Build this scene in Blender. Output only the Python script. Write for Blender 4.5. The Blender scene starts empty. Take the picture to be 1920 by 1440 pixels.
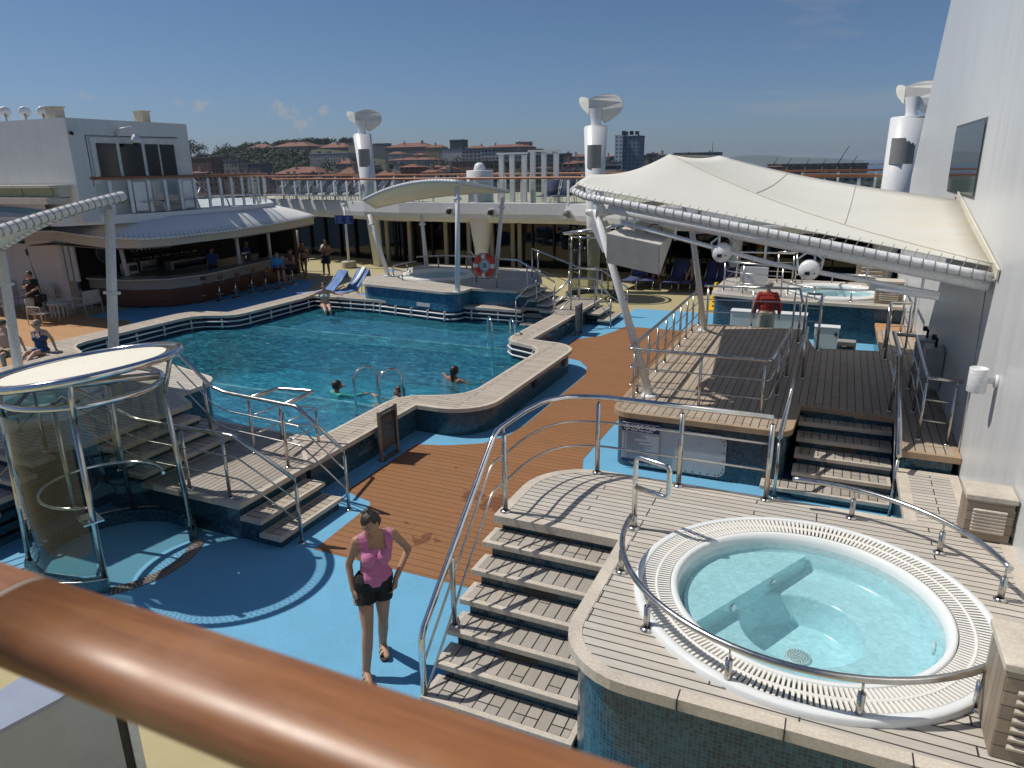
import bpy, bmesh, math, random
from mathutils import Vector, Matrix, noise
from mathutils.geometry import tessellate_polygon
R=math.radians; PI=math.pi
random.seed(7)
scene=bpy.context.scene; COL=scene.collection
V=Vector
# ---------------------------------------------------------------- camera model (also used to turn survey readings into world points)
CF,CPI,CRO,CYA,CH=1336.2,.29785,.01599,.4262,4.4
def cam_axes():
    fw=V((-math.sin(CYA)*math.cos(CPI),math.cos(CYA)*math.cos(CPI),-math.sin(CPI)))
    r=V((math.cos(CYA),math.sin(CYA),0)); d=fw.cross(r)
    return (math.cos(CRO)*r+math.sin(CRO)*d, -math.sin(CRO)*r+math.cos(CRO)*d, fw)
CR,CD,CFW=cam_axes()
def ray(x,y): return CR*((x-960)/CF)+CD*((y-720)/CF)+CFW
def g(x,y,z=0.):
    d=ray(x,y);t=(z-CH)/d.z; return V((d.x*t,d.y*t,z))
def aY(x,y,Y):
    d=ray(x,y);t=Y/d.y; return V((d.x*t,Y,CH+d.z*t))
def aX(x,y,X):
    d=ray(x,y);t=X/d.x; return V((X,d.y*t,CH+d.z*t))
# ---------------------------------------------------------------- objects
def tag(o,label=None,cat=None,group=None,kind=None):
    if label: o['label']=label
    if cat: o['category']=cat
    if group: o['group']=group
    if kind: o['kind']=kind
    return o
def thing(name,label,cat,loc=(0,0,0),group=None,rz=0):
    o=bpy.data.objects.new(name,None); COL.objects.link(o); o.location=loc; o.rotation_euler=(0,0,rz)
    o.empty_display_size=.2
    return tag(o,label,cat,group)
def kids(o): return [c for c in bpy.data.objects if c.parent==o]
def copy_tree(o,parent=None):
    c=o.copy(); COL.objects.link(c)
    if parent: c.parent=parent
    for ch in kids(o): copy_tree(ch,c)
    return c
def dup(o,loc,rz=None,label=None,scale=None):
    c=copy_tree(o); c.location=loc
    if rz is not None: c.rotation_euler=(0,0,rz)
    if label: c['label']=label
    if scale: c.scale=scale
    return c
def root_loc(p):
    L=V((0,0,0))
    while p: L+=V(p.location); p=p.parent
    return L
class MB:
    """collects shapes into one mesh, with uv in metres"""
    def __init__(s): s.bm=bmesh.new(); s.uv=s.bm.loops.layers.uv.new('UVMap')
    def face(s,pts,uvs=None,smooth=False):
        vs=[s.bm.verts.new(p) for p in pts]
        try: f=s.bm.faces.new(vs)
        except ValueError: return None
        f.smooth=smooth
        if uvs:
            for l,u in zip(f.loops,uvs): l[s.uv].uv=u
        return f
    def grid(s,rows,closed_u=False,closed_v=False,smooth=True,uvscale=None):
        vr=[[s.bm.verts.new(p) for p in r] for r in rows]
        n=len(rows);m=len(rows[0])
        ul=[0.]
        for j in range(m): ul.append(ul[-1]+(V(rows[0][(j+1)%m])-V(rows[0][j])).length)
        vl=[0.]
        for i in range(n): vl.append(vl[-1]+(V(rows[(i+1)%n][0])-V(rows[i][0])).length)
        for i in range(n if closed_v else n-1):
            for j in range(m if closed_u else m-1):
                q=[vr[i][j],vr[i][(j+1)%m],vr[(i+1)%n][(j+1)%m],vr[(i+1)%n][j]]
                if len(set(q))<4: continue
                try: f=s.bm.faces.new(q)
                except ValueError: continue
                f.smooth=smooth
                for l,u in zip(f.loops,((ul[j],vl[i]),(ul[j+1],vl[i]),(ul[j+1],vl[i+1]),(ul[j],vl[i+1]))): l[s.uv].uv=u
        return vr
    def cap(s,ring,flip=False):
        try:
            f=s.bm.faces.new(ring if not flip else ring[::-1])
            for l in f.loops: l[s.uv].uv=(l.vert.co.x,l.vert.co.y)
            return f
        except ValueError: return None
    def box(s,lo,hi,M=None,bev=0):
        lo=V(lo);hi=V(hi)
        c=[V((a,b,cc)) for cc in (lo.z,hi.z) for b in (lo.y,hi.y) for a in (lo.x,hi.x)]
        if M: c=[M@p for p in c]
        d=hi-lo
        vs=[s.bm.verts.new(p) for p in c]
        F=[]
        for idx,(w,h) in (((0,2,3,1),(d.y,d.x)),((4,5,7,6),(d.x,d.y)),((0,1,5,4),(d.x,d.z)),((2,6,7,3),(d.z,d.x)),((0,4,6,2),(d.z,d.y)),((1,3,7,5),(d.y,d.z))):
            f=s.bm.faces.new([vs[i] for i in idx]); F.append(f)
            for l,u in zip(f.loops,((0,0),(w,0),(w,h),(0,h))): l[s.uv].uv=u
        if bev>0:
            es=list({e for f in F for e in f.edges})
            bmesh.ops.bevel(s.bm,geom=es,offset=bev,segments=2,affect='EDGES',profile=.5)
        return F
    def cbox(s,c,d,rz=0,bev=0,M=None):
        c=V(c);d=V(d)/2
        T=Matrix.Translation(c)@Matrix.Rotation(rz,4,'Z')
        if M: T=Matrix.Translation(c)@M
        return s.box(-d,d,T,bev)
    def tube(s,pts,r,seg=8,closed=False,caps=True,rr=None,smooth=True,flat=None):
        pts=[V(p) for p in pts]; n=len(pts)
        if n<2: return
        T=[]
        for i in range(n):
            if closed: a=(pts[i]-pts[i-1]).normalized();b=(pts[(i+1)%n]-pts[i]).normalized()
            else:
                a=(pts[i]-pts[i-1]).normalized() if i>0 else (pts[1]-pts[0]).normalized()
                b=(pts[i+1]-pts[i]).normalized() if i<n-1 else (pts[-1]-pts[-2]).normalized()
            t=(a+b); t=t.normalized() if t.length>1e-6 else b
            T.append((t,a.dot(t)))
        up=V((0,0,1)) if abs(T[0][0].z)<.9 else V((1,0,0))
        rows=[]
        x=T[0][0].cross(up).normalized()
        for i,(t,c) in enumerate(T):
            x=(x-t*x.dot(t))
            x=x.normalized() if x.length>1e-6 else t.orthogonal().normalized()
            y=t.cross(x)
            ri=rr[i] if rr else r
            # widen at mitre
            row=[]
            for k in range(seg):
                a=2*PI*k/seg
                o=x*math.cos(a)*ri+y*math.sin(a)*ri*(flat or 1)
                row.append(pts[i]+o)
            rows.append(row)
        vr=s.grid(rows,closed_u=True,closed_v=closed,smooth=smooth)
        if not closed and caps:
            s.cap(vr[0],True);s.cap(vr[-1])
        return vr
    def cyl(s,p1,p2,r1,r2=None,seg=16,caps=True,smooth=True):
        s.tube([p1,p2],r1,seg,rr=[r1,r1 if r2 is None else r2],caps=caps,smooth=smooth)
    def lathe(s,prof,c=(0,0,0),seg=32,M=None,smooth=True,a0=0,a1=2*PI):
        c=V(c); full=abs(a1-a0-2*PI)<1e-6
        m=seg if full else seg+1
        rows=[]
        for r,z in prof:
            row=[]
            for k in range(m):
                a=a0+(a1-a0)*k/seg
                p=V((r*math.cos(a),r*math.sin(a),z))
                if M: p=M@p
                row.append(c+p)
            rows.append(row)
        # avoid zero-radius degenerate rows
        vr=s.grid(rows,closed_u=full,smooth=smooth)
        return vr
    def sphere(s,c,r,seg=12,sc=(1,1,1),M=None):
        prof=[(max(1e-4,r*math.sin(PI*i/(seg//2))),-r*math.cos(PI*i/(seg//2))) for i in range(seg//2+1)]
        S=Matrix.Diagonal((*sc,1)); S=(M@S) if M else S
        return s.lathe(prof,c,seg,M=S.to_3x3())
    def prism(s,poly,z0,z1,hole=None,top=True,bottom=True,sides=True,bev=0):
        poly=[V((p[0],p[1],0)) for p in poly]
        loops=[poly]+([[V((p[0],p[1],0)) for p in hole]] if hole else [])
        flat=[p for l in loops for p in l]
        tris=tessellate_polygon(loops)
        for zz,on,up in ((z1,top,True),(z0,bottom,False)):
            if not on: continue
            vs=[s.bm.verts.new((p.x,p.y,zz)) for p in flat]
            for t in tris:
                a,b,c=[flat[i] for i in t]
                nz=(b-a).cross(c-a).z
                if abs(nz)<1e-12: continue
                q=[vs[i] for i in t]
                if (nz>0)!=up: q=q[::-1]
                try: f=s.bm.faces.new(q)
                except ValueError: continue
                for l in f.loops: l[s.uv].uv=(l.vert.co.x,l.vert.co.y)
        if sides:
            for k,l in enumerate(loops):
                area=sum(l[i].x*l[(i+1)%len(l)].y-l[(i+1)%len(l)].x*l[i].y for i in range(len(l)))
                L=l if (area>0)==(k==0) else l[::-1]
                s.wall(L,z0,z1,closed=True)
    def wall(s,pts,z0,z1,closed=False,smooth=True,u0=0):
        """vertical band along a path, outside on the right-hand side"""
        P=[V((p[0],p[1],0)) for p in pts]; n=len(P); u=u0
        segs=[]
        for i in range(n if closed else n-1):
            a=P[i];b=P[(i+1)%n];L=(b-a).length
            if L<1e-6: continue
            f=s.face([(a.x,a.y,z0),(b.x,b.y,z0),(b.x,b.y,z1),(a.x,a.y,z1)],[(u,z0),(u+L,z0),(u+L,z1),(u,z1)],smooth=False)
            u+=L
    def build(s,name,mat,parent=None,world=True,merge=0,solid=None,label=None,split=False):
        bm=s.bm
        if split:
            left=set(bm.verts); groups=[]
            while left:
                st=[next(iter(left))]; left.discard(st[0]); gset=[st[0]]
                while st:
                    v=st.pop()
                    for e in v.link_edges:
                        o=e.other_vert(v)
                        if o in left: left.discard(o); st.append(o); gset.append(o)
                groups.append(gset)
            groups.sort(key=lambda q:min(v.index if v.index>=0 else 0 for v in q))
            out=[]
            for q in groups:
                mb=MB(); mp={}
                for v in q: mp[v]=mb.bm.verts.new(v.co)
                fs={f for v in q for f in v.link_faces}
                for f in fs:
                    nf=mb.bm.faces.new([mp[v] for v in f.verts]); nf.smooth=f.smooth
                    for a,b in zip(nf.loops,f.loops): a[mb.uv].uv=b[s.uv].uv
                out.append(mb.build(name,mat,parent,world,label=label))
            bm.free(); return out
        if merge: bmesh.ops.remove_doubles(bm,verts=bm.verts,dist=merge)
        me=bpy.data.meshes.new(name)
        if parent is not None and world:
            bmesh.ops.translate(bm,verts=bm.verts,vec=-root_loc(parent))
        bm.normal_update()
        bm.to_mesh(me); bm.free()
        mats=mat if isinstance(mat,(list,tuple)) else [mat]
        for m in mats: me.materials.append(m)
        o=bpy.data.objects.new(name,me); COL.objects.link(o)
        if parent is not None: o.parent=parent
        if label: o['label']=label
        if solid:
            md=o.modifiers.new('s','SOLIDIFY'); md.thickness=solid; md.offset=0
        return o
def arc(cx,cy,r,a0,a1,n=8):
    return [(cx+r*math.cos(R(a0+(a1-a0)*i/n)),cy+r*math.sin(R(a0+(a1-a0)*i/n))) for i in range(n+1)]
def rounded(poly,rads,n=6):
    """poly with each corner rounded by radius rads[i] (plan)"""
    out=[];N=len(poly)
    for i in range(N):
        p=V((*poly[i][:2],0)); a=V((*poly[i-1][:2],0)); b=V((*poly[(i+1)%N][:2],0)); r=rads[i] if isinstance(rads,(list,tuple)) else rads
        if r<=0: out.append((p.x,p.y)); continue
        u=(a-p).normalized(); v=(b-p).normalized()
        ang=u.angle(v)
        if ang>PI-.01: out.append((p.x,p.y)); continue
        d=min(r/math.tan(ang/2),(a-p).length*.49,(b-p).length*.49); r2=d*math.tan(ang/2)
        c=p+(u+v).normalized()*(r2/math.sin(ang/2))
        s=p+u*d-c; e=p+v*d-c
        a0=math.atan2(s.y,s.x); a1=math.atan2(e.y,e.x); da=(a1-a0+PI)%(2*PI)-PI
        for k in range(n+1):
            t=a0+da*k/n; out.append((c.x+r2*math.cos(t),c.y+r2*math.sin(t)))
    return out
def rpath(pts,r,n=4):
    """3-D polyline with rounded corners"""
    pts=[V(p) for p in pts]; out=[pts[0]]
    for i in range(1,len(pts)-1):
        p=pts[i];u=(pts[i-1]-p);v=(pts[i+1]-p)
        d=min(r,u.length*.45,v.length*.45); a=p+u.normalized()*d; b=p+v.normalized()*d
        for k in range(n+1):
            t=k/n; out.append(a*(1-t)**2+p*2*t*(1-t)+b*t*t)
    out.append(pts[-1]); return out
def offset_path(poly,d):
    """closed polygon offset (positive = outwards for ccw)"""
    N=len(poly);out=[]
    area=sum(poly[i][0]*poly[(i+1)%N][1]-poly[(i+1)%N][0]*poly[i][1] for i in range(N)); sg=1 if area>0 else -1
    for i in range(N):
        a=V((*poly[i-1][:2],0));p=V((*poly[i][:2],0));b=V((*poly[(i+1)%N][:2],0))
        t1=(p-a).normalized();t2=(b-p).normalized()
        n1=V((t1.y,-t1.x,0))*sg;n2=V((t2.y,-t2.x,0))*sg
        n=(n1+n2); n=n.normalized() if n.length>1e-6 else n1
        k=d/max(.5,n.dot(n1)); out.append((p.x+n.x*k,p.y+n.y*k))
    return out
# ---------------------------------------------------------------- materials
MATS={}
class NT:
    def __init__(s,name):
        s.m=bpy.data.materials.new(name); s.m.use_nodes=True; s.t=s.m.node_tree; s.t.nodes.clear()
        s.out=s.n('ShaderNodeOutputMaterial'); s.b=s.n('ShaderNodeBsdfPrincipled'); s.l(s.b.outputs[0],s.out.inputs[0])
    def n(s,ty,**k):
        n=s.t.nodes.new(ty)
        for a,v in k.items():
            if a in n.inputs: n.inputs[a].default_value=v
            else: setattr(n,a,v)
        return n
    def l(s,a,b): s.t.links.new(a,b)
    def co(s,kind='Object',scale=(1,1,1),rot=(0,0,0)):
        c=s.n('ShaderNodeTexCoord'); m=s.n('ShaderNodeMapping'); m.inputs['Scale'].default_value=scale; m.inputs['Rotation'].default_value=rot
        s.l(c.outputs[kind],m.inputs[0]); return m.outputs[0]
    def noise(s,vec,scale,detail=4,rough=.6,dist=0):
        n=s.n('ShaderNodeTexNoise'); n.inputs['Scale'].default_value=scale;n.inputs['Detail'].default_value=detail;n.inputs['Roughness'].default_value=rough;n.inputs['Distortion'].default_value=dist
        s.l(vec,n.inputs['Vector']); return n.outputs['Fac']
    def ramp(s,fac,stops):
        r=s.n('ShaderNodeValToRGB'); e=r.color_ramp.elements
        while len(e)<len(stops): e.new(.5)
        for x,(p,c) in zip(e,stops):
            x.position=p; x.color=(*c,1) if len(c)==3 else c
        s.l(fac,r.inputs[0]); return r.outputs[0]
    def mix(s,f,a,b,mode='MIX'):
        m=s.n('ShaderNodeMix'); m.data_type='RGBA'; m.blend_type=mode
        for sock,v in ((m.inputs[0],f),(m.inputs[6],a),(m.inputs[7],b)):
            if hasattr(v,'is_linked') or hasattr(v,'links'): s.l(v,sock)
            else: sock.default_value=v if not isinstance(v,tuple) else ((*v,1) if len(v)==3 else v)
        return m.outputs[2]
    def math(s,op,a,b=0,clamp=False):
        m=s.n('ShaderNodeMath',operation=op,use_clamp=clamp)
        for sock,v in ((m.inputs[0],a),(m.inputs[1],b)):
            if hasattr(v,'links'): s.l(v,sock)
            else: sock.default_value=v
        return m.outputs[0]
    def bump(s,h,st=.3,dist=.01):
        b=s.n('ShaderNodeBump'); b.inputs['Strength'].default_value=st; b.inputs['Distance'].default_value=dist
        s.l(h,b.inputs['Height']); s.l(b.outputs[0],s.b.inputs['Normal']); return b
    def col(s,c):
        if hasattr(c,'links'): s.l(c,s.b.inputs['Base Color'])
        else: s.b.inputs['Base Color'].default_value=(*c,1)
    def set(s,rough=.5,metal=0,spec=.5,**k):
        s.b.inputs['Roughness'].default_value=rough; s.b.inputs['Metallic'].default_value=metal; s.b.inputs['Specular IOR Level'].default_value=spec
        for a,v in k.items(): s.b.inputs[a].default_value=v
def plain(name,c,rough=.5,metal=0,var=.12,scale=6,spec=.5,bump=0,fine=0,emit=None):
    if name in MATS: return MATS[name]
    t=NT(name); v=t.co()
    f=t.noise(v,scale,5)
    lo=tuple(x*(1-var) for x in c); hi=tuple(min(1,x*(1+var)) for x in c)
    cc=t.ramp(f,[(.3,lo),(.7,hi)])
    if fine:
        f2=t.noise(v,fine,2); cc=t.mix(.35,cc,t.ramp(f2,[(.4,tuple(x*.75 for x in c)),(.62,tuple(min(1,x*1.2) for x in c))]))
    t.col(cc); t.set(rough,metal,spec)
    if bump: t.bump(t.noise(v,scale*6,3),bump,.01)
    MATS[name]=t.m; return t.m
def steel(name='steel',c=(.62,.6,.56),rough=.22):
    t=NT(name); v=t.co(); f=t.noise(v,9,3)
    t.col(t.ramp(f,[(.3,tuple(x*.75 for x in c)),(.7,c)])); t.set(rough,1)
    rr=t.n('ShaderNodeMapRange'); rr.inputs[3].default_value=rough*.7; rr.inputs[4].default_value=rough*1.5; t.l(f,rr.inputs[0]); t.l(rr.outputs[0],t.b.inputs['Roughness'])
    MATS[name]=t.m; return t.m
def planks(name,c1,c2,seam,w,length=1.4,axis='x',rough=.65,grey=.0,seamw=.006,stain=None,uv=False,bumps=.4):
    t=NT(name)
    rot={'x':0,'y':PI/2,'z':0}[axis]
    v=t.co('UV' if uv else 'Object',rot=(0,0,rot))
    if axis=='z': v=t.co('Object',rot=(PI/2,0,PI/2))
    b=t.n('ShaderNodeTexBrick'); b.offset=.37; b.offset_frequency=3; b.squash=1
    for k,x in (('Scale',1.),('Mortar Size',seamw),('Mortar Smooth',.1),('Bias',0.),('Brick Width',length),('Row Height',w)): b.inputs[k].default_value=x
    b.inputs['Color1'].default_value=(0,0,0,1); b.inputs['Color2'].default_value=(1,1,1,1); b.inputs['Mortar'].default_value=(.5,.5,.5,1)
    t.l(v,b.inputs['Vector'])
    sc=t.n('ShaderNodeMapping'); sc.inputs['Scale'].default_value=(1.2,14,14) ; t.l(v,sc.inputs[0])
    grain=t.noise(sc.outputs[0],6,6,.65,.3)
    big=t.noise(v,1.1,4)
    base=t.mix(b.outputs['Color'],c1,c2)
    base=t.mix(t.ramp(grain,[(.3,(0,0,0)),(.75,(.55,.55,.55))]),base,tuple(x*.55 for x in c1))
    if grey: base=t.mix(t.ramp(big,[(.4,(0,0,0)),(.65,(grey,grey,grey))]),base,(.40,.39,.37))
    if stain:
        s1=t.noise(v,1.7,5,.7,.6); base=t.mix(t.ramp(s1,[(.63,(0,0,0)),(.66,(stain,stain,stain))]),base,tuple(x*.5 for x in c1))
    fin=t.mix(b.outputs['Fac'],base,seam)
    t.col(fin); t.set(rough)
    h=t.math('SUBTRACT',grain,t.math('MULTIPLY',b.outputs['Fac'],2.))
    t.bump(h,bumps,.004)
    MATS[name]=t.m; return t.m
def mosaic(name,c1,c2,c3,grout,size=.03,rough=.15,band=0):
    t=NT(name); v=t.co('UV')
    b=t.n('ShaderNodeTexBrick'); b.offset=0; b.squash=1
    for k,x in (('Scale',1.),('Mortar Size',size*.055),('Mortar Smooth',.2),('Bias',0.),('Brick Width',size),('Row Height',size)): b.inputs[k].default_value=x
    b.inputs['Color1'].default_value=(0,0,0,1); b.inputs['Color2'].default_value=(1,1,1,1); b.inputs['Mortar'].default_value=(0,0,0,1)
    t.l(v,b.inputs['Vector'])
    big=t.noise(v,2.,3)
    base=t.ramp(b.outputs['Color'],[(.0,c1),(.45,c2),(.95,c3)])
    base=t.mix(.35,base,t.ramp(big,[(.35,c1),(.65,c3)]))
    t.col(t.mix(b.outputs['Fac'],base,grout)); t.set(rough)
    t.bump(t.math('MULTIPLY',b.outputs['Fac'],-1),.3,.002)
    MATS[name]=t.m; return t.m
def schlick(t,f0,normal=None):
    lw=t.n('ShaderNodeLayerWeight'); lw.inputs['Blend'].default_value=.5
    if normal is not None: t.l(normal,lw.inputs['Normal'])
    p=t.math('POWER',lw.outputs['Facing'],5.)
    return t.math('ADD',t.math('MULTIPLY',p,1-f0),f0,True)
def water(name,tint,body,fac=.3,scale=6,strength=.5,dist=.05,rough=.03,stretch=(1,1,1),tr2=None):
    """see-through water: tinted transmission, fresnel gloss and a little scattering body colour with ripple light and shade painted in"""
    t=NT(name); t.t.nodes.remove(t.b); v=t.co('Object',scale=stretch)
    n1=t.noise(v,scale,4,.55,1.2); n2=t.noise(v,scale*3.1,3,.5,.8)
    h=t.math('MULTIPLY',t.math('ADD',n1,t.math('MULTIPLY',n2,1.0)),.5)
    bp=t.n('ShaderNodeBump'); bp.inputs['Strength'].default_value=strength; bp.inputs['Distance'].default_value=dist; t.l(h,bp.inputs['Height'])
    tr=t.n('ShaderNodeBsdfTransparent'); 
    tc=t.ramp(n1,[(.25,tuple(x*.82 for x in tint)),(.7,tint)]) ; t.l(tc,tr.inputs[0])
    di=t.n('ShaderNodeBsdfDiffuse'); bc=t.ramp(h,[(.36,tuple(x*.25 for x in body)),(.50,tuple(x*.8 for x in body)),(.58,tuple(min(1,x*1.3+.02) for x in body)),(.68,tuple(min(1,x*2.+.12) for x in body))]); t.l(bc,di.inputs[0]); t.l(bp.outputs[0],di.inputs['Normal'])  # ripple shading painted by wave height: dark troughs, bright crests
    m1=t.n('ShaderNodeMixShader'); m1.inputs[0].default_value=fac; t.l(tr.outputs[0],m1.inputs[1]); t.l(di.outputs[0],m1.inputs[2])
    gl=t.n('ShaderNodeBsdfGlossy'); gl.inputs['Roughness'].default_value=rough; t.l(bp.outputs[0],gl.inputs['Normal'])
    m2=t.n('ShaderNodeMixShader'); t.l(schlick(t,.02,bp.outputs[0]),m2.inputs[0]); t.l(m1.outputs[0],m2.inputs[1]); t.l(gl.outputs[0],m2.inputs[2])
    t.l(m2.outputs[0],t.out.inputs[0]); MATS[name]=t.m; return t.m
def glass(name,tint=(.8,.86,.85),refl=1.,rough=0.,body=None,fac=.0,ior=1.5):
    t=NT(name); t.t.nodes.remove(t.b)
    tr=t.n('ShaderNodeBsdfTransparent'); tr.inputs[0].default_value=(*tint,1)
    src=tr.outputs[0]
    if body:
        d=t.n('ShaderNodeBsdfDiffuse'); d.inputs[0].default_value=(*body,1); mm=t.n('ShaderNodeMixShader'); mm.inputs[0].default_value=fac
        t.l(src,mm.inputs[1]); t.l(d.outputs[0],mm.inputs[2]); src=mm.outputs[0]
    gl=t.n('ShaderNodeBsdfGlossy'); gl.inputs['Roughness'].default_value=rough; gl.inputs[0].default_value=(refl,refl,refl,1)
    m=t.n('ShaderNodeMixShader'); t.l(schlick(t,.045),m.inputs[0]); t.l(src,m.inputs[1]); t.l(gl.outputs[0],m.inputs[2]); t.l(m.outputs[0],t.out.inputs[0])
    MATS[name]=t.m; return t.m
STEEL=steel(); CHROME=steel('polished_steel',(.78,.77,.75),.1)
WHITE=plain('white_paint',(.70,.71,.71),.35,var=.05,scale=1.5,fine=30)
def wall_white(name,c=(.64,.65,.645)):
    t=NT(name); v=t.co('Object',scale=(1,1,.12)); f=t.noise(v,5,5,.6); f2=t.noise(t.co(),.6,4)
    cc=t.ramp(f,[(.3,tuple(x*.9 for x in c)),(.7,c)]); cc=t.mix(t.ramp(f2,[(.5,(0,0,0)),(.75,(.35,.35,.35))]),cc,tuple(x*.85 for x in c))
    t.col(cc); t.set(.32); rr=t.n('ShaderNodeMapRange'); rr.inputs[3].default_value=.22; rr.inputs[4].default_value=.45; t.l(f,rr.inputs[0]); t.l(rr.outputs[0],t.b.inputs['Roughness'])
    f3=t.noise(t.co('Object',scale=(1,1,.05)),9,4,.7); cc=t.mix(t.ramp(f3,[(.62,(0,0,0)),(.72,(.4,.4,.4))]),cc,tuple(x*.72 for x in c)); 
    bb=t.n('ShaderNodeTexBrick'); bb.offset=.5
    for k_,x_ in (('Scale',1.),('Mortar Size',.012),('Mortar Smooth',.6),('Brick Width',3.1),('Row Height',1.9)): bb.inputs[k_].default_value=x_
    t.l(t.co('Object',rot=(PI/2,0,PI/2)),bb.inputs['Vector']); t.l(cc,t.b.inputs['Base Color'])
    t.bump(t.math('ADD',t.noise(t.co('Object'),.8,2),t.math('MULTIPLY',bb.outputs['Fac'],.12)),.3,.05)
    MATS[name]=t.m; return t.m
WALLW=wall_white('ship_white_paint')
CREAM=plain('cream_paint',(.62,.56,.47),.5,var=.06,scale=2)
BEIGEWALL=plain('beige_wall_paint',(.68,.58,.49),.6,var=.06,scale=1.2)
OLDTEAK=planks('weathered_teak_across',(.50,.45,.385),(.62,.565,.49),(.03,.027,.024),.085,1.5,'x',grey=.35)
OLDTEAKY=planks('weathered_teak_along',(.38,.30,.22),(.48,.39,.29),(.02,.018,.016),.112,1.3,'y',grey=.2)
COPT=planks('coping_teak',(.46,.39,.31),(.60,.52,.42),(.03,.025,.02),.1,.9,'x',grey=.2,stain=.7)
TREAD=planks('tread_teak',(.36,.32,.27),(.48,.43,.37),(.015,.013,.012),.11,.6,'y',grey=.4)
TRIM=plain('teak_trim',(.54,.48,.40),.6,var=.22,scale=3,fine=45,bump=.2)
WOODBOX=planks('weathered_box_wood',(.26,.20,.14),(.40,.32,.24),(.06,.05,.04),.09,3,'x',grey=.35,uv=True,seamw=.003)
BROWN=planks('brown_composite_deck',(.295,.135,.050),(.33,.15,.058),(.07,.028,.012),.12,40,'x',rough=.6,seamw=.005,stain=.35,bumps=.25)
def wet(mat,spots):
    nt_=mat.node_tree; bs=[n for n in nt_.nodes if n.type=='BSDF_PRINCIPLED'][0]; lk=bs.inputs['Base Color'].links[0]; src=lk.from_socket
    t=NT.__new__(NT); t.m=mat; t.t=nt_; t.b=bs
    v=t.co(); n=t.noise(v,5.5,5,.6,.8); acc=None
    for x,y,r in spots:
        d=t.n('ShaderNodeVectorMath',operation='DISTANCE'); t.l(v,d.inputs[0]); d.inputs[1].default_value=(x,y,.008)
        f=t.math('SUBTRACT',r,d.outputs['Value']); acc=f if acc is None else t.math('MAXIMUM',acc,f)
    f=t.math('ADD',acc,t.math('MULTIPLY',t.math('SUBTRACT',n,.5),.75)); f=t.math('MULTIPLY',t.math('GREATER_THAN',f,.0),.55)
    t.l(t.mix(f,src,(.115,.04,.014)),bs.inputs['Base Color'])
    rg=t.math('SUBTRACT',.6,t.math('MULTIPLY',f,.5)); t.l(rg,bs.inputs['Roughness'])
wet(BROWN,[(*g(x,y,0).xy,r) for x,y,r in ((885,932,.16),(930,945,.20),(960,948,.12),(800,1012,.10),(762,985,.02),(722,880,.03),(690,1005,.02),(1150,640,-.02),(1130,625,-.03),(1165,655,-.02),(1085,700,-.02),(1010,760,-.05),(860,880,.0))])

SANDTEAK=planks('light_teak',(.50,.27,.12),(.56,.31,.14),(.15,.07,.03),.1,40,'x',seamw=.004)
def rubber(name,c,spk):
    t=NT(name); v=t.co(); f=t.noise(v,150,2); f2=t.noise(v,1.6,6,.7); f3=t.noise(t.co('Object',scale=(1,1,1),rot=(0,0,.6)),7,6,.75,1.5); 
    cc=t.mix(t.ramp(f,[(.35,(.5,.5,.5)),(.62,(0,0,0))]),c,spk); cc=t.mix(t.ramp(f2,[(.42,(0,0,0)),(.75,(.6,.6,.6))]),cc,tuple(x*.72 for x in c)); cc=t.mix(t.ramp(f3,[(.66,(0,0,0)),(.74,(.35,.35,.35))]),cc,tuple(x*.5 for x in c)); cc=t.mix(t.ramp(f3,[(.24,(.3,.3,.3)),(.34,(0,0,0))]),cc,tuple(min(1,x*1.5) for x in c))
    t.col(cc); t.set(.75); t.bump(f,.25,.003); MATS[name]=t.m; return t.m
BLUED=rubber('blue_rubber_deck',(.155,.43,.64),(.07,.24,.41))
TAND=rubber('tan_rubber_deck',(.46,.395,.21),(.30,.26,.15))
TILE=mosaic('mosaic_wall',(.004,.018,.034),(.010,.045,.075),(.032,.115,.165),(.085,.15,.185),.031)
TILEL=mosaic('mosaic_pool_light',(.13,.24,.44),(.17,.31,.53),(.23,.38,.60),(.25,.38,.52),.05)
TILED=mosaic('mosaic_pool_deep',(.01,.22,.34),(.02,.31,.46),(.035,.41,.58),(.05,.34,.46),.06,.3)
NAVYT=plain('navy_gutter',(.006,.012,.035),.3,var=.2)
SAIL=plain('sail_fabric',(.78,.74,.62),.75,var=.05,scale=1.2,fine=80)
def sail_old():
    t=NT('stained_sail'); v=t.co(); f=t.noise(t.co('Object',scale=(.6,2.5,1)),1.6,5)
    c=t.ramp(t.noise(v,1,4),[(.3,(.60,.595,.54)),(.7,(.64,.635,.58))])
    geo=t.n('ShaderNodeSeparateXYZ'); t.l(v,geo.inputs[0])
    mr=t.n('ShaderNodeMapRange'); mr.inputs[1].default_value=1.2; mr.inputs[2].default_value=3.3; t.l(geo.outputs[0],mr.inputs[0])
    m=t.math('MULTIPLY',mr.outputs[0],t.ramp(f,[(.35,(.05,.05,.05)),(.7,(.7,.7,.7))]))
    c=t.mix(m,c,(.62,.47,.24)); sp=t.noise(v,14,1); c=t.mix(t.ramp(sp,[(.79,(0,0,0)),(.8,(.6,.6,.6))]),c,(.2,.15,.08))
    t.col(c); t.set(.8); MATS['stained_sail']=t.m; return t.m
SAILOLD=sail_old()
BLACK=plain('black',(.012,.012,.014),.5,var=.2)
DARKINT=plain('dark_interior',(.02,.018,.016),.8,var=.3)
MAHOG=planks('mahogany_panel',(.11,.028,.012),(.15,.04,.016),(.02,.006,.004),.12,1.1,'x',rough=.35,seamw=.006,uv=True)
DGLASS=glass('dark_glass',(.10,.11,.11),1.,0,(.01,.01,.012),.3)
CGLASS=glass('clear_glass',(.80,.86,.84),1.)
SHGLASS=glass('shower_glass',(.62,.66,.60),1.,0,(.45,.42,.3),.015)
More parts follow.
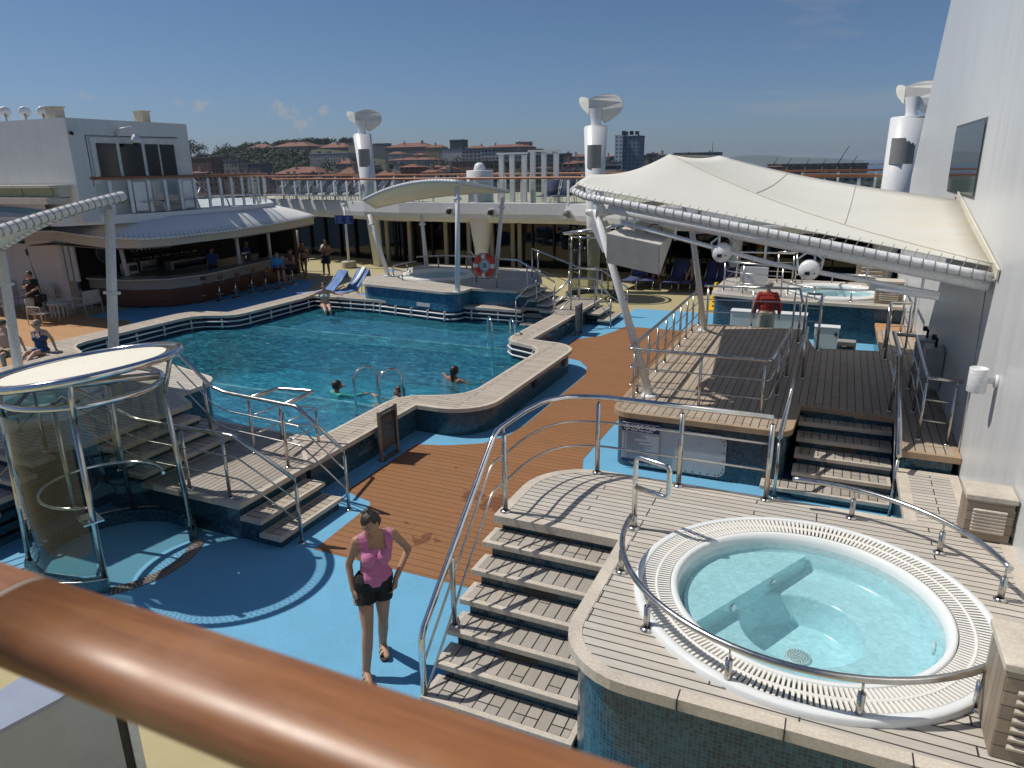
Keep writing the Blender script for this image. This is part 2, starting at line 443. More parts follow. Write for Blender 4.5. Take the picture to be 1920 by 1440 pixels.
NAVYFAB=plain('navy_mesh_fabric',(.02,.028,.08),.8,var=.25,fine=90)
BLUETOW=plain('blue_towel',(.14,.24,.47),.9,var=.2,scale=8,bump=.5)
GREYM=plain('grey_metal_mesh',(.24,.24,.235),.6,var=.15,fine=120)
WTUB=plain('tub_gelcoat',(.74,.76,.75),.12,var=.03,scale=2)
TUBIN=plain('tub_basin_gelcoat',(.50,.74,.78),.2,var=.05,scale=2)
def rail_wood():
    t=NT('varnished_rail'); v=t.co('Object',scale=(.6,9,9)); f=t.noise(v,7,8,.7,.4); b=t.noise(t.co(),5,5,.7)
    c=t.ramp(f,[(.3,(.19,.072,.026)),(.55,(.29,.118,.042)),(.75,(.36,.16,.062))]); c=t.mix(t.ramp(b,[(.5,(0,0,0)),(.8,(.35,.35,.35))]),c,(.40,.22,.13))
    t.col(c); t.set(.36,0,.5); rr=t.n('ShaderNodeMapRange'); rr.inputs[3].default_value=.28; rr.inputs[4].default_value=.52; t.l(b,rr.inputs[0]); t.l(rr.outputs[0],t.b.inputs['Roughness']); t.bump(f,.12,.002); return t.m
RAILW=rail_wood()
SKY_STR=.072;SUN_STR=5.0;EXPO=-.35
# ================================================================ DECKS AND POOL
PX=-11.0
def mir(path): return [(2*PX-x,y) for x,y in path[::-1]]
# right-hand halves, going +Y
o_r=[(-6.29,7.1),(-6.29,9.85)]+arc(-5.86,10.65,.8,-90,0,7)+[(-5.06,13.9)]+arc(-5.76,14.2,.7,10,90,7)+[(-6.29,15.0),(-6.29,18.95)]
i_r=[(-6.85,7.95),(-6.85,9.8)]+[(-6.8,10.05),(-6.62,10.28),(-6.3,10.42),(-6.02,10.55),(-5.82,10.75),(-5.72,11.05)]+[(-5.72,13.8),(-5.8,14.15),(-6.0,14.38),(-6.3,14.5),(-6.6,14.62),(-6.8,14.85),(-6.85,15.1)]+[(-6.85,18.5)]
POOL_OUT=o_r+[(-8.3,18.95),(-8.3,18.66)]+mir(o_r[:-1]+[(-6.29,18.66)])
POOL_IN=i_r+[(-7.9,18.5),(-7.9,18.06)]+[(-15.15,18.06)]+mir(i_r[:-1])
POOL_IN=[p for p in POOL_IN]
hole=offset_path(POOL_OUT,-.2)
X0,X1,Y0,Y1=-27,4.2,-2.5,36
m=MB(); m.prism([(X0,Y0),(X1,Y0),(X1,Y1),(X0,Y1)],-.25,0,hole=hole)
tag(m.build('deck_floor',TAND),kind='structure')
def sheet(name,poly,z,mat,hole=None):
    m=MB(); m.prism(poly,z-.004,z,hole=hole,bottom=False,sides=True); return tag(m.build(name,mat),kind='structure')
sheet('blue_deck',[(-17.6,3.42),(1.66,3.42),(1.66,21.9),(-5.6,21.9),(-5.6,20.9),(-13.2,20.9),(-13.2,19.2),(-17.2,19.6),(-19.2,23.2),(-21.5,23.2),(-21.5,13.6),(-17.6,13.4)],.004,BLUED,hole)
bl=[(-5.42,7.2),(-5.5,7.3),(-5.75,7.36),(-6.0,7.45),(-6.0,9.35),(-5.5,9.5),(-5.0,9.8),(-4.76,10.3),(-4.7,10.8),(-4.7,14.1),(-4.85,14.8),(-5.2,15.3),(-5.7,15.5),(-6.0,15.8),(-6.0,17.3),(-5.5,17.9),(-5.3,18.6),(-5.2,19.25)]
sheet('brown_deck',[(-5.36,5.96),(1.64,5.96),(1.64,9.05),(-2.7,9.1),(-3.1,9.3),(-3.25,9.8),(-3.25,19.25)]+bl[::-1],.008,BROWN)
sheet('light_brown_deck',[(-26,3.2),(-17.62,3.2),(-17.62,13.2),(-19.6,14.8),(-26,14.8)],.008,SANDTEAK)
# pool shell
pool=thing('swimming_pool','large rectangular pool with rounded side bays, teak coping and blue mosaic walls','swimming pool',(PX,13,0))
m=MB(); m.prism(POOL_OUT,.44,.5,hole=POOL_IN); m.build('coping',COPT,pool)
m=MB(); m.prism(offset_path(POOL_OUT,.012),.435,.504,hole=offset_path(POOL_OUT,-.055)); m.prism(offset_path(POOL_IN,.05),.43,.504,hole=offset_path(POOL_IN,-.012)); m.build('coping_trim',TRIM,pool)
m=MB(); W=offset_path(POOL_OUT,-.06); m.wall(W,0,.44,closed=True); m.build('outer_wall',TILE,pool)
m=MB(); I2=offset_path(POOL_IN,.03); m.wall(I2[::-1],-1.3,.435,closed=True); m.build('inner_wall',NAVYT,pool)
def water_poly(z,mat,name,parent):
    m=MB(); m.prism(offset_path(POOL_IN,.028),z,z,sides=False,bottom=False); return m.build(name,mat,parent)
m=MB(); m.box((-17.4,10.6,-1.32),(-4.6,15.36,-1.3)); 
for y0,y1 in ((7.2,10.6),(15.36,18.9)): 
    m.box((-15.3,y0,-1.3),(-6.7,y1,-.14))
m.build('shelf_floor',TILEL,pool)
m=MB(); m.box((-16.6,10.61,-1.28),(-5.4,15.35,-1.1)); m.build('deep_floor',TILED,pool)
m=MB()
m.box((-15.3,10.53,-.138),(-6.8,10.61,.09)); m.box((-15.3,15.35,-.138),(-6.8,15.43,.09)); m.build('shelf_edge',plain('white_tile',(.75,.8,.8),.3),pool,split=True)
for z in (.19,.33):
    m=MB(); P=offset_path(POOL_IN,-.03); m.tube([(x,y,z) for x,y in P],.021,6,closed=True); m.build('gutter_rail',WHITE,pool)
m=MB(); P=offset_path(POOL_IN,-.012); acc=0
for i in range(len(P)):
    a=V((*P[i-1],0));b=V((*P[i],0));L=(b-a).length;d=(b-a)/max(L,1e-6)
    while acc<L:
        q=a+d*acc; m.cbox((q.x,q.y,.27),(.035,.035,.26)); acc+=.85
    acc-=L
m.build('gutter_bracket',WHITE,pool,split=True)
WATER=water('pool_water',(.64,.92,.97),(.05,.40,.56),.36,scale=3.6,strength=1.,dist=.10,rough=.05,stretch=(.75,1.5,1))
tag(water_poly(.1,WATER,'pool_water',None),kind='structure')
# filler frames (black skimmer plates on the wall)
for x,y,rz in ((-5.09,12.35,0),(-5.09,14.0,0)):
    m=MB(); m.cbox((x-.01,y,.3),(.02,.2,.12)); m.cbox((x+.0,y,.31),(.016,.16,.02)); m.build('skimmer_plate',BLACK,pool)
# ================================================================ NEAR HOT TUB PLATFORM
tp=thing('hot_tub_platform','raised weathered teak platform with blue mosaic sides around the nearest hot tub','platform',(.1,5.3,0))
TC=(.065,5.25); TR=1.28; TZ=1.15
PL=rounded([(-1.5,3.82),(1.67,3.82),(1.67,7.0),(-2.75,7.0),(-2.75,5.62),(-1.5,5.62)],[.55,0,0,.8,0,0],8)
th=[(TC[0]+(TR-.03)*math.cos(2*PI*k/48),TC[1]+(TR-.03)*math.sin(2*PI*k/48)) for k in range(48)]
m=MB(); m.prism(PL,1.085,TZ,hole=th); m.build('deck_boards',OLDTEAK,tp)
m=MB(); m.prism(offset_path(PL,.015),1.07,TZ+.004,hole=offset_path(PL,-.085)); m.build('edge_trim',TRIM,tp)
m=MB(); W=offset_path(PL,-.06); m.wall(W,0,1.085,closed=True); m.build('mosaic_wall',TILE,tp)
m=MB(); 
for x,y,ang in ((-.62,3.815,0),(.02,3.815,0),(.7,3.815,0)): m.box((x,y-.02,1.07),(x+.008,y+.09,TZ+.0055))
m.build('trim_joint',BLACK,tp,split=True)
# stairs
st=thing('teak_staircase','seven step teak staircase with mosaic risers beside the nearest hot tub platform','staircase',(-2.1,4.9,0))
NR=7; rise=TZ/NR; run=.243
def stair_tread(parent,x0,x1,yf,yb,z,mt=TREAD,axis='y',name='tread'):
    m=MB(); m.box((x0,yf,z-.055),(x1,yb,z),bev=.006); t=m.build(name,TRIM,parent)
    m=MB(); bw=.05
    if axis=='y': m.box((x0+bw,yf+bw,z),(x1-bw,yb-.02,z+.003))
    else: m.box((x0+.02,yf+bw,z),(x1-bw,yb-bw,z+.003))
    i=m.build('tread_inlay',mt,t); return t
def under(parent,x0,x1,y0,y1,z0,z1,name='riser',mat=None):
    m=MB(); m.box((x0,y0,z0),(x1,y1,z1)); return m.build(name,mat or TILE,parent)
VENT=plain('vent_wood',(.10,.085,.07),.7)
for k in range(1,NR):
    z=TZ-rise*k; yf=5.62-run*k
    xr=-1.44
    stair_tread(st,-2.78,xr,yf,yf+run+.06,z)
    under(st,-2.70,xr,yf+.05,5.6,z-rise,z-.055)
    if k%2==0:
        pass
under(st,-2.70,-1.44,5.62+.05,5.7,TZ-rise,1.07)
for k in (0,2,4):
    z=TZ-rise*k-.065; yf=5.62-run*k+.05
    m=MB(); m.box((-2.28,yf-.006,z-.085),(-1.93,yf-.002,z-.005)); 
    for j in range(4): m.box((-2.27,yf-.014,z-.08+j*.02),(-1.94,yf-.006,z-.072+j*.02))
    m.build('riser_vent',VENT,st)
# ---------------------------------------------------------------- hot tub builder
TUBW=water('hot_tub_water',(.87,.97,.985),(.30,.66,.72),.07,scale=16,strength=.9,dist=.02,rough=.02)
CAUS=None
GAP=plain('grille_trough',(.16,.16,.15),.6)
def hot_tub(label,c,z,slats=True,scale=1.,step=True,rot=0):
    t=thing('hot_tub',label,'hot tub',(c[0],c[1],z))
    S=scale
    def L(prof,name,mat,par=t,seg=72):
        m=MB(); m.lathe([(r*S,zz) for r,zz in prof],(0,0,0),seg); return m.build(name,mat,par,world=False)
    L([(1.30,-.02),(1.30,.038),(1.288,.052),(1.238,.054),(1.232,.046),(1.232,.015)],'rim',WTUB)
    L([(1.012,.015),(1.012,.046),(.995,.052),(.965,.046),(.95,-.005),(.935,-.08)],'inner_lip',WTUB)
    L([(1.235,.012),(1.01,.012)],'overflow_channel',GAP)
    L([(.936,-.08),(.93,-.10),(.905,-.112),(.90,-.19),(.89,-.222),(.86,-.232),(.48,-.236),(.462,-.242),(.452,-.26),(.435,-.50),(.42,-.515),(.001,-.52)],'basin',TUBIN)
    if slats:
        m=MB(); n=210
        for k in range(n):
            a=2*PI*k/n; M=Matrix.Rotation(a,4,'Z')
            m.box((1.018*S,-.0088*S,.028),(1.112*S,.0088*S,.048),M); m.box((1.130*S,-.0095*S,.028),(1.228*S,.0095*S,.048),M)
        m.lathe([(1.110*S,.03),(1.110*S,.0485),(1.132*S,.0485),(1.132*S,.03)],(0,0,0),72)
        m.build('grille',plain('grille_cream',(.78,.76,.70),.4,var=.04),t,world=False)
    else: L([(1.016,.02),(1.016,.048),(1.23,.048),(1.23,.02)],'grille',plain('grille_cream',(.78,.76,.70),.4))
    if step:
        # raised entry seat: circle segment cut by a chord
        m=MB(); r=.9*S; d=.44*S
        a=math.acos(d/r); pts=[(r*math.cos(rot-a+2*a*k/16),r*math.sin(rot-a+2*a*k/16)) for k in range(17)]
        m.prism(pts,-.25,-.095); m.build('entry_seat',TUBIN,t,world=False)
        for q in (-.28,.28):
            c0=V((math.cos(rot)*(d-.002)-math.sin(rot)*q,math.sin(rot)*(d-.002)+math.cos(rot)*q,-.165)); n=V((math.cos(rot),math.sin(rot),0))
            m=MB(); m.cyl(c0,c0-n*.012,.032,.028,14); m.build('jet',CHROME,t,world=False)
    for a in (rot+PI-.55,rot+PI-.05,rot+PI+.5,rot+PI-1.2):
        c0=V((.898*S*math.cos(a),.898*S*math.sin(a),-.16)); n=V((math.cos(a),math.sin(a),0))
        m=MB(); m.cyl(c0,c0-n*.02,.045,.04,16); j=m.build('jet',WTUB,t,world=False)
    m=MB(); m.lathe([(.001,-.50),(.085,-.50),(.10,-.508),(.10,-.522)],(0,0,0),28); dr=m.build('drain',plain('drain_cover',(.5,.55,.54),.4),t,world=False)
    m=MB()
    for rr,nn in ((.075,20),(.055,15),(.034,9),(.014,4)):
        for k in range(nn):
            a=2*PI*k/nn; m.cyl((rr*math.cos(a),rr*math.sin(a),-.501),(rr*math.cos(a),rr*math.sin(a),-.4985),.0052,seg=6)
    m.build('drain_hole',BLACK,dr,world=False)
    # shallow water sheet
    m=MB(); rows=[(r*S,-.028) for r in (.948,.8,.6,.4,.2,.001)]; m.lathe(rows,(0,0,0),48); m.build('water',TUBW,t,world=False)
    return t
tub1=hot_tub('big white round hot tub with clear aqua water in the near foreground',TC,TZ,rot=R(152))
# ================================================================ RAILINGS
def posts(parent,pts,h,r=.022,tip=.07,name='post'):
    out=[]
    for p in pts:
        p=V(p); m=MB(); m.cyl(p,p+V((0,0,h-tip)),r,seg=10); m.cyl(p+V((0,0,h-tip)),p+V((0,0,h)),r*.38,seg=6); m.lathe([(r*2.0,0),(r*2.0,.012),(r*1.1,.022)],p,12)
        out.append(m.build(name,STEEL,parent))
    return out
def railing(name,label,path,h=.88,mids=(.3,.58),pp=None,r=.026,mr=.011,base=None,rad=.12,group=None,cat='railing',ends=True,postr=.022):
    """path: deck-level 3-D points; rail follows them at height h"""
    p0=V(path[0]); t=thing(name,label,cat,p0,group)
    up=V((0,0,h)); pts=rpath([V(p)+up for p in path],rad,5)
    m=MB(); m.tube(pts,r,10); m.build('handrail',STEEL,t)
    for z in mids:
        m=MB(); m.tube(rpath([V(p)+V((0,0,z)) for p in path],rad*.8,4),mr,8); m.build('mid_rail',STEEL,t)
    if pp is None: pp=path
    posts(t,pp,h,postr)
    return t
NG='near stair'
# near stair + landing railing
t=thing('stair_railing','tall steel railing up the left side of the near teak stairs and round their landing','railing',(-2.74,4.24,0))
top=[(-2.76,4.2,0.03),(-2.76,4.2,.74),(-2.73,5.62,2.02),(-2.69,6.2,2.03),(-2.62,6.6,2.03),(-2.42,6.84,2.03),(-2.1,6.95,2.03),(-.38,6.94,2.03)]
m=MB(); m.tube(rpath(top,.1,5),.028,12); m.build('handrail',CHROME,t)
for dz in (.28,.56):
    m=MB(); m.tube(rpath([(-2.76,4.22,.74-dz*1.15+.05),(-2.74,5.55,2.03-dz*1.02-.02),(-2.69,5.72,2.03-dz),(-2.69,6.2,2.03-dz),(-2.6,6.6,2.03-dz),(-2.42,6.84,2.03-dz),(-2.1,6.95,2.03-dz),(-.38,6.94,2.03-dz)],.15,5),.012,8); m.build('mid_rail',STEEL,t)
posts(t,[(-2.69,5.72,TZ),(-2.14,6.94,TZ),(-1.25,6.94,TZ),(-.38,6.94,TZ)],.88,.026)
posts(t,[(-2.74,4.72,.49)],.76,.024)
# low curved rails round the near tub
RC=(.05,5.45);RR=1.44
def lowrail(label,a0,a1,pa,c=RC,r=RR,z=TZ,h=.3,group='low curved rails round the near hot tub'):
    t=thing('tub_rail',label,'railing',(c[0]+r*math.cos(R(a0)),c[1]+r*math.sin(R(a0)),z),group)
    pts=[(c[0]+r*math.cos(R(a0+(a1-a0)*k/28)),c[1]+r*math.sin(R(a0+(a1-a0)*k/28)),z+h) for k in range(29)]
    m=MB(); m.tube(pts,.024,10); m.build('handrail',STEEL,t)
    posts(t,[(c[0]+r*math.cos(R(a)),c[1]+r*math.sin(R(a)),z) for a in pa],h,.024,.1)
    return t
lowrail('low curved steel rail along the front edge of the nearest hot tub',176,322,[194,225,254,285,316])
lowrail('low curved steel rail behind the nearest hot tub, ending beside the wall',98,14,[76,44,16])
t=thing('looped_rail','tall square-looped steel grab handle at the entry of the nearest hot tub','handrail',g(1188,990,TZ))
b=g(1188,990,TZ); q=V((.33,-.12,0))
m=MB(); m.tube(rpath([b,b+V((0,0,.72)),b+V((0,0,.72))+q,b+V((0,0,.42))+q,b+V((0,0,.42))],.05,4),.024,10); m.build('loop',CHROME,t)
posts(t,[b],.2,.03)
# vent boxes
def vent_box(label,c,d,z,slat=True,rz=0):
    t=thing('vent_box',label,'wooden box',(c[0],c[1],z),'slatted wooden vent boxes')
    m=MB(); m.cbox((0,0,d[2]/2),d,bev=.012); m.build('box',WOODBOX,t,world=False)
    m=MB(); m.cbox((0,0,d[2]-.012),(d[0]+.03,d[1]+.03,.05),bev=.008); m.build('lid_frame',TRIM,t,world=False)
    m=MB()
    for k in range(7): m.cbox((0,-d[1]/2-.008,.1+k*(d[2]-.2)/7),(d[0]*.7,.02,.028),M=Matrix.Rotation(.5,4,'X'))
    for k in range(7): m.cbox((d[0]/2+.008,0,.1+k*(d[2]-.2)/7),(.02,d[1]*.7,.028),M=Matrix.Rotation(.5,4,'Y'))
    m.build('louvre',TRIM,t,world=False); t.rotation_euler=(0,0,rz); return t
vent_box('weathered wooden vent box at the bottom right corner beside the nearest hot tub',(1.33,4.26),(.48,.42,.62),TZ)
vent_box('weathered wooden vent box against the white wall behind the nearest hot tub',(1.47,6.98),(.36,.3,.42),TZ)
# ================================================================ RIGHT-HAND WALL
WX=1.68
w=thing('ship_wall','tall white painted ship wall on the right with a dark tinted window','wall',(WX,10,0))
m=MB(); m.box((WX,-1,0),(WX+.35,19.9,3.9)); 
# upper part leans outward at its far end
a=[(WX,-1,3.9),(WX,23.3,3.9),(WX,19.45,7.7),(WX,-1,9.5)]
m.face([a[0],a[3],a[2],a[1]]); b=[V(p)+V((.35,0,0)) for p in a]; m.face([b[0],b[1],b[2],b[3]])
for i in range(4): m.face([a[i],a[(i+1)%4],b[(i+1)%4],b[i]])
m.box((WX+.004,19.9,0),(WX+.35,23.3,3.9))
m.build('wall_plate',WALLW,w)
m=MB(); m.box((WX-.004,11.98,3.84),(WX+.02,15.12,4.93),bev=.0); fr=m.build('window',plain('window_gasket',(.10,.10,.10),.5),w)
m=MB()
m.prism(rounded([(12.05,3.88),(15.05,3.88),(15.05,4.89),(12.05,4.89)],.1,5),0,.01)
bmesh.ops.transform(m.bm,matrix=Matrix.Translation((WX-.008,0,0))@Matrix(((0,0,-1,0),(1,0,0,0),(0,1,0,0),(0,0,0,1))),verts=m.bm.verts)
m.build('pane',plain('tinted_window',(.035,.045,.055),.04,spec=.9),fr)
m=MB()
for k in range(13):
    f=k/12; p=V((WX-.005,13.67+(10.03-13.67)*f,3.79+(3.2-3.79)*f)); m.cyl(p,p+V((-.03,0,0)),.018,seg=8)
m.build('bolt',plain('rusty_bolt',(.25,.12,.05),.8),w)
t=thing('wall_lamp','round white metal wall lamp bracketed on the white wall','lamp',(1.55,9.05,2.05))
c=aX(1833,712,1.5)
m=MB(); m.lathe([(.001,-.13),(.085,-.13),(.09,-.12),(.09,.12),(.085,.13),(.075,.13),(.072,.1),(.001,.1)],c,24); m.build('shade',WHITE,t)
m=MB(); m.tube([c+V((.06,0,-.0)),c+V((.12,0,-.0)),V((WX,c.y,c.z))],.03,10); m.cyl((WX-.03,c.y,c.z),(WX,c.y,c.z),.07,seg=18); m.build('bracket',WHITE,t)
t=thing('wall_cable','thin rope hanging down the white wall','cable',(WX-.02,9.85,2.9)); m=MB(); m.tube([(WX-.03,9.86,3.0),(WX-.02,9.84,2.2),(WX-.02,9.8,1.4),(WX-.02,9.75,.9)],.007,6); m.build('cord',plain('grey_cord',(.3,.3,.3),.8),t)
# ================================================================ RIGHT PLATFORM
PZ=.88
rp=thing('teak_deck_platform','long raised teak platform with rounded front corners, in the shade of the big canopy','platform',(-.5,12.5,0))
RPoly=rounded([(-2.82,9.74),(-.3,9.74),(-.24,11.0),(1.02,10.9),(1.02,9.6),(1.66,9.6),(1.66,17.0),(1.0,17.0),(.98,14.95),(-.2,14.75),(-.5,16.4),(-2.8,16.25)],[.28,.22,0,0,0,0,0,0,0,0,.1,.15],6)
m=MB(); m.prism(RPoly,PZ-.06,PZ); m.build('deck_boards',OLDTEAKY,rp)
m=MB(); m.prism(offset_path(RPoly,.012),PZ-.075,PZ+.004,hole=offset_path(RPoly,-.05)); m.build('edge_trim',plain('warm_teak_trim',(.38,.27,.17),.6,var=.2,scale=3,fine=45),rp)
m=MB(); W=offset_path(RPoly,-.06); m.wall(W,0,PZ-.06,closed=True); m.build('mosaic_wall',TILE,rp)
lp=thing('teak_walkway','lower teak walkway along the foot of the white wall','walkway',(1.35,8.3,0))
m=MB(); m.box((1.0,7.02,.59),(1.665,9.6,.65)); m.build('deck_boards',OLDTEAK,lp)
m=MB(); 
for x0,x1 in ((.985,1.11),(1.56,1.665)): m.box((x0,7.02,.58),(x1,9.58,.654))
m.box((1.11,9.47,.58),(1.56,9.58,.654)); m.build('edge_trim',TRIM,lp)
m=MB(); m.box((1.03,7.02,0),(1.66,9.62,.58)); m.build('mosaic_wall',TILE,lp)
st2=thing('shaded_teak_staircase','shaded teak staircase with mosaic risers set into the front of the long platform','staircase',(.4,10,0))
ris=PZ/6
for k in range(1,6):
    z=PZ-ris*k; yf=10.96-.285*k
    x0=-.24 if k<5 else -.62
    stair_tread(st2,x0,.99,yf,yf+.34,z)
    under(st2,-.2,1.0,yf+.05,10.9,z-ris,z-.055)
under(st2,-.2,1.0,10.93,11.0,PZ-ris,PZ-.06)
for k in (0,2,4):
    z=PZ-ris*k-.065; yf=10.96-.285*k+.05-(.03 if k==0 else 0)
    m=MB(); m.box((.22,yf-.008,z-.075),(.55,yf-.003,z-.005)); m.build('riser_vent',VENT,st2)
# hatch cover and hot tub sign on the front wall
yw=9.80
t=thing('access_hatch','grey bolted access panel with rounded corners on the mosaic wall under the long platform','hatch',(-1.75,yw,.4))
m=MB(); P=rounded([(-2.55,.06),(-1.12,.06),(-1.12,.70),(-2.55,.70)],.12,6); m.prism(P,0,.012); 
TX=Matrix(((1,0,0,0),(0,0,-1,yw-.02),(0,1,0,0),(0,0,0,1)))
def slope(v): return v
bmesh.ops.transform(m.bm,matrix=TX,verts=m.bm.verts); m.build('panel',plain('hatch_paint',(.50,.50,.49),.5,var=.1,scale=5),t)
m=MB()
Pi=rounded([(-2.52,.09),(-1.15,.09),(-1.15,.67),(-2.52,.67)],.1,3)
n=0
for i in range(len(Pi)):
    a=V((*Pi[i-1],0));b=V((*Pi[i],0));L=(b-a).length;k=max(1,int(L/.1))
    for j in range(k):
        q=a+(b-a)*(j/k); m.cyl((q.x,yw-.044,q.y),(q.x,yw-.03,q.y),.009,seg=6)
m.build('bolt',BLACK,t)
def text(body,size,mat,parent,M,name='lettering',ext=.0008,align='LEFT',bold=0):
    cu=bpy.data.curves.new(name,'FONT'); cu.body=body; cu.size=size; cu.extrude=ext; cu.align_x=align; cu.offset=bold
    o=bpy.data.objects.new(name,cu); COL.objects.link(o)
    dg=bpy.context.evaluated_depsgraph_get(); me=bpy.data.meshes.new_from_object(o.evaluated_get(dg)); bpy.data.objects.remove(o)
    me.transform(M); me.transform(Matrix.Translation(-root_loc(parent))); me.materials.append(mat)
    o=bpy.data.objects.new(name,me); COL.objects.link(o); o.parent=parent; return o
PW=plain('print_white',(.8,.8,.8),.5,var=.02); NAVY=plain('print_navy',(.008,.025,.10),.4,var=.05); PGREY=plain('sign_grey',(.40,.42,.45),.35,var=.04); PDK=plain('print_grey',(.13,.14,.17),.5)
def vplane(x,y,z): return Matrix.Translation((x,y,z))@Matrix.Rotation(PI/2,4,'X')
t=thing('hot_tub_sign','grey and navy HOT TUB safety information sign on the mosaic wall','sign',(-2.4,yw-.05,.4))
sx0,sx1,sz0,sz1=-2.63,-2.07,.12,.735
m=MB(); m.box((sx0,yw-.062,sz0),(sx1,yw-.047,sz1)); m.build('board',PGREY,t)
m=MB(); m.box((sx0,yw-.066,sz1-.13),(sx1,yw-.062,sz1-.012)); m.box((sx0,yw-.066,sz0),(sx1,yw-.062,sz0+.045)); m.build('band',NAVY,t,split=True)
text('HOT TUB',.082,PW,t,vplane(sx0+.15,yw-.067,sz1-.08),bold=.0012); text('Safety Information',.045,PW,t,vplane(sx0+.13,yw-.067,sz1-.118))
m=MB(); cc=V((sx0+.075,yw-.067,sz1-.07)); m.tube([cc+V((.04*math.cos(a*PI/10),0,.04*math.sin(a*PI/10))) for a in range(20)],.0035,6,closed=True); m.tube([cc+V((-.028,0,.028)),cc+V((.028,0,-.028))],.0035,6); m.sphere(cc+V((-.004,0,.014)),.008,8); m.tube([cc+V((-.01,0,.004)),cc+V((.008,0,-.012))],.006,6); m.build('symbol',PW,t)
m=MB(); random.seed(3)
for k in range(24):
    z=sz1-.155-k*.0175; L=random.uniform(.12,.40)
    m.box((sx0+.035,yw-.0635,z-.003),(sx0+.05,yw-.062,z+.003)); m.box((sx0+.07,yw-.0635,z-.003),(sx0+.07+L,yw-.062,z+.003))
m.build('printed_line',PDK,t)
# railings of the platform
RG='railings round the long teak platform'
railing('platform_railing','long steel railing down the left side and across the front of the long teak platform',
 [(-2.66,16.15,PZ),(-2.68,10.22,PZ),(-.66,10.25,PZ),(-.54,12.55,PZ)],h=.85,mids=(.28,.56),
 pp=[(-2.66,16.1,PZ)]+[(-2.67,15.35-.66*k,PZ) for k in range(8)]+[(-2.6,10.22,PZ),(-1.62,10.24,PZ),(-.74,10.27,PZ),(-.62,11.4,PZ),(-.55,12.5,PZ)],rad=.05,group=RG)
railing('stair_handrail','steel handrail down the left side of the shaded staircase',[(-.3,12.5,PZ),(-.3,10.95,PZ),(-.42,9.5,0.0)],h=.88,mids=(),pp=[(-.3,12.5,PZ),(-.42,9.5,0)],r=.032,group=RG)
railing('stair_handrail','steel handrail down the right side of the shaded staircase',[(.98,12.6,PZ),(.98,10.95,PZ),(.98,9.4,0.0)],h=.88,mids=(.4,),pp=[(.96,11.2,PZ),(.98,9.45,0)],r=.032,group=RG)
railing('walkway_railing','steel railing corner at the front end of the wall walkway',[(1.0,12.6,PZ),(1.3,12.6,PZ),(1.24,10.1,PZ),(1.62,10.05,PZ)],h=.85,mids=(.28,.56),pp=[(1.3,12.5,PZ),(1.27,11.3,PZ),(1.24,10.12,PZ),(1.56,10.03,PZ)],rad=.05,group=RG)
railing('platform_railing','steel railing across the far end of the long teak platform',[(-2.6,16.2,PZ),(-.62,16.45,PZ),(-.5,15.0,PZ)],h=.88,mids=(.3,.58),pp=[(-2.5,16.18,PZ),(-1.55,16.3,PZ),(-.7,16.4,PZ),(-.52,15.1,PZ)],rad=.06,group=RG)
railing('gap_railing','steel railing at the left of the gap in front of the farther hot tub',[(-.45,15.9,PZ),(-.16,15.9,PZ),(-.14,14.6,PZ)],h=.88,mids=(.3,.58),rad=.05,group=RG)
railing('gap_railing','steel railing at the right of the gap beside the wall walkway',[(1.02,14.3,PZ),(1.05,15.2,PZ),(1.42,15.3,PZ),(1.42,16.8,PZ),(1.62,16.85,PZ)],h=.9,mids=(.45,),rad=.05,group=RG)
# blue cloths/boxes beyond the gap
def cabinet(label,c,d,mat,group=None,cat='box',handle=True,rz=0):
    t=thing('cabinet',label,cat,(c[0],c[1],c[2]),group,rz)
    m=MB(); m.cbox((0,0,d[2]/2),d,bev=.012); m.build('body',mat,t,world=False)
    m=MB(); m.cbox((0,0,d[2]+.008),(d[0]+.03,d[1]+.03,.016)); m.build('lid',WHITE,t,world=False)
    if handle: m=MB(); m.cbox((d[0]*.38,-d[1]/2-.012,d[2]*.8),(.05,.02,.07)); m.cbox((d[0]*.1,-d[1]/2-.012,d[2]*.15),(.03,.02,.03)); m.build('latch',BLACK,t,world=False)
    return t
CRB=plain('cream_box',(.66,.62,.54),.45,var=.06)
b=g(1475,668,0)
cabinet('cream storage box in the gap before the farther hot tub',(-.0,17.7,0),(.52,.3,.72),CRB,'cream deck boxes')
cabinet('long cream storage box beside the man in red',(-1.35,18.3,0),(1.75,.35,.85),CRB,'cream deck boxes',handle=False)
t=thing('pump_unit','grey pump on a pedestal standing in the gap before the farther hot tub','pump',(.42,16.9,0))
m=MB(); m.box((.36,16.85,0),(.48,16.95,.42)); m.build('pedestal',CRB,t)
m=MB(); m.cbox((.42,16.85,.52),(.38,.26,.2),bev=.02); m.build('housing',plain('grey_plastic',(.28,.27,.25),.5),t)
m=MB(); m.cyl((.3,16.7,.5),(.55,16.7,.5),.03); m.sphere((.42,16.7,.5),.05,10); m.build('valve',BLACK,t)
for lab,y,h in (('small grey electrical box with a valve on the shaded wall',13.6,.5),('larger grey electrical cabinet on the shaded wall walkway',12.4,.62)):
    t=thing('electrical_box',lab,'electrical box',(1.5,y,PZ))
    m=MB(); m.cbox((1.55,y,PZ+h/2+.12),(.24,.42,h),bev=.01); m.build('housing',plain('box_grey',(.42,.42,.41),.45),t)
    m=MB(); m.cbox((1.425,y,PZ+h/2+.12),(.012,.36,h-.06)); m.build('door',plain('box_grey2',(.48,.48,.47),.4),t)
    m=MB(); m.tube([(1.56,y,PZ+h+.1),(1.56,y,PZ+h+.25),(1.5,y-.1,PZ+h+.3)],.02,8); m.cbox((1.5,y-.12,PZ+h+.3),(.06,.1,.07)); m.build('conduit',BLACK,t)
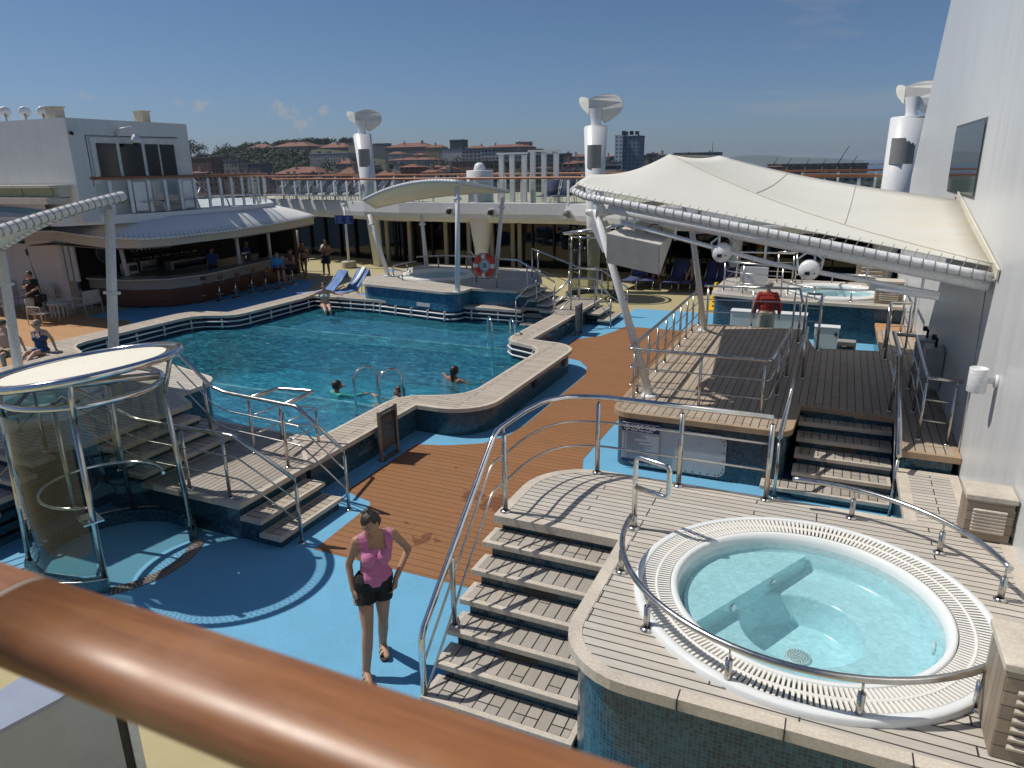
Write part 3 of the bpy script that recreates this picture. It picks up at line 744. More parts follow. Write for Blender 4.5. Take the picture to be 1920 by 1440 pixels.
# ================================================================ FARTHER RIGHT HOT TUB ISLAND
IZ=.98
ri=thing('hot_tub_island','raised teak and mosaic island carrying the hot tub under the end of the big canopy','platform',(-.5,20.8,0))
IP=rounded([(-3.0,19.85),(-1.0,19.35),(1.66,19.3),(1.66,22.95),(-3.0,22.95)],[.35,.9,0,0,.6],6)
c2=(.1,21.05); th=[(c2[0]+1.25*math.cos(2*PI*k/40),c2[1]+1.25*math.sin(2*PI*k/40)) for k in range(40)]
m=MB(); m.prism(IP,IZ-.06,IZ,hole=th); m.build('deck_boards',OLDTEAK,ri)
m=MB(); m.prism(offset_path(IP,.015),IZ-.07,IZ+.004,hole=offset_path(IP,-.09)); m.build('edge_trim',TRIM,ri)
m=MB(); m.wall(offset_path(IP,-.06),0,IZ-.06,closed=True); m.build('mosaic_wall',TILE,ri)
hot_tub('smaller-looking round hot tub with aqua water, far right behind the canopy edge',c2,IZ,slats=False,rot=R(150))
lowrail('low curved rail along the front of the far right hot tub',200,345,[215,250,285,320],(.1,21.05),1.42,IZ,group='low curved rails of the far right hot tub')
lowrail('low curved rail along the back of the far right hot tub',140,10,[130,95,55,20],(.1,21.05),1.42,IZ,group='low curved rails of the far right hot tub')
railing('island_railing','steel railing round the left end of the far right hot tub island',[(-1.1,22.6,IZ),(-2.7,22.6,IZ),(-2.75,20.4,IZ),(-2.2,20.0,IZ),(-1.2,19.7,IZ)],h=.82,mids=(.28,.55),rad=.25)
railing('grab_rail','square steel grab loop beside the far right hot tub',[(-1.5,22.2,IZ),(-1.0,22.2,IZ)],h=.9,mids=(.5,),rad=.08)
t=thing('notice_board','blank white notice board on the railing of the far right hot tub island','board',(-1.9,20.1,IZ)); m=MB(); m.cbox((-1.95,20.15,IZ+.42),(.72,.03,.6),bev=.01); m.build('panel',WHITE,t)
vent_box('weathered wooden vent box on the far right hot tub island beside the wall',(1.3,19.9),(.6,.5,.55),IZ)
vent_box('taller wooden box behind the far right hot tub',(1.0,23.2),(.8,.5,.95),IZ-.3)
fs=thing('far_stair_box','sunlit teak step landing beyond the wall walkway','step',(1.3,18,0)); m=MB(); m.box((1.05,17.05,.5),(1.66,19.2,.58)); m.build('boards',SANDTEAK,fs); m=MB(); m.box((1.08,17.06,0),(1.66,19.2,.5)); m.build('mosaic_wall',TILE,fs)
# wet floor cone
t=thing('caution_cone','yellow four-sided caution cone standing left of the far hot tub island','cone',(-3.25,22.5,0))
YEL=plain('yellow_plastic',(.85,.55,.02),.4,var=.05)
m=MB(); m.box((-3.42,22.33,0),(-3.08,22.67,.04)); 
m.lathe([(.19,.04),(.075,.78),(.06,.86),(.001,.86)],(-3.25,22.5,0),4,smooth=False); m.build('body',YEL,t)
m=MB()
for k in range(4): m.cbox((-3.25,22.42-.13+k*.022,.16+k*.13),(.12,.008,.05))
m.build('warning_print',BLACK,t)
# ================================================================ NEAR LEFT: POOL STEPS, SHOWER, NEAR ISLAND
def teak_platform(name,label,poly,z,boards,cat='platform',tile=TILE,hole=None,trimw=.06):
    c=poly[0]; t=thing(name,label,cat,(c[0],c[1],0))
    m=MB(); m.prism(poly,z-.055,z,hole=hole); m.build('deck_boards',boards,t)
    m=MB(); m.prism(offset_path(poly,.012),z-.065,z+.004,hole=offset_path(poly,-trimw)); m.build('edge_trim',TRIM,t)
    m=MB(); m.wall(offset_path(poly,-.05),0,z-.055,closed=True); m.build('mosaic_wall',tile,t); return t
BAYTEAK=planks('weathered_teak_bay',(.34,.29,.23),(.46,.39,.32),(.02,.018,.016),.085,1.3,'y',grey=.35)
npf=teak_platform('poolside_platform','low teak landing beside the near end of the pool, half in shade',
  rounded([(-7.95,5.78),(-6.3,5.78),(-6.3,7.08),(-6.8,7.6),(-7.5,7.95),(-8.3,7.95),(-8.3,7.2),(-7.95,7.2)],[.0,0,0,.2,.2,0,0,0]),.506,BAYTEAK)
s1=thing('poolside_steps','two low teak steps up to the pool landing, right of the glass shower','steps',(-5.9,6.4,0))
def side_tread(parent,x0,x1,y0,y1,z,sgn=1,tm=None):
    m=MB(); m.box((x0,y0,z-.055),(x1,y1,z),bev=.006); t=m.build('tread',TRIM,parent)
    m=MB(); m.box((x0+.05,y0+.05,z),(x1-.05,y1-.05,z+.003)); m.build('tread_inlay',OLDTREADX,t); return t
OLDTREADX=planks('tread_teak_across',(.40,.34,.26),(.55,.46,.35),(.015,.013,.012),.11,.6,'x',grey=.3)
for k,(x1,z) in enumerate(((-5.7,.17),(-5.98,.34))):
    side_tread(s1,x1-.33,x1,5.78,7.0,z); under(s1,-6.4,x1-.05,5.84+.003*k,6.96-.003*k,0.0,z-.055)
# steps from landing up to near island
ISZ=.97
s2=thing('island_steps','shaded teak steps climbing to the near island, seen through the glass shower','steps',(-8.3,6.6,.5))
for k in range(3):
    z=.506+.116*(k+1); x1=-7.9-.29*k
    P=[(x1-.36,5.9),(x1-.0,5.9+.0),(x1,7.35-.0*k),(x1-.36,7.35)]
    side_tread(s2,x1-.36,x1,5.75+.05*k,7.4-.05*k,z); under(s2,x1-.8,x1-.05,5.82+.05*k,7.3,.0 if k==0 else z-.116,z-.055)
ITB=(-11.2,6.3)
hb=[(ITB[0]+1.25*math.cos(2*PI*k/40),ITB[1]+1.25*math.sin(2*PI*k/40)) for k in range(40)]
NI=rounded([(-8.8,5.7),(-8.8,7.45),(-9.4,7.75),(-9.4,8.6),(-13.3,9.6),(-13.6,4.1),(-10.6,4.1),(-10.2,5.2),(-9.3,5.2)],[.0,.1,.0,.5,.8,.3,0,.1,.0])
ni=teak_platform('near_hot_tub_island','raised teak island with mosaic sides behind the glass shower on the left',NI,ISZ,OLDTEAK,hole=hb)
hot_tub('round hot tub on the left island, mostly hidden behind the glass shower roof',ITB,ISZ,slats=False,rot=R(30))
s3=thing('lower_island_steps','dark shaded teak steps at the left edge of the picture below the near island','steps',(-9.6,4.4,0))
for k in range(6):
    z=.15*(k+1); y0=3.75+.26*k
    stair_tread(s3,-10.4,-8.95,y0,y0+.31,z); under(s3,-10.35,-9.0,y0+.05,5.3,0 if k==0 else z-.15,z-.055)
# railings here
LG='steel railings round the pool landing'
railing('landing_railing','steel railing on the near side of the pool landing, bending down beside the two steps',
 [(-8.95,5.62,ISZ),(-7.95,5.85,.506),(-6.3,5.86,.506),(-5.6,6.03,0)],h=.86,mids=(.3,.58),pp=[(-8.3,5.75,.64),(-7.2,5.87,.506),(-6.53,5.88,.506),(-5.6,6.03,0)],rad=.08,group=LG)
railing('landing_railing','steel railing on the pool side of the pool landing, bending down to the brown deck',
 [(-9.1,7.5,ISZ),(-8.0,7.15,.56),(-7.75,7.14,.506),(-6.35,7.02,.506),(-5.6,6.98,0)],h=.86,mids=(.3,.58),pp=[(-8.2,7.2,.64),(-7.3,7.12,.506),(-6.5,6.9,.506),(-5.6,6.98,0)],rad=.06,group=LG)
railing('landing_railing','short square steel railing at the water edge of the pool landing',
 [(-7.25,7.15,.506),(-7.35,7.75,.45),(-6.75,7.85,.45),(-6.6,7.1,.506)],h=.84,mids=(.3,.58),pp=[(-7.35,7.75,.2),(-6.75,7.85,.2)],rad=.05,group=LG)
railing('stair_railing','steel railing down the shaded steps at the left edge of the picture',[(-9.0,5.3,ISZ),(-8.95,3.75,0.0)],h=.86,mids=(.3,.58),pp=[(-9.0,5.3,ISZ),(-8.95,4.5,.5),(-8.9,3.7,0)],rad=.06,group=LG)
lowrail('low curved rail round the hot tub on the left island',-40,140,[-30,20,70,120],ITB,1.42,ISZ,group='low curved rails on the left island')
# ---------------------------------------------------------------- glass showers
def shower(label,c,a_open=0,lid_c=(.1,0,2.36),lr=.98,b=.125,cc=0.007,ringz=2.11,R0=.86,group=None,bowl=True,dot=3):
    t=thing('glass_shower',label,'shower',(c[0],c[1],0),group)
    def arcpts(r,z,a0,a1,n=40): return [(r*math.cos(R(a0+(a1-a0)*k/n)),r*math.sin(R(a0+(a1-a0)*k/n)),z) for k in range(n+1)]
    o1=a_open+42;o2=a_open+318
    m=MB()
    outer=[(p[0],p[1]) for p in arcpts(R0+.05,0,o1,o2)]; inner=[(p[0],p[1]) for p in arcpts(R0-.05,0,o1,o2)]
    m.prism(outer+inner[::-1],0,.17); m.build('mosaic_kerb',TILE,t,world=False)
    m=MB(); m.tube(arcpts(R0+.045,.172,o1,o2),.008,6); m.build('kerb_strip',STEEL,t,world=False)
    m=MB(); P=[(p[0],p[1]) for p in arcpts(R0+.12,0,a_open-42,a_open+42,16)]; Q=[(p[0],p[1]) for p in arcpts(R0-.03,0,a_open-42,a_open+42,16)]; m.prism(P+Q[::-1],.004,.016); 
    dg=plain('drain_grating',(.13,.115,.10),.6,var=.3,fine=60); m.build('drain_grating',dg,t,world=False)
    m=MB()
    for k in range(34):
        a=R(a_open-41+82*k/33); u=V((math.cos(a),math.sin(a),0)); m.tube([u*(R0-.03)+V((0,0,.018)),u*(R0+.12)+V((0,0,.018))],.0065,4)
    m.build('grating_bar',plain('grating_bar',(.32,.28,.25),.5),t,world=False)
    ps=[a_open-44,a_open+44,a_open+128,a_open+232]
    for i,a in enumerate(ps):
        u=V((math.cos(R(a)),math.sin(R(a)),0)); m=MB(); m.cyl(u*(R0-.0)+V((0,0,.16)),u*(R0-.07)+V((0,0,ringz)),.032,seg=12); m.build('post',STEEL,t,world=False)
    m=MB(); m.tube([p for p in arcpts(R0-.06,ringz,0,360,48)][:-1],.034,10,closed=True); m.build('top_ring',CHROME,t,world=False)
    # lid
    def L(r,n=64,dz=0): return [(lid_c[0]+r*math.cos(2*PI*k/n),lid_c[1]+r*math.sin(2*PI*k/n),lid_c[2]+b*r*math.cos(2*PI*k/n)+cc*r*math.sin(2*PI*k/n)+dz) for k in range(n)]
    m=MB(); m.tube(L(lr),.042,12,closed=True); m.build('lid_ring',CHROME,t,world=False)
    m=MB(); rows=[L(lr*f,64,.035*(1-f*f)) for f in (.01,.3,.6,.84)]; m.grid(rows,closed_u=True); m.build('lid_fabric',SAIL,t,world=False)
    m=MB(); A=L(lr*.84,96);B=L(lr*.96,96)
    for k in range(96): m.tube([A[k],B[(k+1)%96]],.0035,4,caps=False); m.tube([A[k],B[k-1]],.0035,4,caps=False)
    m.build('lacing',plain('lacing_cord',(.15,.14,.12),.8),t,world=False)
    for a in ps:
        u=V((math.cos(R(a)),math.sin(R(a)),0)); q=V(lid_c)+V((u.x*lr*.9,u.y*lr*.9,b*u.x*lr*.9+cc*u.y*lr*.9)); m=MB(); m.cyl(u*(R0-.07)+V((0,0,ringz-.22)),q,.028,seg=10); m.build('lid_strut',STEEL,t,world=False)
    m=MB(); a=R(a_open+44);a2=R(a_open+232); m.cyl((( R0-.07)*math.cos(a),(R0-.07)*math.sin(a),ringz+.04),((R0-.07)*math.cos(a2),(R0-.07)*math.sin(a2),ringz+.06),.045,seg=10); m.build('cross_beam',STEEL,t,world=False)
    # glass panels
    for a0,a1 in ((a_open+47,a_open+126),(a_open+130,a_open+230),(a_open+234,a_open+312)):
        m=MB(); m.grid([arcpts(R0-.03,z,a0,a1,20) for z in (.20,ringz-.12)]); m.build('glass_panel',SHGLASS,t,world=False)
    m=MB(); m.tube(arcpts(R0-.22,.92,a_open+50,a_open+310),.019,8); m.build('grab_ring',CHROME,t,world=False)
    m=MB(); u=V((math.cos(R(a_open+180)),math.sin(R(a_open+180)),0)); m.cyl(u*.62+V((0,0,.1)),u*.62+V((0,0,1.85)),.03,seg=10); m.tube([u*.62+V((0,0,1.8)),u*.4+V((0,0,1.95)),u*.25+V((0,0,1.92))],.015,8); m.cyl(u*.25+V((0,0,1.92)),u*.22+V((0,0,1.88)),.02,.07,14); m.build('shower_column',STEEL,t,world=False)
    m=MB(); u=V((math.cos(R(a_open-48)),math.sin(R(a_open-48)),0)); m.cbox(u*(R0-.12)+V((0,0,.83)),(.3,.2,.015),rz=R(a_open-20)); m.build('soap_shelf',CHROME,t,world=False)
    return t
shower('large round glass shower cabin with tilted fabric lid in the left foreground',(-7.52,4.97),a_open=0,group='round glass shower cabins')
shower('distant round glass shower cabin standing beyond the pool near the steps',(-7.5,23.3),a_open=-60,lid_c=(0,0,2.3),lr=1.0,b=.14,cc=-.02,group='round glass shower cabins')
# ---------------------------------------------------------------- ladders
def ladder(label,p,q,shelf=.0):
    """two hoops; p,q = world positions of the hoops' shelf-side feet; each hoop spans towards the deep water"""
    t=thing('pool_ladder',label,'ladder',(p[0],p[1],-.14),'steel pool ladders between deep and shallow water')
    for a in (p,q):
        dx,dy=LD
        b=V((a[0]+dx,a[1]+dy,-.9)); a=V((a[0],a[1],-.14)); top=.84
        pts=[a,V((a.x,a.y,top-.22))]
        c=(V((a.x,a.y,0))+V((b.x,b.y,0)))/2; d=(V((b.x,b.y,0))-V((a.x,a.y,0)))/2
        for k in range(1,12): pts.append(c-d*math.cos(PI*k/12)+V((0,0,top-.22+.22*math.sin(PI*k/12))))
        pts+= [V((b.x,b.y,top-.22)),b]
        m=MB(); m.tube(pts,.025,10); m.build('hoop',CHROME,t)
    for z in (-.35,-.65): m=MB(); m.tube([V((p[0]+dx,p[1]+dy,z)),V((q[0]+dx,q[1]+dy,z))],.03,8); m.build('rung',CHROME,t)
    return t
LD=(.22,.42); ladder('steel pool ladder of two hoops, nearer one standing beside two swimmers',(-7.93,10.35),(-7.4,10.38))
LD=(.28,-.35); ladder('steel pool ladder of two hoops, farther one by the far shallow end',(-7.75,15.65),(-7.12,15.6))
# ---------------------------------------------------------------- rule signs at the pool wall
def rule_sign(label,y0,y1,x=-6.12,h=.82):
    t=thing('rules_sign',label,'sign',(x,(y0+y1)/2,0),'framed pool rules signs')
    FR=plain('bronze_frame',(.22,.17,.13),.4)
    for y in (y0,y1):
        m=MB(); m.box((x-.02,y-.02,0),(x+.02,y+.02,h)); m.build('post',FR,t)
    m=MB(); m.box((x-.014,y0,.16),(x-.004,y1,h-.02)); m.build('board',plain('rules_board',(.025,.02,.02),.35),t)
    m=MB(); m.box((x-.05,y0,.0),(x+.06,y1,.03)); m.build('foot_rail',STEEL,t)
    m=MB(); random.seed(5)
    for k in range(25):
        z=h-.13-k*.021; L=(y1-y0-.1)*random.uniform(.35,1.); 
        m.box((x-.004,y0+.05,z-.004),(x-.0025,y0+.05+L,z+.003))
    m.build('printed_line',plain('rules_print',(.16,.14,.13),.6),t)
    M=Matrix.Translation((x-.003,y0+.1,h-.075))@Matrix.Rotation(PI/2,4,'Z')@Matrix.Rotation(PI/2,4,'X')
    text('POOL RULES',.045,PW,t,M,bold=.001)
    m=MB()
    for yy in (y0+.055,y1-.055): m.tube([(x-.002,yy+.024*math.cos(a*PI/8),h-.06+.024*math.sin(a*PI/8)) for a in range(16)],.0028,5,closed=True)
    m.build('symbol',PW,t,split=True)
rule_sign('tall dark framed pool rules sign against the pool wall, picture centre',8.52,8.98)
rule_sign('dark framed rules sign at the far end of the pool wall by the far steps',17.66,18.12)
# ================================================================ FOREGROUND BALUSTRADE
t=thing('foreground_handrail','thick glossy varnished wooden handrail crossing the lower left foreground','handrail',(-.8,.34,3.94))
prof=[]
rows=[]
for x,s in [(-2.6,1),(-.93,1),(-.915,1)]: pass
def oval(x,yc=.37,zc=3.957,a=.0505,b=.0310): return [(x,yc+a*math.copysign(abs(math.cos(2*PI*k/40))**.8,math.cos(2*PI*k/40)),zc+b*math.copysign(abs(math.sin(2*PI*k/40))**.8,math.sin(2*PI*k/40))) for k in range(40)]
xs=aY(60,1130,.39).x
for xa,xb in ((-3.0,xs-.004),(xs+.004,1.2)):
    m=MB(); vr=m.grid([oval(xa)]+[oval(xa+(xb-xa)*k/8) for k in range(1,8)]+[oval(xb)],closed_u=True); m.cap(vr[0]);m.cap(vr[-1],True); m.build('rail_section',RAILW,t)
m=MB(); m.grid([oval(xs-.004,a=.0497,b=.0302),oval(xs+.004,a=.0497,b=.0302)],closed_u=True); m.build('joint_ring',plain('rail_joint',(.35,.30,.24),.4),t)
m=MB(); m.box((-3.0,.36,3.895),(1.2,.385,3.93)); m.build('under_rail',plain('rail_steel',(.12,.11,.10),.5),t)
m=MB(); m.box((-3.2,-1.6,2.62),(3.0,.24,2.78)); o=m.build('upper_deck_floor',TAND); tag(o,kind='structure')
t=thing('rounded_counter','rounded pale grey counter below the wooden handrail in the bottom left corner','counter',(-4.5,2.5,0))
P=rounded([(-4.22,2.22),(-4.22,2.55),(-4.63,2.55),(-4.63,2.0),(-5.0,1.45),(-5.5,1.1),(-5.3,.8),(-4.7,1.2),(-4.33,1.75)],[0,0,0,.3,.3,0,0,.3,.3])
m=MB(); m.prism(P,0,1.17); m.build('body',plain('counter_grey',(.42,.43,.44),.5,var=.06),t)
m=MB(); m.prism(offset_path(P,.012),1.17,1.2); m.build('top',plain('counter_top',(.30,.34,.42),.25,var=.06),t)
m=MB(); m.box((-4.30,2.555,0),(-4.23,2.62,1.17)); m.build('gap_seal',BLACK,t)
m=MB(); m.box((-4.55,2.62,0),(-4.22,2.69,1.2)); m.build('end_panel',WHITE,t)
# ================================================================ FAR ISLAND, ITS CANOPY
FZ=.97; FT=(-11.9,20.5)
hb=[(FT[0]+1.25*math.cos(2*PI*k/40),FT[1]+1.25*math.sin(2*PI*k/40)) for k in range(40)]
FI=rounded([(-13.3,18.15),(-9.65,17.55),(-9.65,18.45),(-8.15,18.45),(-8.15,20.3),(-9.2,22.7),(-13.7,22.7),(-13.95,19.4)],[.5,.8,.0,0,.0,.5,.6,.4],6)
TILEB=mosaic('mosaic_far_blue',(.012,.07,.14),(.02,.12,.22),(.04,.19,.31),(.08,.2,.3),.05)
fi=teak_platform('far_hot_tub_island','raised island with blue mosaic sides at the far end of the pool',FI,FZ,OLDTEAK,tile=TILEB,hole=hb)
m=MB(); m.wall(offset_path(FI,-.051),-.2,.0,closed=True); m.build('underwater_wall',TILEB,fi)
FFp=[p for p in offset_path(FI,-.035) if p[1]<18.6 and -13.7<p[0]<-8.2]; FFp.sort(key=lambda p:p[0])
m=MB(); m.wall(FFp,-.2,.40); m.build('gutter_band',NAVYT,fi)
for z in (.19,.33): m=MB(); m.tube([(x,y-.06,z) for x,y in FFp],.021,6); m.build('gutter_rail',WHITE,fi)
m=MB(); x=-13.2
while x<-9.6: f=(x+13.3)/3.65; m.cbox((x,18.15-.6*f+.0,.27),(.035,.1,.26)); x+=.62
m.build('gutter_bracket',WHITE,fi,split=True)
m=MB(); m.cbox((-10.9,17.80,.52),(.5,.02,.1),rz=-.16); m.build('depth_plate',plain('plate',(.6,.55,.5),.5),fi)
hot_tub('round hot tub on the far island under the small canopy',FT,FZ,slats=False,rot=R(60))
lowrail('low curved steel rail along the left side of the far island hot tub',150,265,[165,205,250],FT,1.5,FZ,group='low curved rails on the far island')
lowrail('low curved steel rail behind the far island hot tub',150,40,[120,80,50],FT,1.5,FZ,h=.45,group='low curved rails on the far island')
railing('island_railing','steel railing beside the life ring on the far island',[(-10.5,20.1,FZ),(-9.6,18.7,FZ),(-8.2,18.6,FZ),(-7.05,18.5,.42)],h=.86,mids=(.3,.58),pp=[(-9.9,19.3,FZ),(-8.9,18.65,FZ),(-7.9,18.55,.9),(-7.05,18.5,.42)],rad=.1)
railing('island_railing','steel railing on the far side of the far island steps',[(-8.6,20.6,FZ),(-8.2,20.1,FZ),(-6.9,20.2,.5),(-6.4,20.3,.5)],h=.95,mids=(.4,),rad=.05)
RED=plain('ring_red',(.62,.05,.02),.45,var=.15); 
t=thing('life_ring','orange-red life ring with white bands hanging on the railing of the far island','life ring',(-8.85,18.45,1.35))
lc=aY(908,498,18.45)
def torus(m,c,R1,r,a0,a1,seg=20,ax=(V((1,0,0)),V((0,0,1)))):
    pts=[V(c)+ax[0]*(R1*math.cos(R(a0+(a1-a0)*k/seg)))+ax[1]*(R1*math.sin(R(a0+(a1-a0)*k/seg))) for k in range(seg+1)]; m.tube(pts,r,10,caps=True)
for k in range(4):
    m=MB(); torus(m,lc,.27,.078,k*90+12,k*90+78); m.build('ring_segment',RED,t)
    m=MB(); torus(m,lc,.27,.080,k*90-12,k*90+12,6); m.build('white_band',plain('ring_white',(.72,.7,.68),.5),t)
m=MB(); m.lathe([(.001,0),(.215,0),(.215,.01),(.001,.012)],lc+V((0,.03,0)),24,M=Matrix.Rotation(PI/2,3,'X')); m.build('backing_disc',WHITE,t)
m=MB(); m.cbox(lc+V((0,.01,0)),(.11,.01,.12)); m.build('symbol_plate',plain('sign_green',(.02,.16,.15),.5),t)
m=MB(); m.tube([lc+V((.028*math.cos(a*PI/8),.002,.028*math.sin(a*PI/8))) for a in range(16)],.006,5,closed=True); m.build('symbol',PW,t)
m=MB(); 
for k in range(4):
    a=R(k*90); b2=R(k*90+90); P=[lc+V((.35*math.cos(a+(b2-a)*j/8)*(1+.12*math.sin(PI*j/8)),-.03,.35*math.sin(a+(b2-a)*j/8)*(1+.12*math.sin(PI*j/8))-.02*math.sin(PI*j/8))) for j in range(9)]; m.tube(P,.008,5)
m.build('grab_rope',BLACK,t)
# island steps to landing, landing, steps down
s=thing('far_island_steps','teak steps going down from the far island towards its landing','steps',(-7.6,19.2,.5))
for k in range(3):
    z=FZ-.118*(k+1); x0=-8.2+.3*k
    side_tread(s,x0,x0+.36,18.5,20.0,z); under(s,x0,x0+.3,18.55,19.95,0,z-.055)
fl=teak_platform('far_landing','small teak landing at the far right corner of the pool',rounded([(-7.4,18.25),(-6.3,18.25),(-6.3,20.5),(-7.4,20.5)],0),.507,BAYTEAK)
s=thing('far_deck_steps','two teak steps from the far landing down to the blue deck','steps',(-6.0,19.8,0))
for k,(x1,z) in enumerate(((-5.62,.17),(-5.92,.34))):
    side_tread(s,x1-.36,x1,19.1,20.4,z); under(s,-6.3,x1-.05,19.15,20.35,z-.17,z-.055)
s=thing('pool_entry_steps','two sunlit steps going down into the water at the far right corner of the pool','steps',(-7.3,18.1,0))
for k,(y,z) in enumerate(((17.95,.16),(18.2,.33))):
    m=MB(); m.box((-7.85,y-.1,z-.05),(-6.9,y+.2,z),bev=.005); m.build('tread',COPT,s)
    m=MB(); m.box((-7.8,y-.05,-.14),(-6.95,y+.2,z-.05)); m.build('riser',TILEB,s)
railing('entry_rail','steel rail beside the steps that go into the water at the far corner',[(-7.9,17.75,.0),(-7.6,18.5,.5)],h=.88,mids=(.45,),rad=.03)
railing('entry_rail','steel rail from the far landing down towards the far pool wall sign',[(-6.85,17.9,.15),(-6.6,18.6,.5),(-6.0,18.9,.5),(-5.55,18.95,0)],h=.88,mids=(.3,.58),rad=.08)
railing('entry_rail','steel rail on the far side of the two far steps',[(-7.3,20.4,.5),(-6.3,20.5,.5),(-5.5,20.5,0)],h=.88,mids=(.3,.58),rad=.08)
# ---------------------------------------------------------------- fabric canopies
def patch(m,c00,c10,c11,c01,bulge=.25,nu=14,nv=14,dz=0):
    rows=[]
    for i in range(nv+1):
        v=i/nv; row=[]
        for j in range(nu+1):
            u=j/nu; p=V(c00)*(1-u)*(1-v)+V(c10)*u*(1-v)+V(c11)*u*v+V(c01)*(1-u)*v
            p.z+=bulge*4*u*(1-u)*(1-.4*v)+dz; row.append(p)
        rows.append(row)
    m.grid(rows); return rows
def laced_edge(parent,path,r=.05,n=40,mat=WHITE,inw=V((0,0,0)),tr=.005):
    m=MB(); m.tube(path,r,10); m.build('edge_tube',mat,parent)
    # lacing ties round the tube
    P=[V(p) for p in path]; L=[0]
    for i in range(1,len(P)): L.append(L[-1]+(P[i]-P[i-1]).length)
    m=MB()
    for k in range(n):
        s=(k+.5)/n*L[-1]; i=max(j for j in range(len(L)-1) if L[j]<=s); f=(s-L[i])/(L[i+1]-L[i]); c=P[i].lerp(P[i+1],f); d=(P[i+1]-P[i]).normalized()
        a=V((0,0,1)); b=d.cross(a).normalized(); a=b.cross(d)
        ring=[c+a*(r*1.12*math.cos(t*PI/5))+b*(r*1.12*math.sin(t*PI/5))+d*(.05*(t/10-.5)) for t in range(11)]
        m.tube(ring,tr,4,caps=False); m.tube([c+a*r*1.1,c+a*(r*.9)+inw*.2+d*.03],tr,4,caps=False)
    m.build('lacing',plain('lacing_dark',(.22,.22,.21),.8),parent)
t=thing('small_canopy','arched white fabric canopy on four white legs over the far island hot tub','canopy',(-11.8,20,FZ))
FLc=aY(682,375,19.3);FRc=aY(862,341,17.4);BRc=aY(954,359,21.8);BLc=aY(704,389,22.2)
m=MB(); rows=patch(m,FLc,FRc,BRc,BLc,.22); m.build('fabric',SAIL,t,solid=.02)
laced_edge(t,rows[0],.05,34,inw=V((0,1,0))); laced_edge(t,[r[-1] for r in rows],.05,24,inw=V((-1,0,0))); 
m=MB(); m.tube(rows[-1],.05,8); m.build('edge_tube',WHITE,t); m=MB(); m.tube([r[0] for r in rows],.05,8); m.build('edge_tube',WHITE,t)
for b,tp_ in ((g(728,518,FZ),aY(692,402,19.5)),(g(858,548,FZ),aY(858,350,17.7)),(g(800,501,FZ),aY(790,403,21.9)),(g(930,511,FZ),aY(943,370,21.6))):
    m=MB(); m.cyl(b,tp_,.075,.06,12); m.cyl(b,b+V((0,0,.03)),.14,seg=14); m.cyl(tp_-(tp_-b).normalized()*.35,tp_-(tp_-b).normalized()*.28,.11,seg=12); m.build('leg',WHITE,t)
# left canopy over the near island (only its beam and legs are in the picture)
t=thing('left_canopy','white tubular canopy beam with rope lacing and two white legs at the left edge','canopy',(-12.9,9.3,ISZ))
XL=-9.7
A=aX(229,371,XL);B=aX(0,436,XL); C2=B+(B-A)*.75; D=aX(8,462,-13.0); E_=V((-13.4,C2.y-.1,2.9))
P=[A+V((-.25,.12,-.03)),A,A+(B-A)*.3,A+(B-A)*.65,B,C2]
P=[p+V((0,0,.04*math.sin(PI*i/5))) for i,p in enumerate(P)]
laced_edge(t,P,.07,34,inw=V((-.8,0,-.1)))
fr_=[A.lerp(D,k/6)+V((0,.0,.10*math.sin(PI*k/6))) for k in range(7)]; nr_=[C2.lerp(E_,k/6) for k in range(7)]
m=MB(); m.grid([[fr_[k].lerp(nr_[k],j/6) for k in range(7)] for j in range(7)]); m.build('fabric',SAIL,t,solid=.02)
laced_edge(t,fr_,.05,20,inw=V((0,-1,0)))
for b,q in ((aX(213,643,-9.95),aX(205,393,-9.95)),(aX(36,700,-12.3),aX(2,472,-12.3))):
    d=(q-b); b=b-d*((b.z-ISZ)/d.z)
    m=MB(); m.cyl(b,q,.078,.068,14); m.cyl(b+d*.84,b+d*.86,.12,seg=14); m.cyl(b,b+V((0,0,.03)),.14,seg=14); m.build('leg',WHITE,t)
# ---------------------------------------------------------------- the big canopy on the right
t=thing('big_canopy','big cream stretched-fabric canopy with a peak, fixed to the ship wall on the right','canopy',(-1,13,2.5))
TIP=aY(1074,357,10.95); E0=aY(1140,376,10.2); EW=aX(1862,520,WX-.03)
Pk=aY(1255,290,13.0); Pk2=aY(1350,292,16.4); W1=aX(1864,497,WX-.01); W2=aX(1802,376,WX-.01)
def lerp(a,b,t): return V(a)*(1-t)+V(b)*t
front=[TIP+V((.0,.7,.12)),TIP+V((-.03,.3,.04)),TIP,lerp(TIP,E0,.4)+V((0,-.02,-.03)),E0]+[lerp(E0,EW,k/14) for k in range(1,15)]
up=[lerp(p,p,0)+V((0,.16,.10)) for p in front]
m=MB()
N1=len(up)
ridge=[Pk]*5+[lerp(Pk,W1,(k/14)**1.0)+V((0,0,-.16*math.sin(PI*k/14))) for k in range(1,15)]
rows=[]
for i in range(13):
    v=i/12; row=[]
    for j in range(N1):
        p=lerp(up[j],ridge[j],v); p.z-=.11*math.sin(PI*v)*(.55+.45*math.cos(PI*min(1,j/(N1-1)))) ; row.append(p)
    rows.append(row)
m.grid(rows)
back=[lerp(Pk2,W2,k/14)+V((0,0,-.10*math.sin(PI*k/14)*(1-.3*k/14))) for k in range(15)]
rd=[Pk]+[lerp(Pk,W1,k/14)+V((0,0,-.16*math.sin(PI*k/14))) for k in range(1,15)]
rows2=[[lerp(rd[j],back[j],i/10)+V((0,0,-.05*math.sin(PI*i/10))) for j in range(15)] for i in range(11)]
m.grid(rows2)
L2=V((-4.0,15.6,3.75))
m.grid([[lerp(TIP+V((0,.7,.1)),Pk,k/8)+V((0,0,-.2*math.sin(PI*k/8))) for k in range(9)],[lerp(L2,Pk2,k/8) for k in range(9)]])
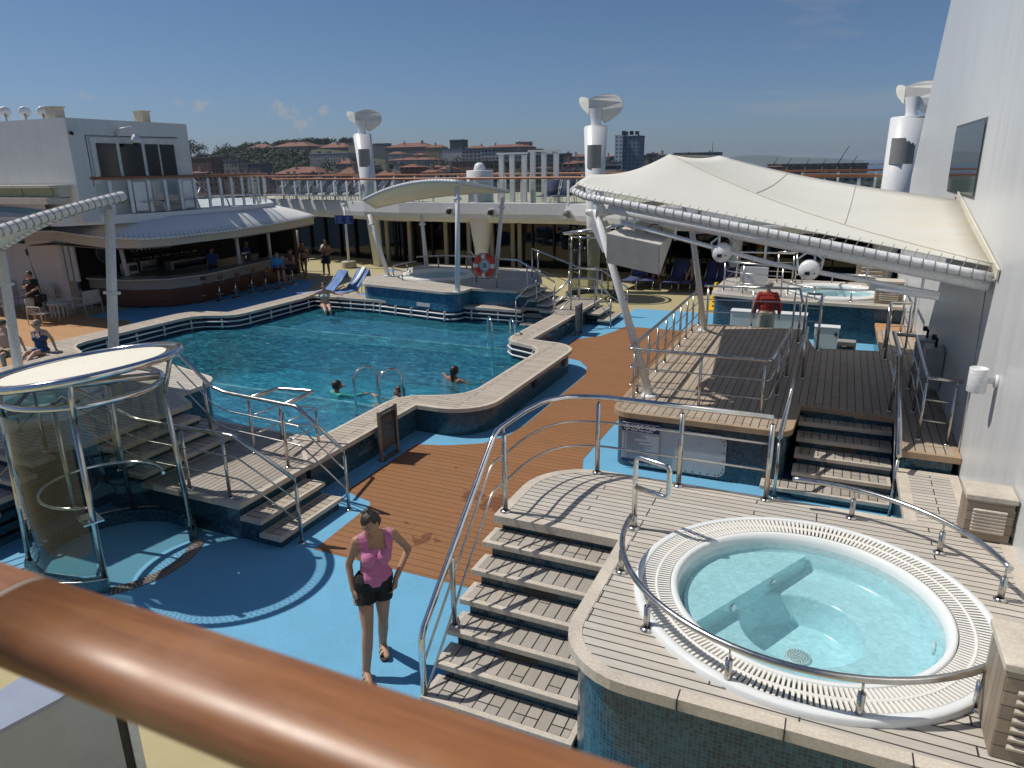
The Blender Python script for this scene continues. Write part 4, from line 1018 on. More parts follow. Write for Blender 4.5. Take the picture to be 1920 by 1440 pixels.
m.build('fabric',SAILOLD,t,solid=.012,merge=.001)
laced_edge(t,front[2:],.052,46,inw=V((.1,.75,.45)))
m=MB(); m.tube(front[:3]+[],.052,10); m.build('edge_tube',WHITE,t)
# seam lines on the fabric
m=MB(); m.tube([p+V((0,0,.012)) for p in rd],.006,4); 
for j in (5,9): m.tube([rows2[i][j]+V((0,0,.012)) for i in range(11)],.006,4)
m.build('seam',plain('seam_tan',(.55,.50,.38),.8),t,split=True)
# clamp strip at the wall
m=MB(); m.tube([W2,W1,EW],.02,6); m.build('wall_strip',plain('rust_strip',(.45,.28,.12),.8,var=.3,scale=20),t)
m=MB(); m.cbox(lerp(W1,W2,.5)+V((-.012,0,0)),(.02,4.2,.12),M=Matrix.Rotation(math.atan2((W2-W1).z,(W2-W1).y),4,'X')); m.build('clamp_plate',plain('clamp_cream',(.66,.62,.50),.6,var=.1,scale=8),t)
# lower truss
def dn(p,d): return p+V((0,.12,-d))
m=MB(); m.tube([dn(lerp(E0,EW,.04),.28),dn(lerp(E0,EW,.5),.40),dn(lerp(E0,EW,.9),.33)],.032,8); m.build('lower_tube',WHITE,t)
m=MB(); m.tube([dn(lerp(E0,EW,k),.1) for k in (0,.5,1)],.085,10); m.build('main_beam',WHITE,t)
for k in range(7): 
    m=MB(); f=.08+.13*k; m.cyl(dn(lerp(E0,EW,f),.1),dn(lerp(E0,EW,f),.37),.018,seg=6); m.build('truss_strut',WHITE,t)
m=MB(); a=dn(lerp(E0,EW,.74),.42); b=dn(lerp(E0,EW,.9),.36); m.tube([a,b],.045,8); m.build('tube_light',WHITE,t)
# masts
for b,q in ((g(1219,742,PZ),aY(1117,392,10.45)),(g(1321,619,PZ),aY(1297,430,14.2))):
    m=MB(); m.cyl(b,q,.062,.055,14); m.lathe([(.14,0),(.14,.02),(.07,.035)],b,16); m.build('mast',WHITE,t)
m=MB(); q=aY(1117,392,10.45); m.cyl(q+V((.1,0,-.1)),q+V((-.05,.1,.22)),.1,.06,12); m.tube([q+V((.15,.1,-.05)),q+V((.75,.6,.05)),q+V((1.2,1.2,.2))],.05,8); m.build('mast_head',WHITE,t)
m=MB(); m.tube([aY(1297,436,14.2),Pk+V((0,0,-.1))],.04,8); m.tube([aY(1297,436,14.2),Pk2+V((0,0,-.08))],.04,8); m.tube([aY(1297,436,14.2),aX(1600,400,.4)+V((0,0,-.25))],.035,8); m.build('roof_strut',WHITE,t)
# speaker hung under the canopy
def obox(m,C8):
    vs=[m.bm.verts.new(p) for p in C8]
    for f in ((0,1,2,3),(7,6,5,4),(0,4,5,1),(1,5,6,2),(2,6,7,3),(3,7,4,0)): m.bm.faces.new([vs[i] for i in f])
a=aY(1137,437,10.25);b=aY(1238,459,10.05);c=aY(1236.5,515.5,10.05);d=aY(1137,493,10.25)
bk=V((.10,.50,.10)); sh=V((.16,0,0))
t=thing('hanging_speaker','large pale loudspeaker with grey mesh front hanging under the left end of the big canopy','speaker',a)
m=MB(); obox(m,[a,b,c,d,a+bk+V((.28,0,.05)),b+bk+V((-.0,0,.05)),c+bk+V((-.03,0,.42)),d+bk+V((.28,0,.42))]); bmesh.ops.recalc_face_normals(m.bm,faces=m.bm.faces); m.build('cabinet',plain('speaker_cream',(.55,.53,.49),.5,var=.08,scale=4),t)
nrm=(b-a).cross(d-a).normalized(); nrm=nrm if nrm.y<0 else -nrm
m=MB(); obox(m,[p+nrm*.012 for p in (lerp(a,c,.015),lerp(b,d,.015),lerp(c,a,.015),lerp(d,b,.015))]+[p+nrm*.002 for p in (lerp(a,c,.015),lerp(b,d,.015),lerp(c,a,.015),lerp(d,b,.015))]); bmesh.ops.recalc_face_normals(m.bm,faces=m.bm.faces); m.build('mesh_grille',GREYM,t)
m=MB(); 
for s_,q in ((a,b),(b,a)): m.tube([lerp(s_,q,.2)+bk*.6,lerp(s_,q,.2)+bk*.6+V((0,0,.32))],.015,6)
m.build('hanger',STEEL,t,split=True)
m=MB(); h=lerp(a,b,.8)+V((0,.3,.08)); m.tube([h+V((.12*math.cos(k*PI/10)-.0,0,.15*math.sin(k*PI/10))) for k in range(11)],.008,5); m.build('cable_loop',BLACK,t)
a=aY(1110,428,10.7)
t=thing('side_speaker','narrow white speaker box tilted beside the first mast of the big canopy','speaker',a)
m=MB(); p0=aY(1106,421,10.7);p1=aY(1120,416,10.7);p2=aY(1140,466,10.7);p3=aY(1130,474,10.7); o=V((.05,.35,.0)); obox(m,[p0,p1,p2,p3,p0+o,p1+o,p2+o,p3+o]); bmesh.ops.recalc_face_normals(m.bm,faces=m.bm.faces); m.build('cabinet',WHITE,t)
m=MB(); m.tube([lerp(p1,p2,.3)+o*.5,lerp(p1,p2,.3)+o*.5+V((.12,0,.06))],.02,6); m.build('bracket',WHITE,t)
def stage_light(label,px,py,Y):
    c=aY(px,py,Y); t=thing('stage_light',label,'stage light',c,'round stage lights under the big canopy')
    m=MB(); Mx=Matrix.Rotation(PI/2,3,'X'); m.lathe([(.001,-.02),(.10,-.02),(.155,.0),(.165,.05),(.165,.2),(.12,.26),(.001,.27)],(0,0,0),24,M=Mx); 
    # front disc faces the viewer (-Y)
    bmesh.ops.rotate(m.bm,cent=(0,0,0),matrix=Matrix.Rotation(PI,3,'Z'),verts=m.bm.verts) if False else None
    m.build('housing',WHITE,t,world=False)
    m=MB(); m.cbox((-.02,-.285,-.04),(.075,.02,.055)); m.cbox((.09,-.285,-.035),(.02,.02,.02)); m.build('display',BLACK,t,world=False,split=True)
    m=MB()
    for k in range(16):
        a_=2*PI*k/16; m.cbox((.148*math.cos(a_),-.03,.148*math.sin(a_)),(.012,.14,.012))
    m.build('cooling_fin',plain('fin_grey',(.35,.35,.34),.5),t,world=False)
    m=MB(); 
    for sx in (-1,1): m.tube([V((sx*.17,-.1,0)),V((sx*.2,-.1,.16)),V((sx*.08,-.08,.26)),V((sx*.03,-.05,.34))],.018,6)
    m.build('yoke',WHITE,t,world=False)
    m=MB(); m.tube([V((.15,-.15,.1)),V((.26,-.1,.3)),V((.3,0,.5)),V((.1,0,.45))],.009,5); m.build('cable',plain('cable_white',(.6,.6,.6),.5),t,world=False); t.scale=(.78,.78,.78)
stage_light('round white stage light hanging under the middle of the big canopy',1356,472,10.2)
stage_light('round white stage light hanging further right, in front of the far right hot tub',1518,504,9.95)
# ---------------------------------------------------------------- tall columns with winged tops
def column(label,base,top,r0,r1,wrot=0,lean=None):
    base=V(base);top=V(top); t=thing('light_column',label,'column',base,'white tapering columns with winged tops')
    m=MB(); m.cyl(base,top,r0,r1,28); m.build('shaft',WHITE,t)
    m=MB(); m.cyl(base+(top-base)*.49,base+(top-base)*.515,r0+(r1-r0)*.5+.03,seg=28); m.lathe([(r1-.03,.0),(r1-.03,.05),(.001,.05)],top,28); m.build('collar',WHITE,t)
    d=V((-top.x,-top.y,0)).normalized(); ang=math.atan2(d.y,d.x); zc=base.z+(top.z-base.z)*.83; f=(zc-base.z)/(top.z-base.z); rc=r0+(r1-r0)*f; cc=base.lerp(top,f)
    m=MB(); m.grid([[cc+V(((rc+.012)*math.cos(ang-.12+a*.1),(rc+.012)*math.sin(ang-.12+a*.1),z)) for a in range(-7,8)] for z in (-.38,.38)]); m.build('speaker_grille',GREYM,t)
    T=Matrix.Translation(top)@Matrix.Rotation(wrot,4,'Z')
    m=MB(); m.grid([[T@V((x*w-.06*z,y*.1+.03,z)) for x,y in [(math.cos(2*PI*k/16),math.sin(2*PI*k/16)) for k in range(16)]] for z,w in ((-.02,.2),(.2,.17),(.4,.19),(.62,.23))],closed_u=True); m.build('wing_stem',WHITE,t)
    NX=(1103-1117)/52
    for nm_,ol,ky in (('wing',[(1103,190),(1115,185.5),(1130,183),(1145,184),(1156,189),(1162,198),(1163,206),(1158,215),(1148,222),(1138,228),(1131,231),(1122,222),(1112,214),(1104,212)],.30),('wing',[(1103,190),(1092,186),(1082,184.5),(1077.5,188),(1080,196),(1087,204),(1096,211),(1104,218)],-.9)):
        pts_=rounded([((x-1117)/52,(238-y)/52) for x,y in ol],.04,2)
        def Q(x,z,o=0):
            y=ky*(x-NX)-.10*math.sin(min(1,max(0,(z-.1)/.95))*PI)*abs(x-NX)*1.5
            return T@V((x,y+o*.055,z))
        n_=len(pts_); vs1=[m.bm.verts.new(Q(x,z)) for x,z in pts_] if False else None
        m=MB(); vs1=[m.bm.verts.new(Q(x,z)) for x,z in pts_]; vs2=[m.bm.verts.new(Q(x,z,1)) for x,z in pts_]
        tr_=tessellate_polygon([[V((x,z,0)) for x,z in pts_]])
        for q_ in tr_: m.bm.faces.new([vs1[i] for i in q_]); m.bm.faces.new([vs2[i] for i in q_][::-1])
        for i in range(n_): m.bm.faces.new([vs1[i-1],vs2[i-1],vs2[i],vs1[i]])
        bmesh.ops.recalc_face_normals(m.bm,faces=m.bm.faces); m.build(nm_,plain('wing_cream',(.70,.68,.62),.5,var=.05),t)
    return t
column('tall white column with winged top on the left, behind the far island canopy',g(711,499),aY(679,253,27.9),.24,.40,.35)
column('tall white column with winged top in the middle, left of the big canopy',g(1112,547),aY(1117,239,24.7),.17,.40,.0)
column('tall white column with winged top half hidden by the ship wall',(1.35,26.2,0),aY(1707,222,26.2),.3,.55,-.5)
t=thing('thick_column','thick white column with a dome lamp, behind the far island canopy','column',(-13.9,28.2,0)); 
m=MB(); b=V((-13.85,27.6,0)); m.lathe([(.28,0),(.3,.9),(.42,1.7),(.52,2.3),(.55,2.9),(.55,4.2),(.53,4.22),(.001,4.22)],b,28); m.build('shaft',WHITE,t); m=MB(); m.lathe([(.57,2.88),(.57,2.98)],b,28); m.build('collar',WHITE,t)
m=MB(); m.lathe([(.24,4.22),(.24,4.3),(.2,4.44),(.1,4.52),(.001,4.53)],b,20); m.build('dome',WHITE,t)
t=thing('slim_column','plain white column standing under the big canopy by the far windows','column',(-3.3,27.5,0)); m=MB(); c=g(1372,540,0); m.cyl(c,c+V((.05,0,2.4)),.17,.26,20); m.build('shaft',WHITE,t)
# ================================================================ FAR FACADE AND UPPER DECK
fc=thing('glass_facade','long dark glass facade with cream door frames under the upper deck, across the far side','facade',(-10,29,0))
CRF=plain('cream_frame',(.52,.47,.38),.5,var=.06)
FP=[(4.5,29.6),(-19,29.6),(-24,30.6),(-30,31.5)]
m=MB(); m.wall(FP[::-1],0,2.35); m.build('glazing',DGLASS,fc)
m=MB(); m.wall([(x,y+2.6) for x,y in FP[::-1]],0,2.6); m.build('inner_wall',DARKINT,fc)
for px in (727,769,837,880,923,962,975): 
    q=aY(px,450,29.5); m=MB(); m.box((q.x-.085,29.42,0),(q.x+.085,29.56,1.92)); m.build('door_frame',CRF,fc)
for a,b in ((727,769),(837,880),(923,962)):
    qa=aY(a,450,29.5);qb=aY(b,450,29.5); m=MB(); m.box((qa.x-.085,29.43,1.92),(qb.x+.085,29.55,2.02)); m.build('door_header',CRF,fc)
for k in range(24):
    x=4-1.02*k; m=MB(); m.box((x-.03,29.5,0),(x+.03,29.58,2.3)); m.build('mullion',BLACK,fc)
for k in range(10):
    f=k/10; x=-19-11*f; y=29.6+(1.0*min(1,f*2.2)+.9*max(0,f-.45)*1.8)-.08; m=MB(); m.box((x-.04,y-.05,0),(x+.04,y+.05,2.3)); m.build('mullion',BLACK,fc)
random.seed(12)
for k in range(26):
    x=random.uniform(-24,3.5); z=random.uniform(.2,1.6); w=random.uniform(.15,.7); h=random.uniform(.05,.3)
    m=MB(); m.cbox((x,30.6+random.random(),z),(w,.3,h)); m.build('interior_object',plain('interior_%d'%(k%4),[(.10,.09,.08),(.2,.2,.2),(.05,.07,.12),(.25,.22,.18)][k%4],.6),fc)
ud=thing('upper_deck','white upper deck edge with glass balustrade running round the far end','deck edge',(-10,27,2.1))
FE=[(4.5,25.1),(-5.5,25.1),(-7.2,25.5),(-8.6,26.4),(-9.8,26.95),(-17.5,27.0),(-19.6,27.35),(-22.3,28.3),(-26.5,29.3),(-32,30)]
BE=[(-32,41),(4.5,41)]
m=MB(); m.prism(FE+BE,2.72,2.83); m.build('floor_slab',plain('upper_floor',(.48,.44,.33),.7),ud)
m=MB(); 
m.grid([[ (x,y+dy,z) for x,y in FE] for z,dy in ((2.95,.12),(2.93,.0),(2.5,-.02),(2.3,.02),(2.28,.35),(2.12,.4),(2.12,3.2))],smooth=False); bmesh.ops.recalc_face_normals(m.bm,faces=m.bm.faces); m.build('fascia',WHITE,ud)
def balustrade(name,label,path,z0,h=1.08,step=1.02,grp='glass balustrades of the upper deck',solid_at=()):
    t=thing(name,label,'balustrade',(path[0][0],path[0][1],z0),grp)
    P=[V((x,y,0)) for x,y in path]
    m=MB(); m.tube([(p.x,p.y,z0+h) for p in P],.045,8); m.build('wooden_handrail',plain('far_wood_rail',(.30,.12,.05),.45,var=.15),t)
    L=[0]
    for i in range(1,len(P)): L.append(L[-1]+(P[i]-P[i-1]).length)
    def at(s):
        i=max(j for j in range(len(L)-1) if L[j]<=s+1e-6); f=(s-L[i])/(L[i+1]-L[i]); return P[i].lerp(P[i+1],f),(P[i+1]-P[i]).normalized()
    n=int(L[-1]/step)
    for k in range(n+1):
        p,d=at(min(L[-1],k*step)); m=MB(); rz=math.atan2(d.y,d.x)
        m.cbox((p.x,p.y,z0+(h-.1)/2+.02),(.10,.05,h-.12),rz=rz); m.cyl((p.x,p.y,z0+h-.1),(p.x,p.y,z0+h),.015,seg=6); m.build('post',WHITE,t)
        if k<n:
            a,_=at(k*step+.1); b,_=at((k+1)*step-.1); m=MB(); m.face([(a.x,a.y,z0+.08),(b.x,b.y,z0+.08),(b.x,b.y,z0+h-.14),(a.x,a.y,z0+h-.14)])
            if k in solid_at: m.build('solid_panel',WHITE,t)
            else: m.build('glass_pane',CGLASS,t)
    return t
balustrade('glass_balustrade','glass balustrade with white posts and wooden rail above the far glass facade',[(4.5,26.2),(-6.5,26.2),(-8.6,26.6),(-10.2,27.05),(-17.5,27.05),(-19.6,27.4),(-22.3,28.35),(-26.5,29.35)],2.88,1.03)
balustrade('glass_balustrade','farther glass balustrade at the outer edge of the upper deck, in front of the town',[(4.5,38.5),(-12,38.5),(-40,40.5)],2.83,1.1,step=1.6)
t=thing('glass_windscreen','tall white-framed glass windscreens standing on the far upper deck','windscreen',(-9,29,2.83))
for pxs,y0,Y in (((940,960,983),290,30.0),((999,1020,1043),285,30.0)):
    q=[aY(p,y0,Y) for p in pxs]
    for a in q: m=MB(); m.box((a.x-.10,Y-.08,2.83),(a.x+.10,Y+.08,a.z)); m.build('post',WHITE,t)
    m=MB(); m.box((q[0].x-.2,Y-.09,q[0].z),(q[2].x+.15,Y+.09,q[0].z+.08)); m.build('top_bar',WHITE,t)
    for a,b in ((q[0],q[1]),(q[1],q[2])): m=MB(); m.face([(a.x+.1,Y,2.9),(b.x-.1,Y,2.9),(b.x-.1,Y,a.z),(a.x+.1,Y,a.z)]); m.build('glass_pane',CGLASS,t)
q=aY(999,285,27.2); m=MB(); m.box((q.x-.08,27.14,2.83),(q.x+.08,27.26,q.z)); m.build('post',WHITE,t)
# spotlights on the fascia
for lab,px,py in (('left spotlight on the white fascia behind the far island canopy',843,396),('middle spotlight on the white fascia, right of the far island canopy',921,398),('right spotlight on the white fascia next to the middle column',1063,400)):
    c=aY(px,py,26.75); t=thing('spotlight',lab,'spotlight',c,'round spotlights on the white fascia')
    m=MB(); m.lathe([(.001,-.06),(.13,-.06),(.15,-.02),(.15,.08),(.07,.22),(.001,.22)],(0,0,0),18,M=Matrix.Rotation(-PI/2,3,'X')); m.build('housing',plain('spot_grey',(.45,.45,.43),.4),t,world=False)
    m=MB(); m.lathe([(.001,-.075),(.12,-.075),(.125,-.06)],(0,0,0),18,M=Matrix.Rotation(-PI/2,3,'X')); m.build('lens',BLACK if px<1000 else GREYM,t,world=False)
    m=MB(); m.box((-.19,-.05,-.2),(.19,.25,-.16)); m.box((-.19,-.04,-.17),(-.165,.1,.02)); m.box((.165,-.04,-.17),(.19,.1,.02)); m.build('bracket',WHITE,t,world=False)
# direction sign on pole
t=thing('direction_sign','blue deck direction sign on a white pole left of the far island','sign',(-20.2,26.6,0)); b=g(655,502); 
tp=aY(647,386,b.y)
m=MB(); m.cyl(b,V((b.x-.0,b.y,tp.z)),.06,.05,12); m.sphere((b.x,b.y,tp.z+.04),.08,10); m.build('pole',WHITE,t)
m=MB(); m.lathe([(.001,.3),(.33,.3),(.34,.27),(.34,.0)],b,24); m.build('planter_base',plain('planter_cream',(.42,.38,.30),.6),t)
zs=aY(649,412,b.y-.1).z
m=MB(); m.box((b.x-.52,b.y-.1,zs-.19),(b.x+.50,b.y-.07,zs+.19)); m.build('board',plain('sign_blue',(.012,.04,.19),.4),t)
m=MB(); random.seed(4)
for r_ in range(4):
    for x0 in (-.34,.10): m.box((b.x+x0,b.y-.104,zs+.10-r_*.085),(b.x+x0+random.uniform(.18,.3),b.y-.1,zs+.115-r_*.085))
    m.box((b.x-.48,b.y-.104,zs+.095-r_*.085),(b.x-.44,b.y-.1,zs+.125-r_*.085))
m.build('lettering',plain('sign_print',(.35,.45,.7),.5),t)
# ================================================================ LEFT SIDE: BAR, CABIN, LOUNGE CORNER
bar=thing('pool_bar','long shaded poolside bar with pale counter, mahogany front and bottle shelves','bar',(-20.5,19,0))
def mk(name,boxes,mat,par=bar):
    m=MB()
    for lo,hi in boxes: m.box(lo,hi)
    return m.build(name,mat,par)
BP=[(-23.2,16.25),(-21.2,16.35),(-20.2,16.95),(-19.85,18.0),(-20.25,20.5),(-20.9,23.4)]
ins=[(x-.5,y+.35) for x,y in BP]
m=MB(); m.wall(BP,.06,.62); m.build('wood_front',MAHOG,bar)
m=MB(); m.wall([(x+.03,y-.03) for x,y in BP],.62,.95); m.build('counter_front',plain('counter_stone',(.30,.28,.25),.4,var=.08),bar)
m=MB(); top=[(x+.28,y-.28) for x,y in BP[:1]]+[(BP[1][0]+.1,BP[1][1]-.26),(BP[2][0]+.22,BP[2][1]-.2),(BP[3][0]+.28,BP[3][1]-.02),(BP[4][0]+.28,BP[4][1]),(BP[5][0]+.28,BP[5][1]+.1)]
m.prism(top+[(x-.45,y+.25) for x,y in BP][::-1],.95,1.0); m.build('countertop',plain('countertop_stone',(.42,.39,.34),.25,var=.08),bar)
mk('plinth',[((-23,16.45,0),(-21.0,18,.06)),((-21.6,17.2,0),(-20.5,23.2,.06))],BLACK)
mk('back_wall',[((-23.6,16.2,0),(-23.4,25,2.5)),((-23.4,24.6,0),(-21.4,24.8,2.3))],DARKINT)
mk('back_counter',[((-23.35,17.2,0),(-22.7,23.8,.95))],plain('bar_steel',(.25,.25,.24),.35,.6))
SH=plain('shelf_wood',(.06,.03,.02),.5)
for z in (1.25,1.55,1.85): mk('shelf',[((-23.35,18.0,z),(-23.0,21.2,z+.03))],SH)
# bottles: real repeats on the shelves
bt=thing('bottle','dark spirit bottles lined up on the shelves at the back of the bar','bottle',(-23.15,18.1,1.28),'bottles on the bar shelves')
m=MB(); m.lathe([(.001,0),(.038,0),(.04,.01),(.04,.15),(.015,.2),(.014,.26),(.001,.26)],(0,0,0),10); m.build('glass_body',plain('bottle_glass',(.05,.03,.015),.08),bt,world=False)
m=MB(); m.lathe([(.0415,.04),(.0415,.11)],(0,0,0),10); m.build('label',plain('bottle_label',(.45,.4,.32),.6),bt,world=False)
random.seed(9)
for z in (1.28,1.58,1.88):
    for k in range(17):
        if z==1.28 and k==0: continue
        dup(bt,(-23.15+random.uniform(-.05,.05),18.1+k*.175+random.uniform(-.02,.02),z),scale=(1,1,random.uniform(.8,1.12)))
t=thing('espresso_machine','steel espresso machine on the bar counter','coffee machine',(-22.3,17.9,1.0))
m=MB(); m.cbox((-22.4,17.9,1.2),(.45,.7,.4),bev=.03); m.build('body',plain('machine_steel',(.3,.3,.29),.25,.8),t); m=MB(); m.cbox((-22.15,17.9,1.15),(.1,.5,.06)); m.build('group_head',BLACK,t)
t=thing('ice_cream_machine','white rounded machine near the left end of the bar counter','machine',(-22.2,17.0,1.0)); m=MB(); m.cbox((-22.2,17.1,1.2),(.4,.45,.4),bev=.06); m.build('body',plain('machine_white',(.55,.53,.5),.4),t); m=MB(); m.cbox((-21.98,17.1,1.22),(.02,.3,.2)); m.build('front_panel',BLACK,t)
t=thing('hanging_glass_rack','rack of hanging wine glasses over the bar counter','glass rack',(-21.0,19.5,2.0)); m=MB()
for k in range(26):
    for r_ in range(2): m.lathe([(.03,0),(.035,.05),(.005,.08),(.005,.14),(.03,.145)],(-21.0+.12*r_,17.6+.2*k,1.95),8)
m.build('glasses',plain('glass_grey',(.32,.33,.34),.1),t); m=MB(); m.box((-21.1,17.5,2.1),(-20.8,22.8,2.12)); m.build('rail',STEEL,t)
t=thing('draught_tap','steel beer tap tower on the bar counter beside the left bartender','beer tap',(-20.6,20.9,1.0)); m=MB(); m.cyl((-20.6,20.9,1.0),(-20.6,20.9,1.35),.04,seg=10); m.cyl((-20.6,20.7,1.35),(-20.6,21.1,1.35),.04,seg=10); m.build('tower',CHROME,t)
t=thing('display_cooler','long glass-fronted cooler behind the bar counter','cooler',(-21.7,19.3,1.0)); m=MB(); m.cbox((-21.75,19.4,1.15),(.4,2.2,.34),bev=.04); m.build('body',plain('cooler_grey',(.22,.22,.21),.3,.4),t); m=MB(); m.cbox((-21.54,19.4,1.14),(.02,2.0,.22)); m.build('front_glass',DGLASS,t)
# pub sign disc on the left end
t=thing('round_bar_sign','round dark blue emblem on the side wall of the bar, behind a white post','sign',(-22.9,16.9,1.6)); m=MB(); c=V((-23.2,17.05,1.75)); m.lathe([(.001,.0),(.42,.0),(.44,.03),(.001,.03)],c,28,M=Matrix.Rotation(PI/2,3,'Y')); m.build('disc',plain('emblem_blue',(.05,.07,.12),.5),t); m=MB(); m.tube([c+V((.04,.36*math.cos(a*PI/14),.36*math.sin(a*PI/14))) for a in range(28)],.014,5,closed=True); m.build('rim_line',plain('emblem_grey',(.3,.32,.36),.5),t)
for x,y in ((-21.9,16.5),(-20.15,19.4),(-20.45,21.2),(-20.75,22.9),(-20.3,17.2)):
    pass
for lab,b0,t0 in (('leftmost white post on the bar counter',(-21.9,16.75),(-22.1,16.8)),('white post by the bartenders on the bar counter',(-20.65,20.6),(-20.65,20.6)),('rightmost white post on the bar counter',(-20.95,22.6),(-20.95,22.6))):
    t=thing('bar_post',lab,'post',(b0[0],b0[1],1.0),'white posts holding the bar roof'); m=MB(); m.cyl((b0[0],b0[1],1.0),(t0[0],t0[1],2.3),.07,seg=12); m.build('shaft',WHITE,t); m=MB(); m.cyl((b0[0],b0[1],1.0),(b0[0],b0[1],1.04),.1,seg=12); m.build('foot',WHITE,t)
for lab,x,y,z0 in (('slim cream post where the walking woman passes, right of the bar',-21.1,24.4,0),):
    t=thing('cream_post',lab,'post',(x,y,0)); m=MB(); b=g(562,508,0); m.cyl(b,aY(556,432,b.y),.07,seg=10); m.build('shaft',CRF,t); m=MB(); m.cyl(b,b+V((0,0,.05)),.1,seg=10); m.build('foot',CRF,t)
# bar roof
rf=thing('bar_roof','white rounded fabric awning roof over the bar, striped by the shadow of the rail above','awning',(-19.5,19,2.4))
OE=[(-23.6,14.8,2.62),(-22.9,15.25,2.60),(-21.5,15.0,2.55),(-20.0,14.85,2.5),(-18.95,15.2,2.47),(-18.6,16.0,2.46),(-18.6,18.5,2.46),(-19.0,21.0,2.48),(-19.5,23.2,2.5),(-19.75,24.2,2.52)]
IE=[(-23.6,17.0,3.0),(-22.9,16.2,3.02),(-21.6,15.9,3.02),(-20.3,15.8,3.02),(-19.6,16.1,3.02),(-19.35,16.6,3.02),(-19.35,18.7,3.02),(-19.6,21.0,3.02),(-20.3,22.4,3.0),(-21.3,23.6,2.95)]
OE=[V(p) for p in OE];IE=[V(p) for p in IE]
m=MB(); m.grid([[OE[j].lerp(IE[j],i/8)+V((0,0,.04*math.sin(PI*i/8))) for j in range(len(OE))] for i in range(9)]); bmesh.ops.recalc_face_normals(m.bm,faces=m.bm.faces); m.build('fabric',plain('awning_white',(.80,.79,.76),.7,var=.04),rf,solid=.02)
laced_edge(rf,OE,.045,90,inw=V((-.6,.2,.5)))
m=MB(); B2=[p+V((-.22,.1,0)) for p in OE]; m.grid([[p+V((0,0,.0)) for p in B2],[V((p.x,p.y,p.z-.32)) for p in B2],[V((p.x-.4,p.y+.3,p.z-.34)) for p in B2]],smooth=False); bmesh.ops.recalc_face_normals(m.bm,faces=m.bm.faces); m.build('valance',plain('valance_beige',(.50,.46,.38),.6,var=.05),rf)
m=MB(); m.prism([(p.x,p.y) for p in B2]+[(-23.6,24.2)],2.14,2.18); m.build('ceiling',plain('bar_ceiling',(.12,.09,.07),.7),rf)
# side deck above the bar
sd=thing('side_deck','white side deck with curved edge above the bar','deck edge',(-21,18,3))
SP=[(-23.6,13.6),(-20.6,13.9),(-19.9,14.9),(-19.35,16.4),(-19.35,18.7),(-19.55,20.7),(-20.3,22.4),(-22.4,24.5),(-30,26.5),(-30,13.6)]
m=MB(); m.prism(SP,2.9,3.16); m.build('floor_slab',WHITE,sd)
balustrade('glass_balustrade','glass balustrade with two solid white panels along the side deck above the bar',[(-20.05,14.6),(-19.5,16.3),(-19.42,18.7),(-19.62,20.7),(-20.2,22.1)],3.16,1.06,step=.56,solid_at=(2,5))
# cabin
cb=thing('deck_cabin','white cabin with four dark windows on the side deck, upper left','cabin',(-22,16,3.1))
m=MB(); m.box((-30,14.2,3.0),(-20.0,18.4,5.86)); m.build('walls',WALLW,cb)
m=MB(); m.box((-19.99,14.81,4.15),(-19.95,17.92,5.36)); wf=m.build('window_frame',plain('window_frame_white',(.6,.6,.58),.4),cb)
for a,b in ((14.97,15.62),(15.74,16.5),(16.62,17.1),(17.17,17.72)):
    m=MB(); m.box((-19.952,a,4.24),(-19.935,b,5.2)); m.build('pane',plain('cabin_pane',(.012,.012,.012),.12),wf)
m=MB(); m.tube([(-20,14.72,4.0),(-19.99,14.72,5.40),(-19.99,17.95,5.42)],.012,5); m.build('dark_seam',BLACK,cb)
t=thing('dome_camera','white security dome camera on a curved arm above the cabin windows','camera',(-19.7,16.4,5.3)); c=aX(255,262,-19.6)
m=MB(); m.tube([V((-20,c.y-.35,c.z+.12)),V((-19.85,c.y-.3,c.z+.3)),V((-19.65,c.y-.1,c.z+.36)),V((-19.6,c.y,c.z+.2)),V((-19.6,c.y,c.z+.1))],.035,8); m.build('arm',WHITE,t)
m=MB(); m.lathe([(.05,.16),(.10,.10),(.15,0),(.16,-.07),(.12,-.09)],c,18); m.build('housing',WHITE,t); m=MB(); m.sphere(c+V((0,0,-.1)),.09,12); m.build('lens_dome',BLACK,t)
t=thing('small_camera','small black camera on the cabin wall near its left edge','camera',aX(134,250,-19.95)); c=aX(134,250,-19.95); m=MB(); m.sphere(c,.06,10); m.build('lens',BLACK,t); m=MB(); m.cyl(c+V((-.04,0,-.08)),c+V((-.04,0,.02)),.06,seg=10); m.build('mount',WHITE,t)
for lab,px,py,s_ in (('beige vent box on the cabin roof near its left corner',107,210,.32),('beige vent box on the cabin roof near its right end',270,217,.3)):
    c=aX(px,py,-21.2); t=thing('roof_box',lab,'box',(c.x,c.y,5.86),'beige boxes on the cabin roof'); m=MB(); m.box((c.x-.3,c.y-s_/2,5.86),(c.x+.1,c.y+s_/2,c.z+.12),bev=.01); m.build('body',plain('beige_box',(.5,.44,.34),.6),t); m=MB(); m.box((c.x-.33,c.y-s_/2-.03,c.z+.12),(c.x+.13,c.y+s_/2+.03,c.z+.15)); m.build('cap',plain('beige_box',(.5,.44,.34),.6),t)
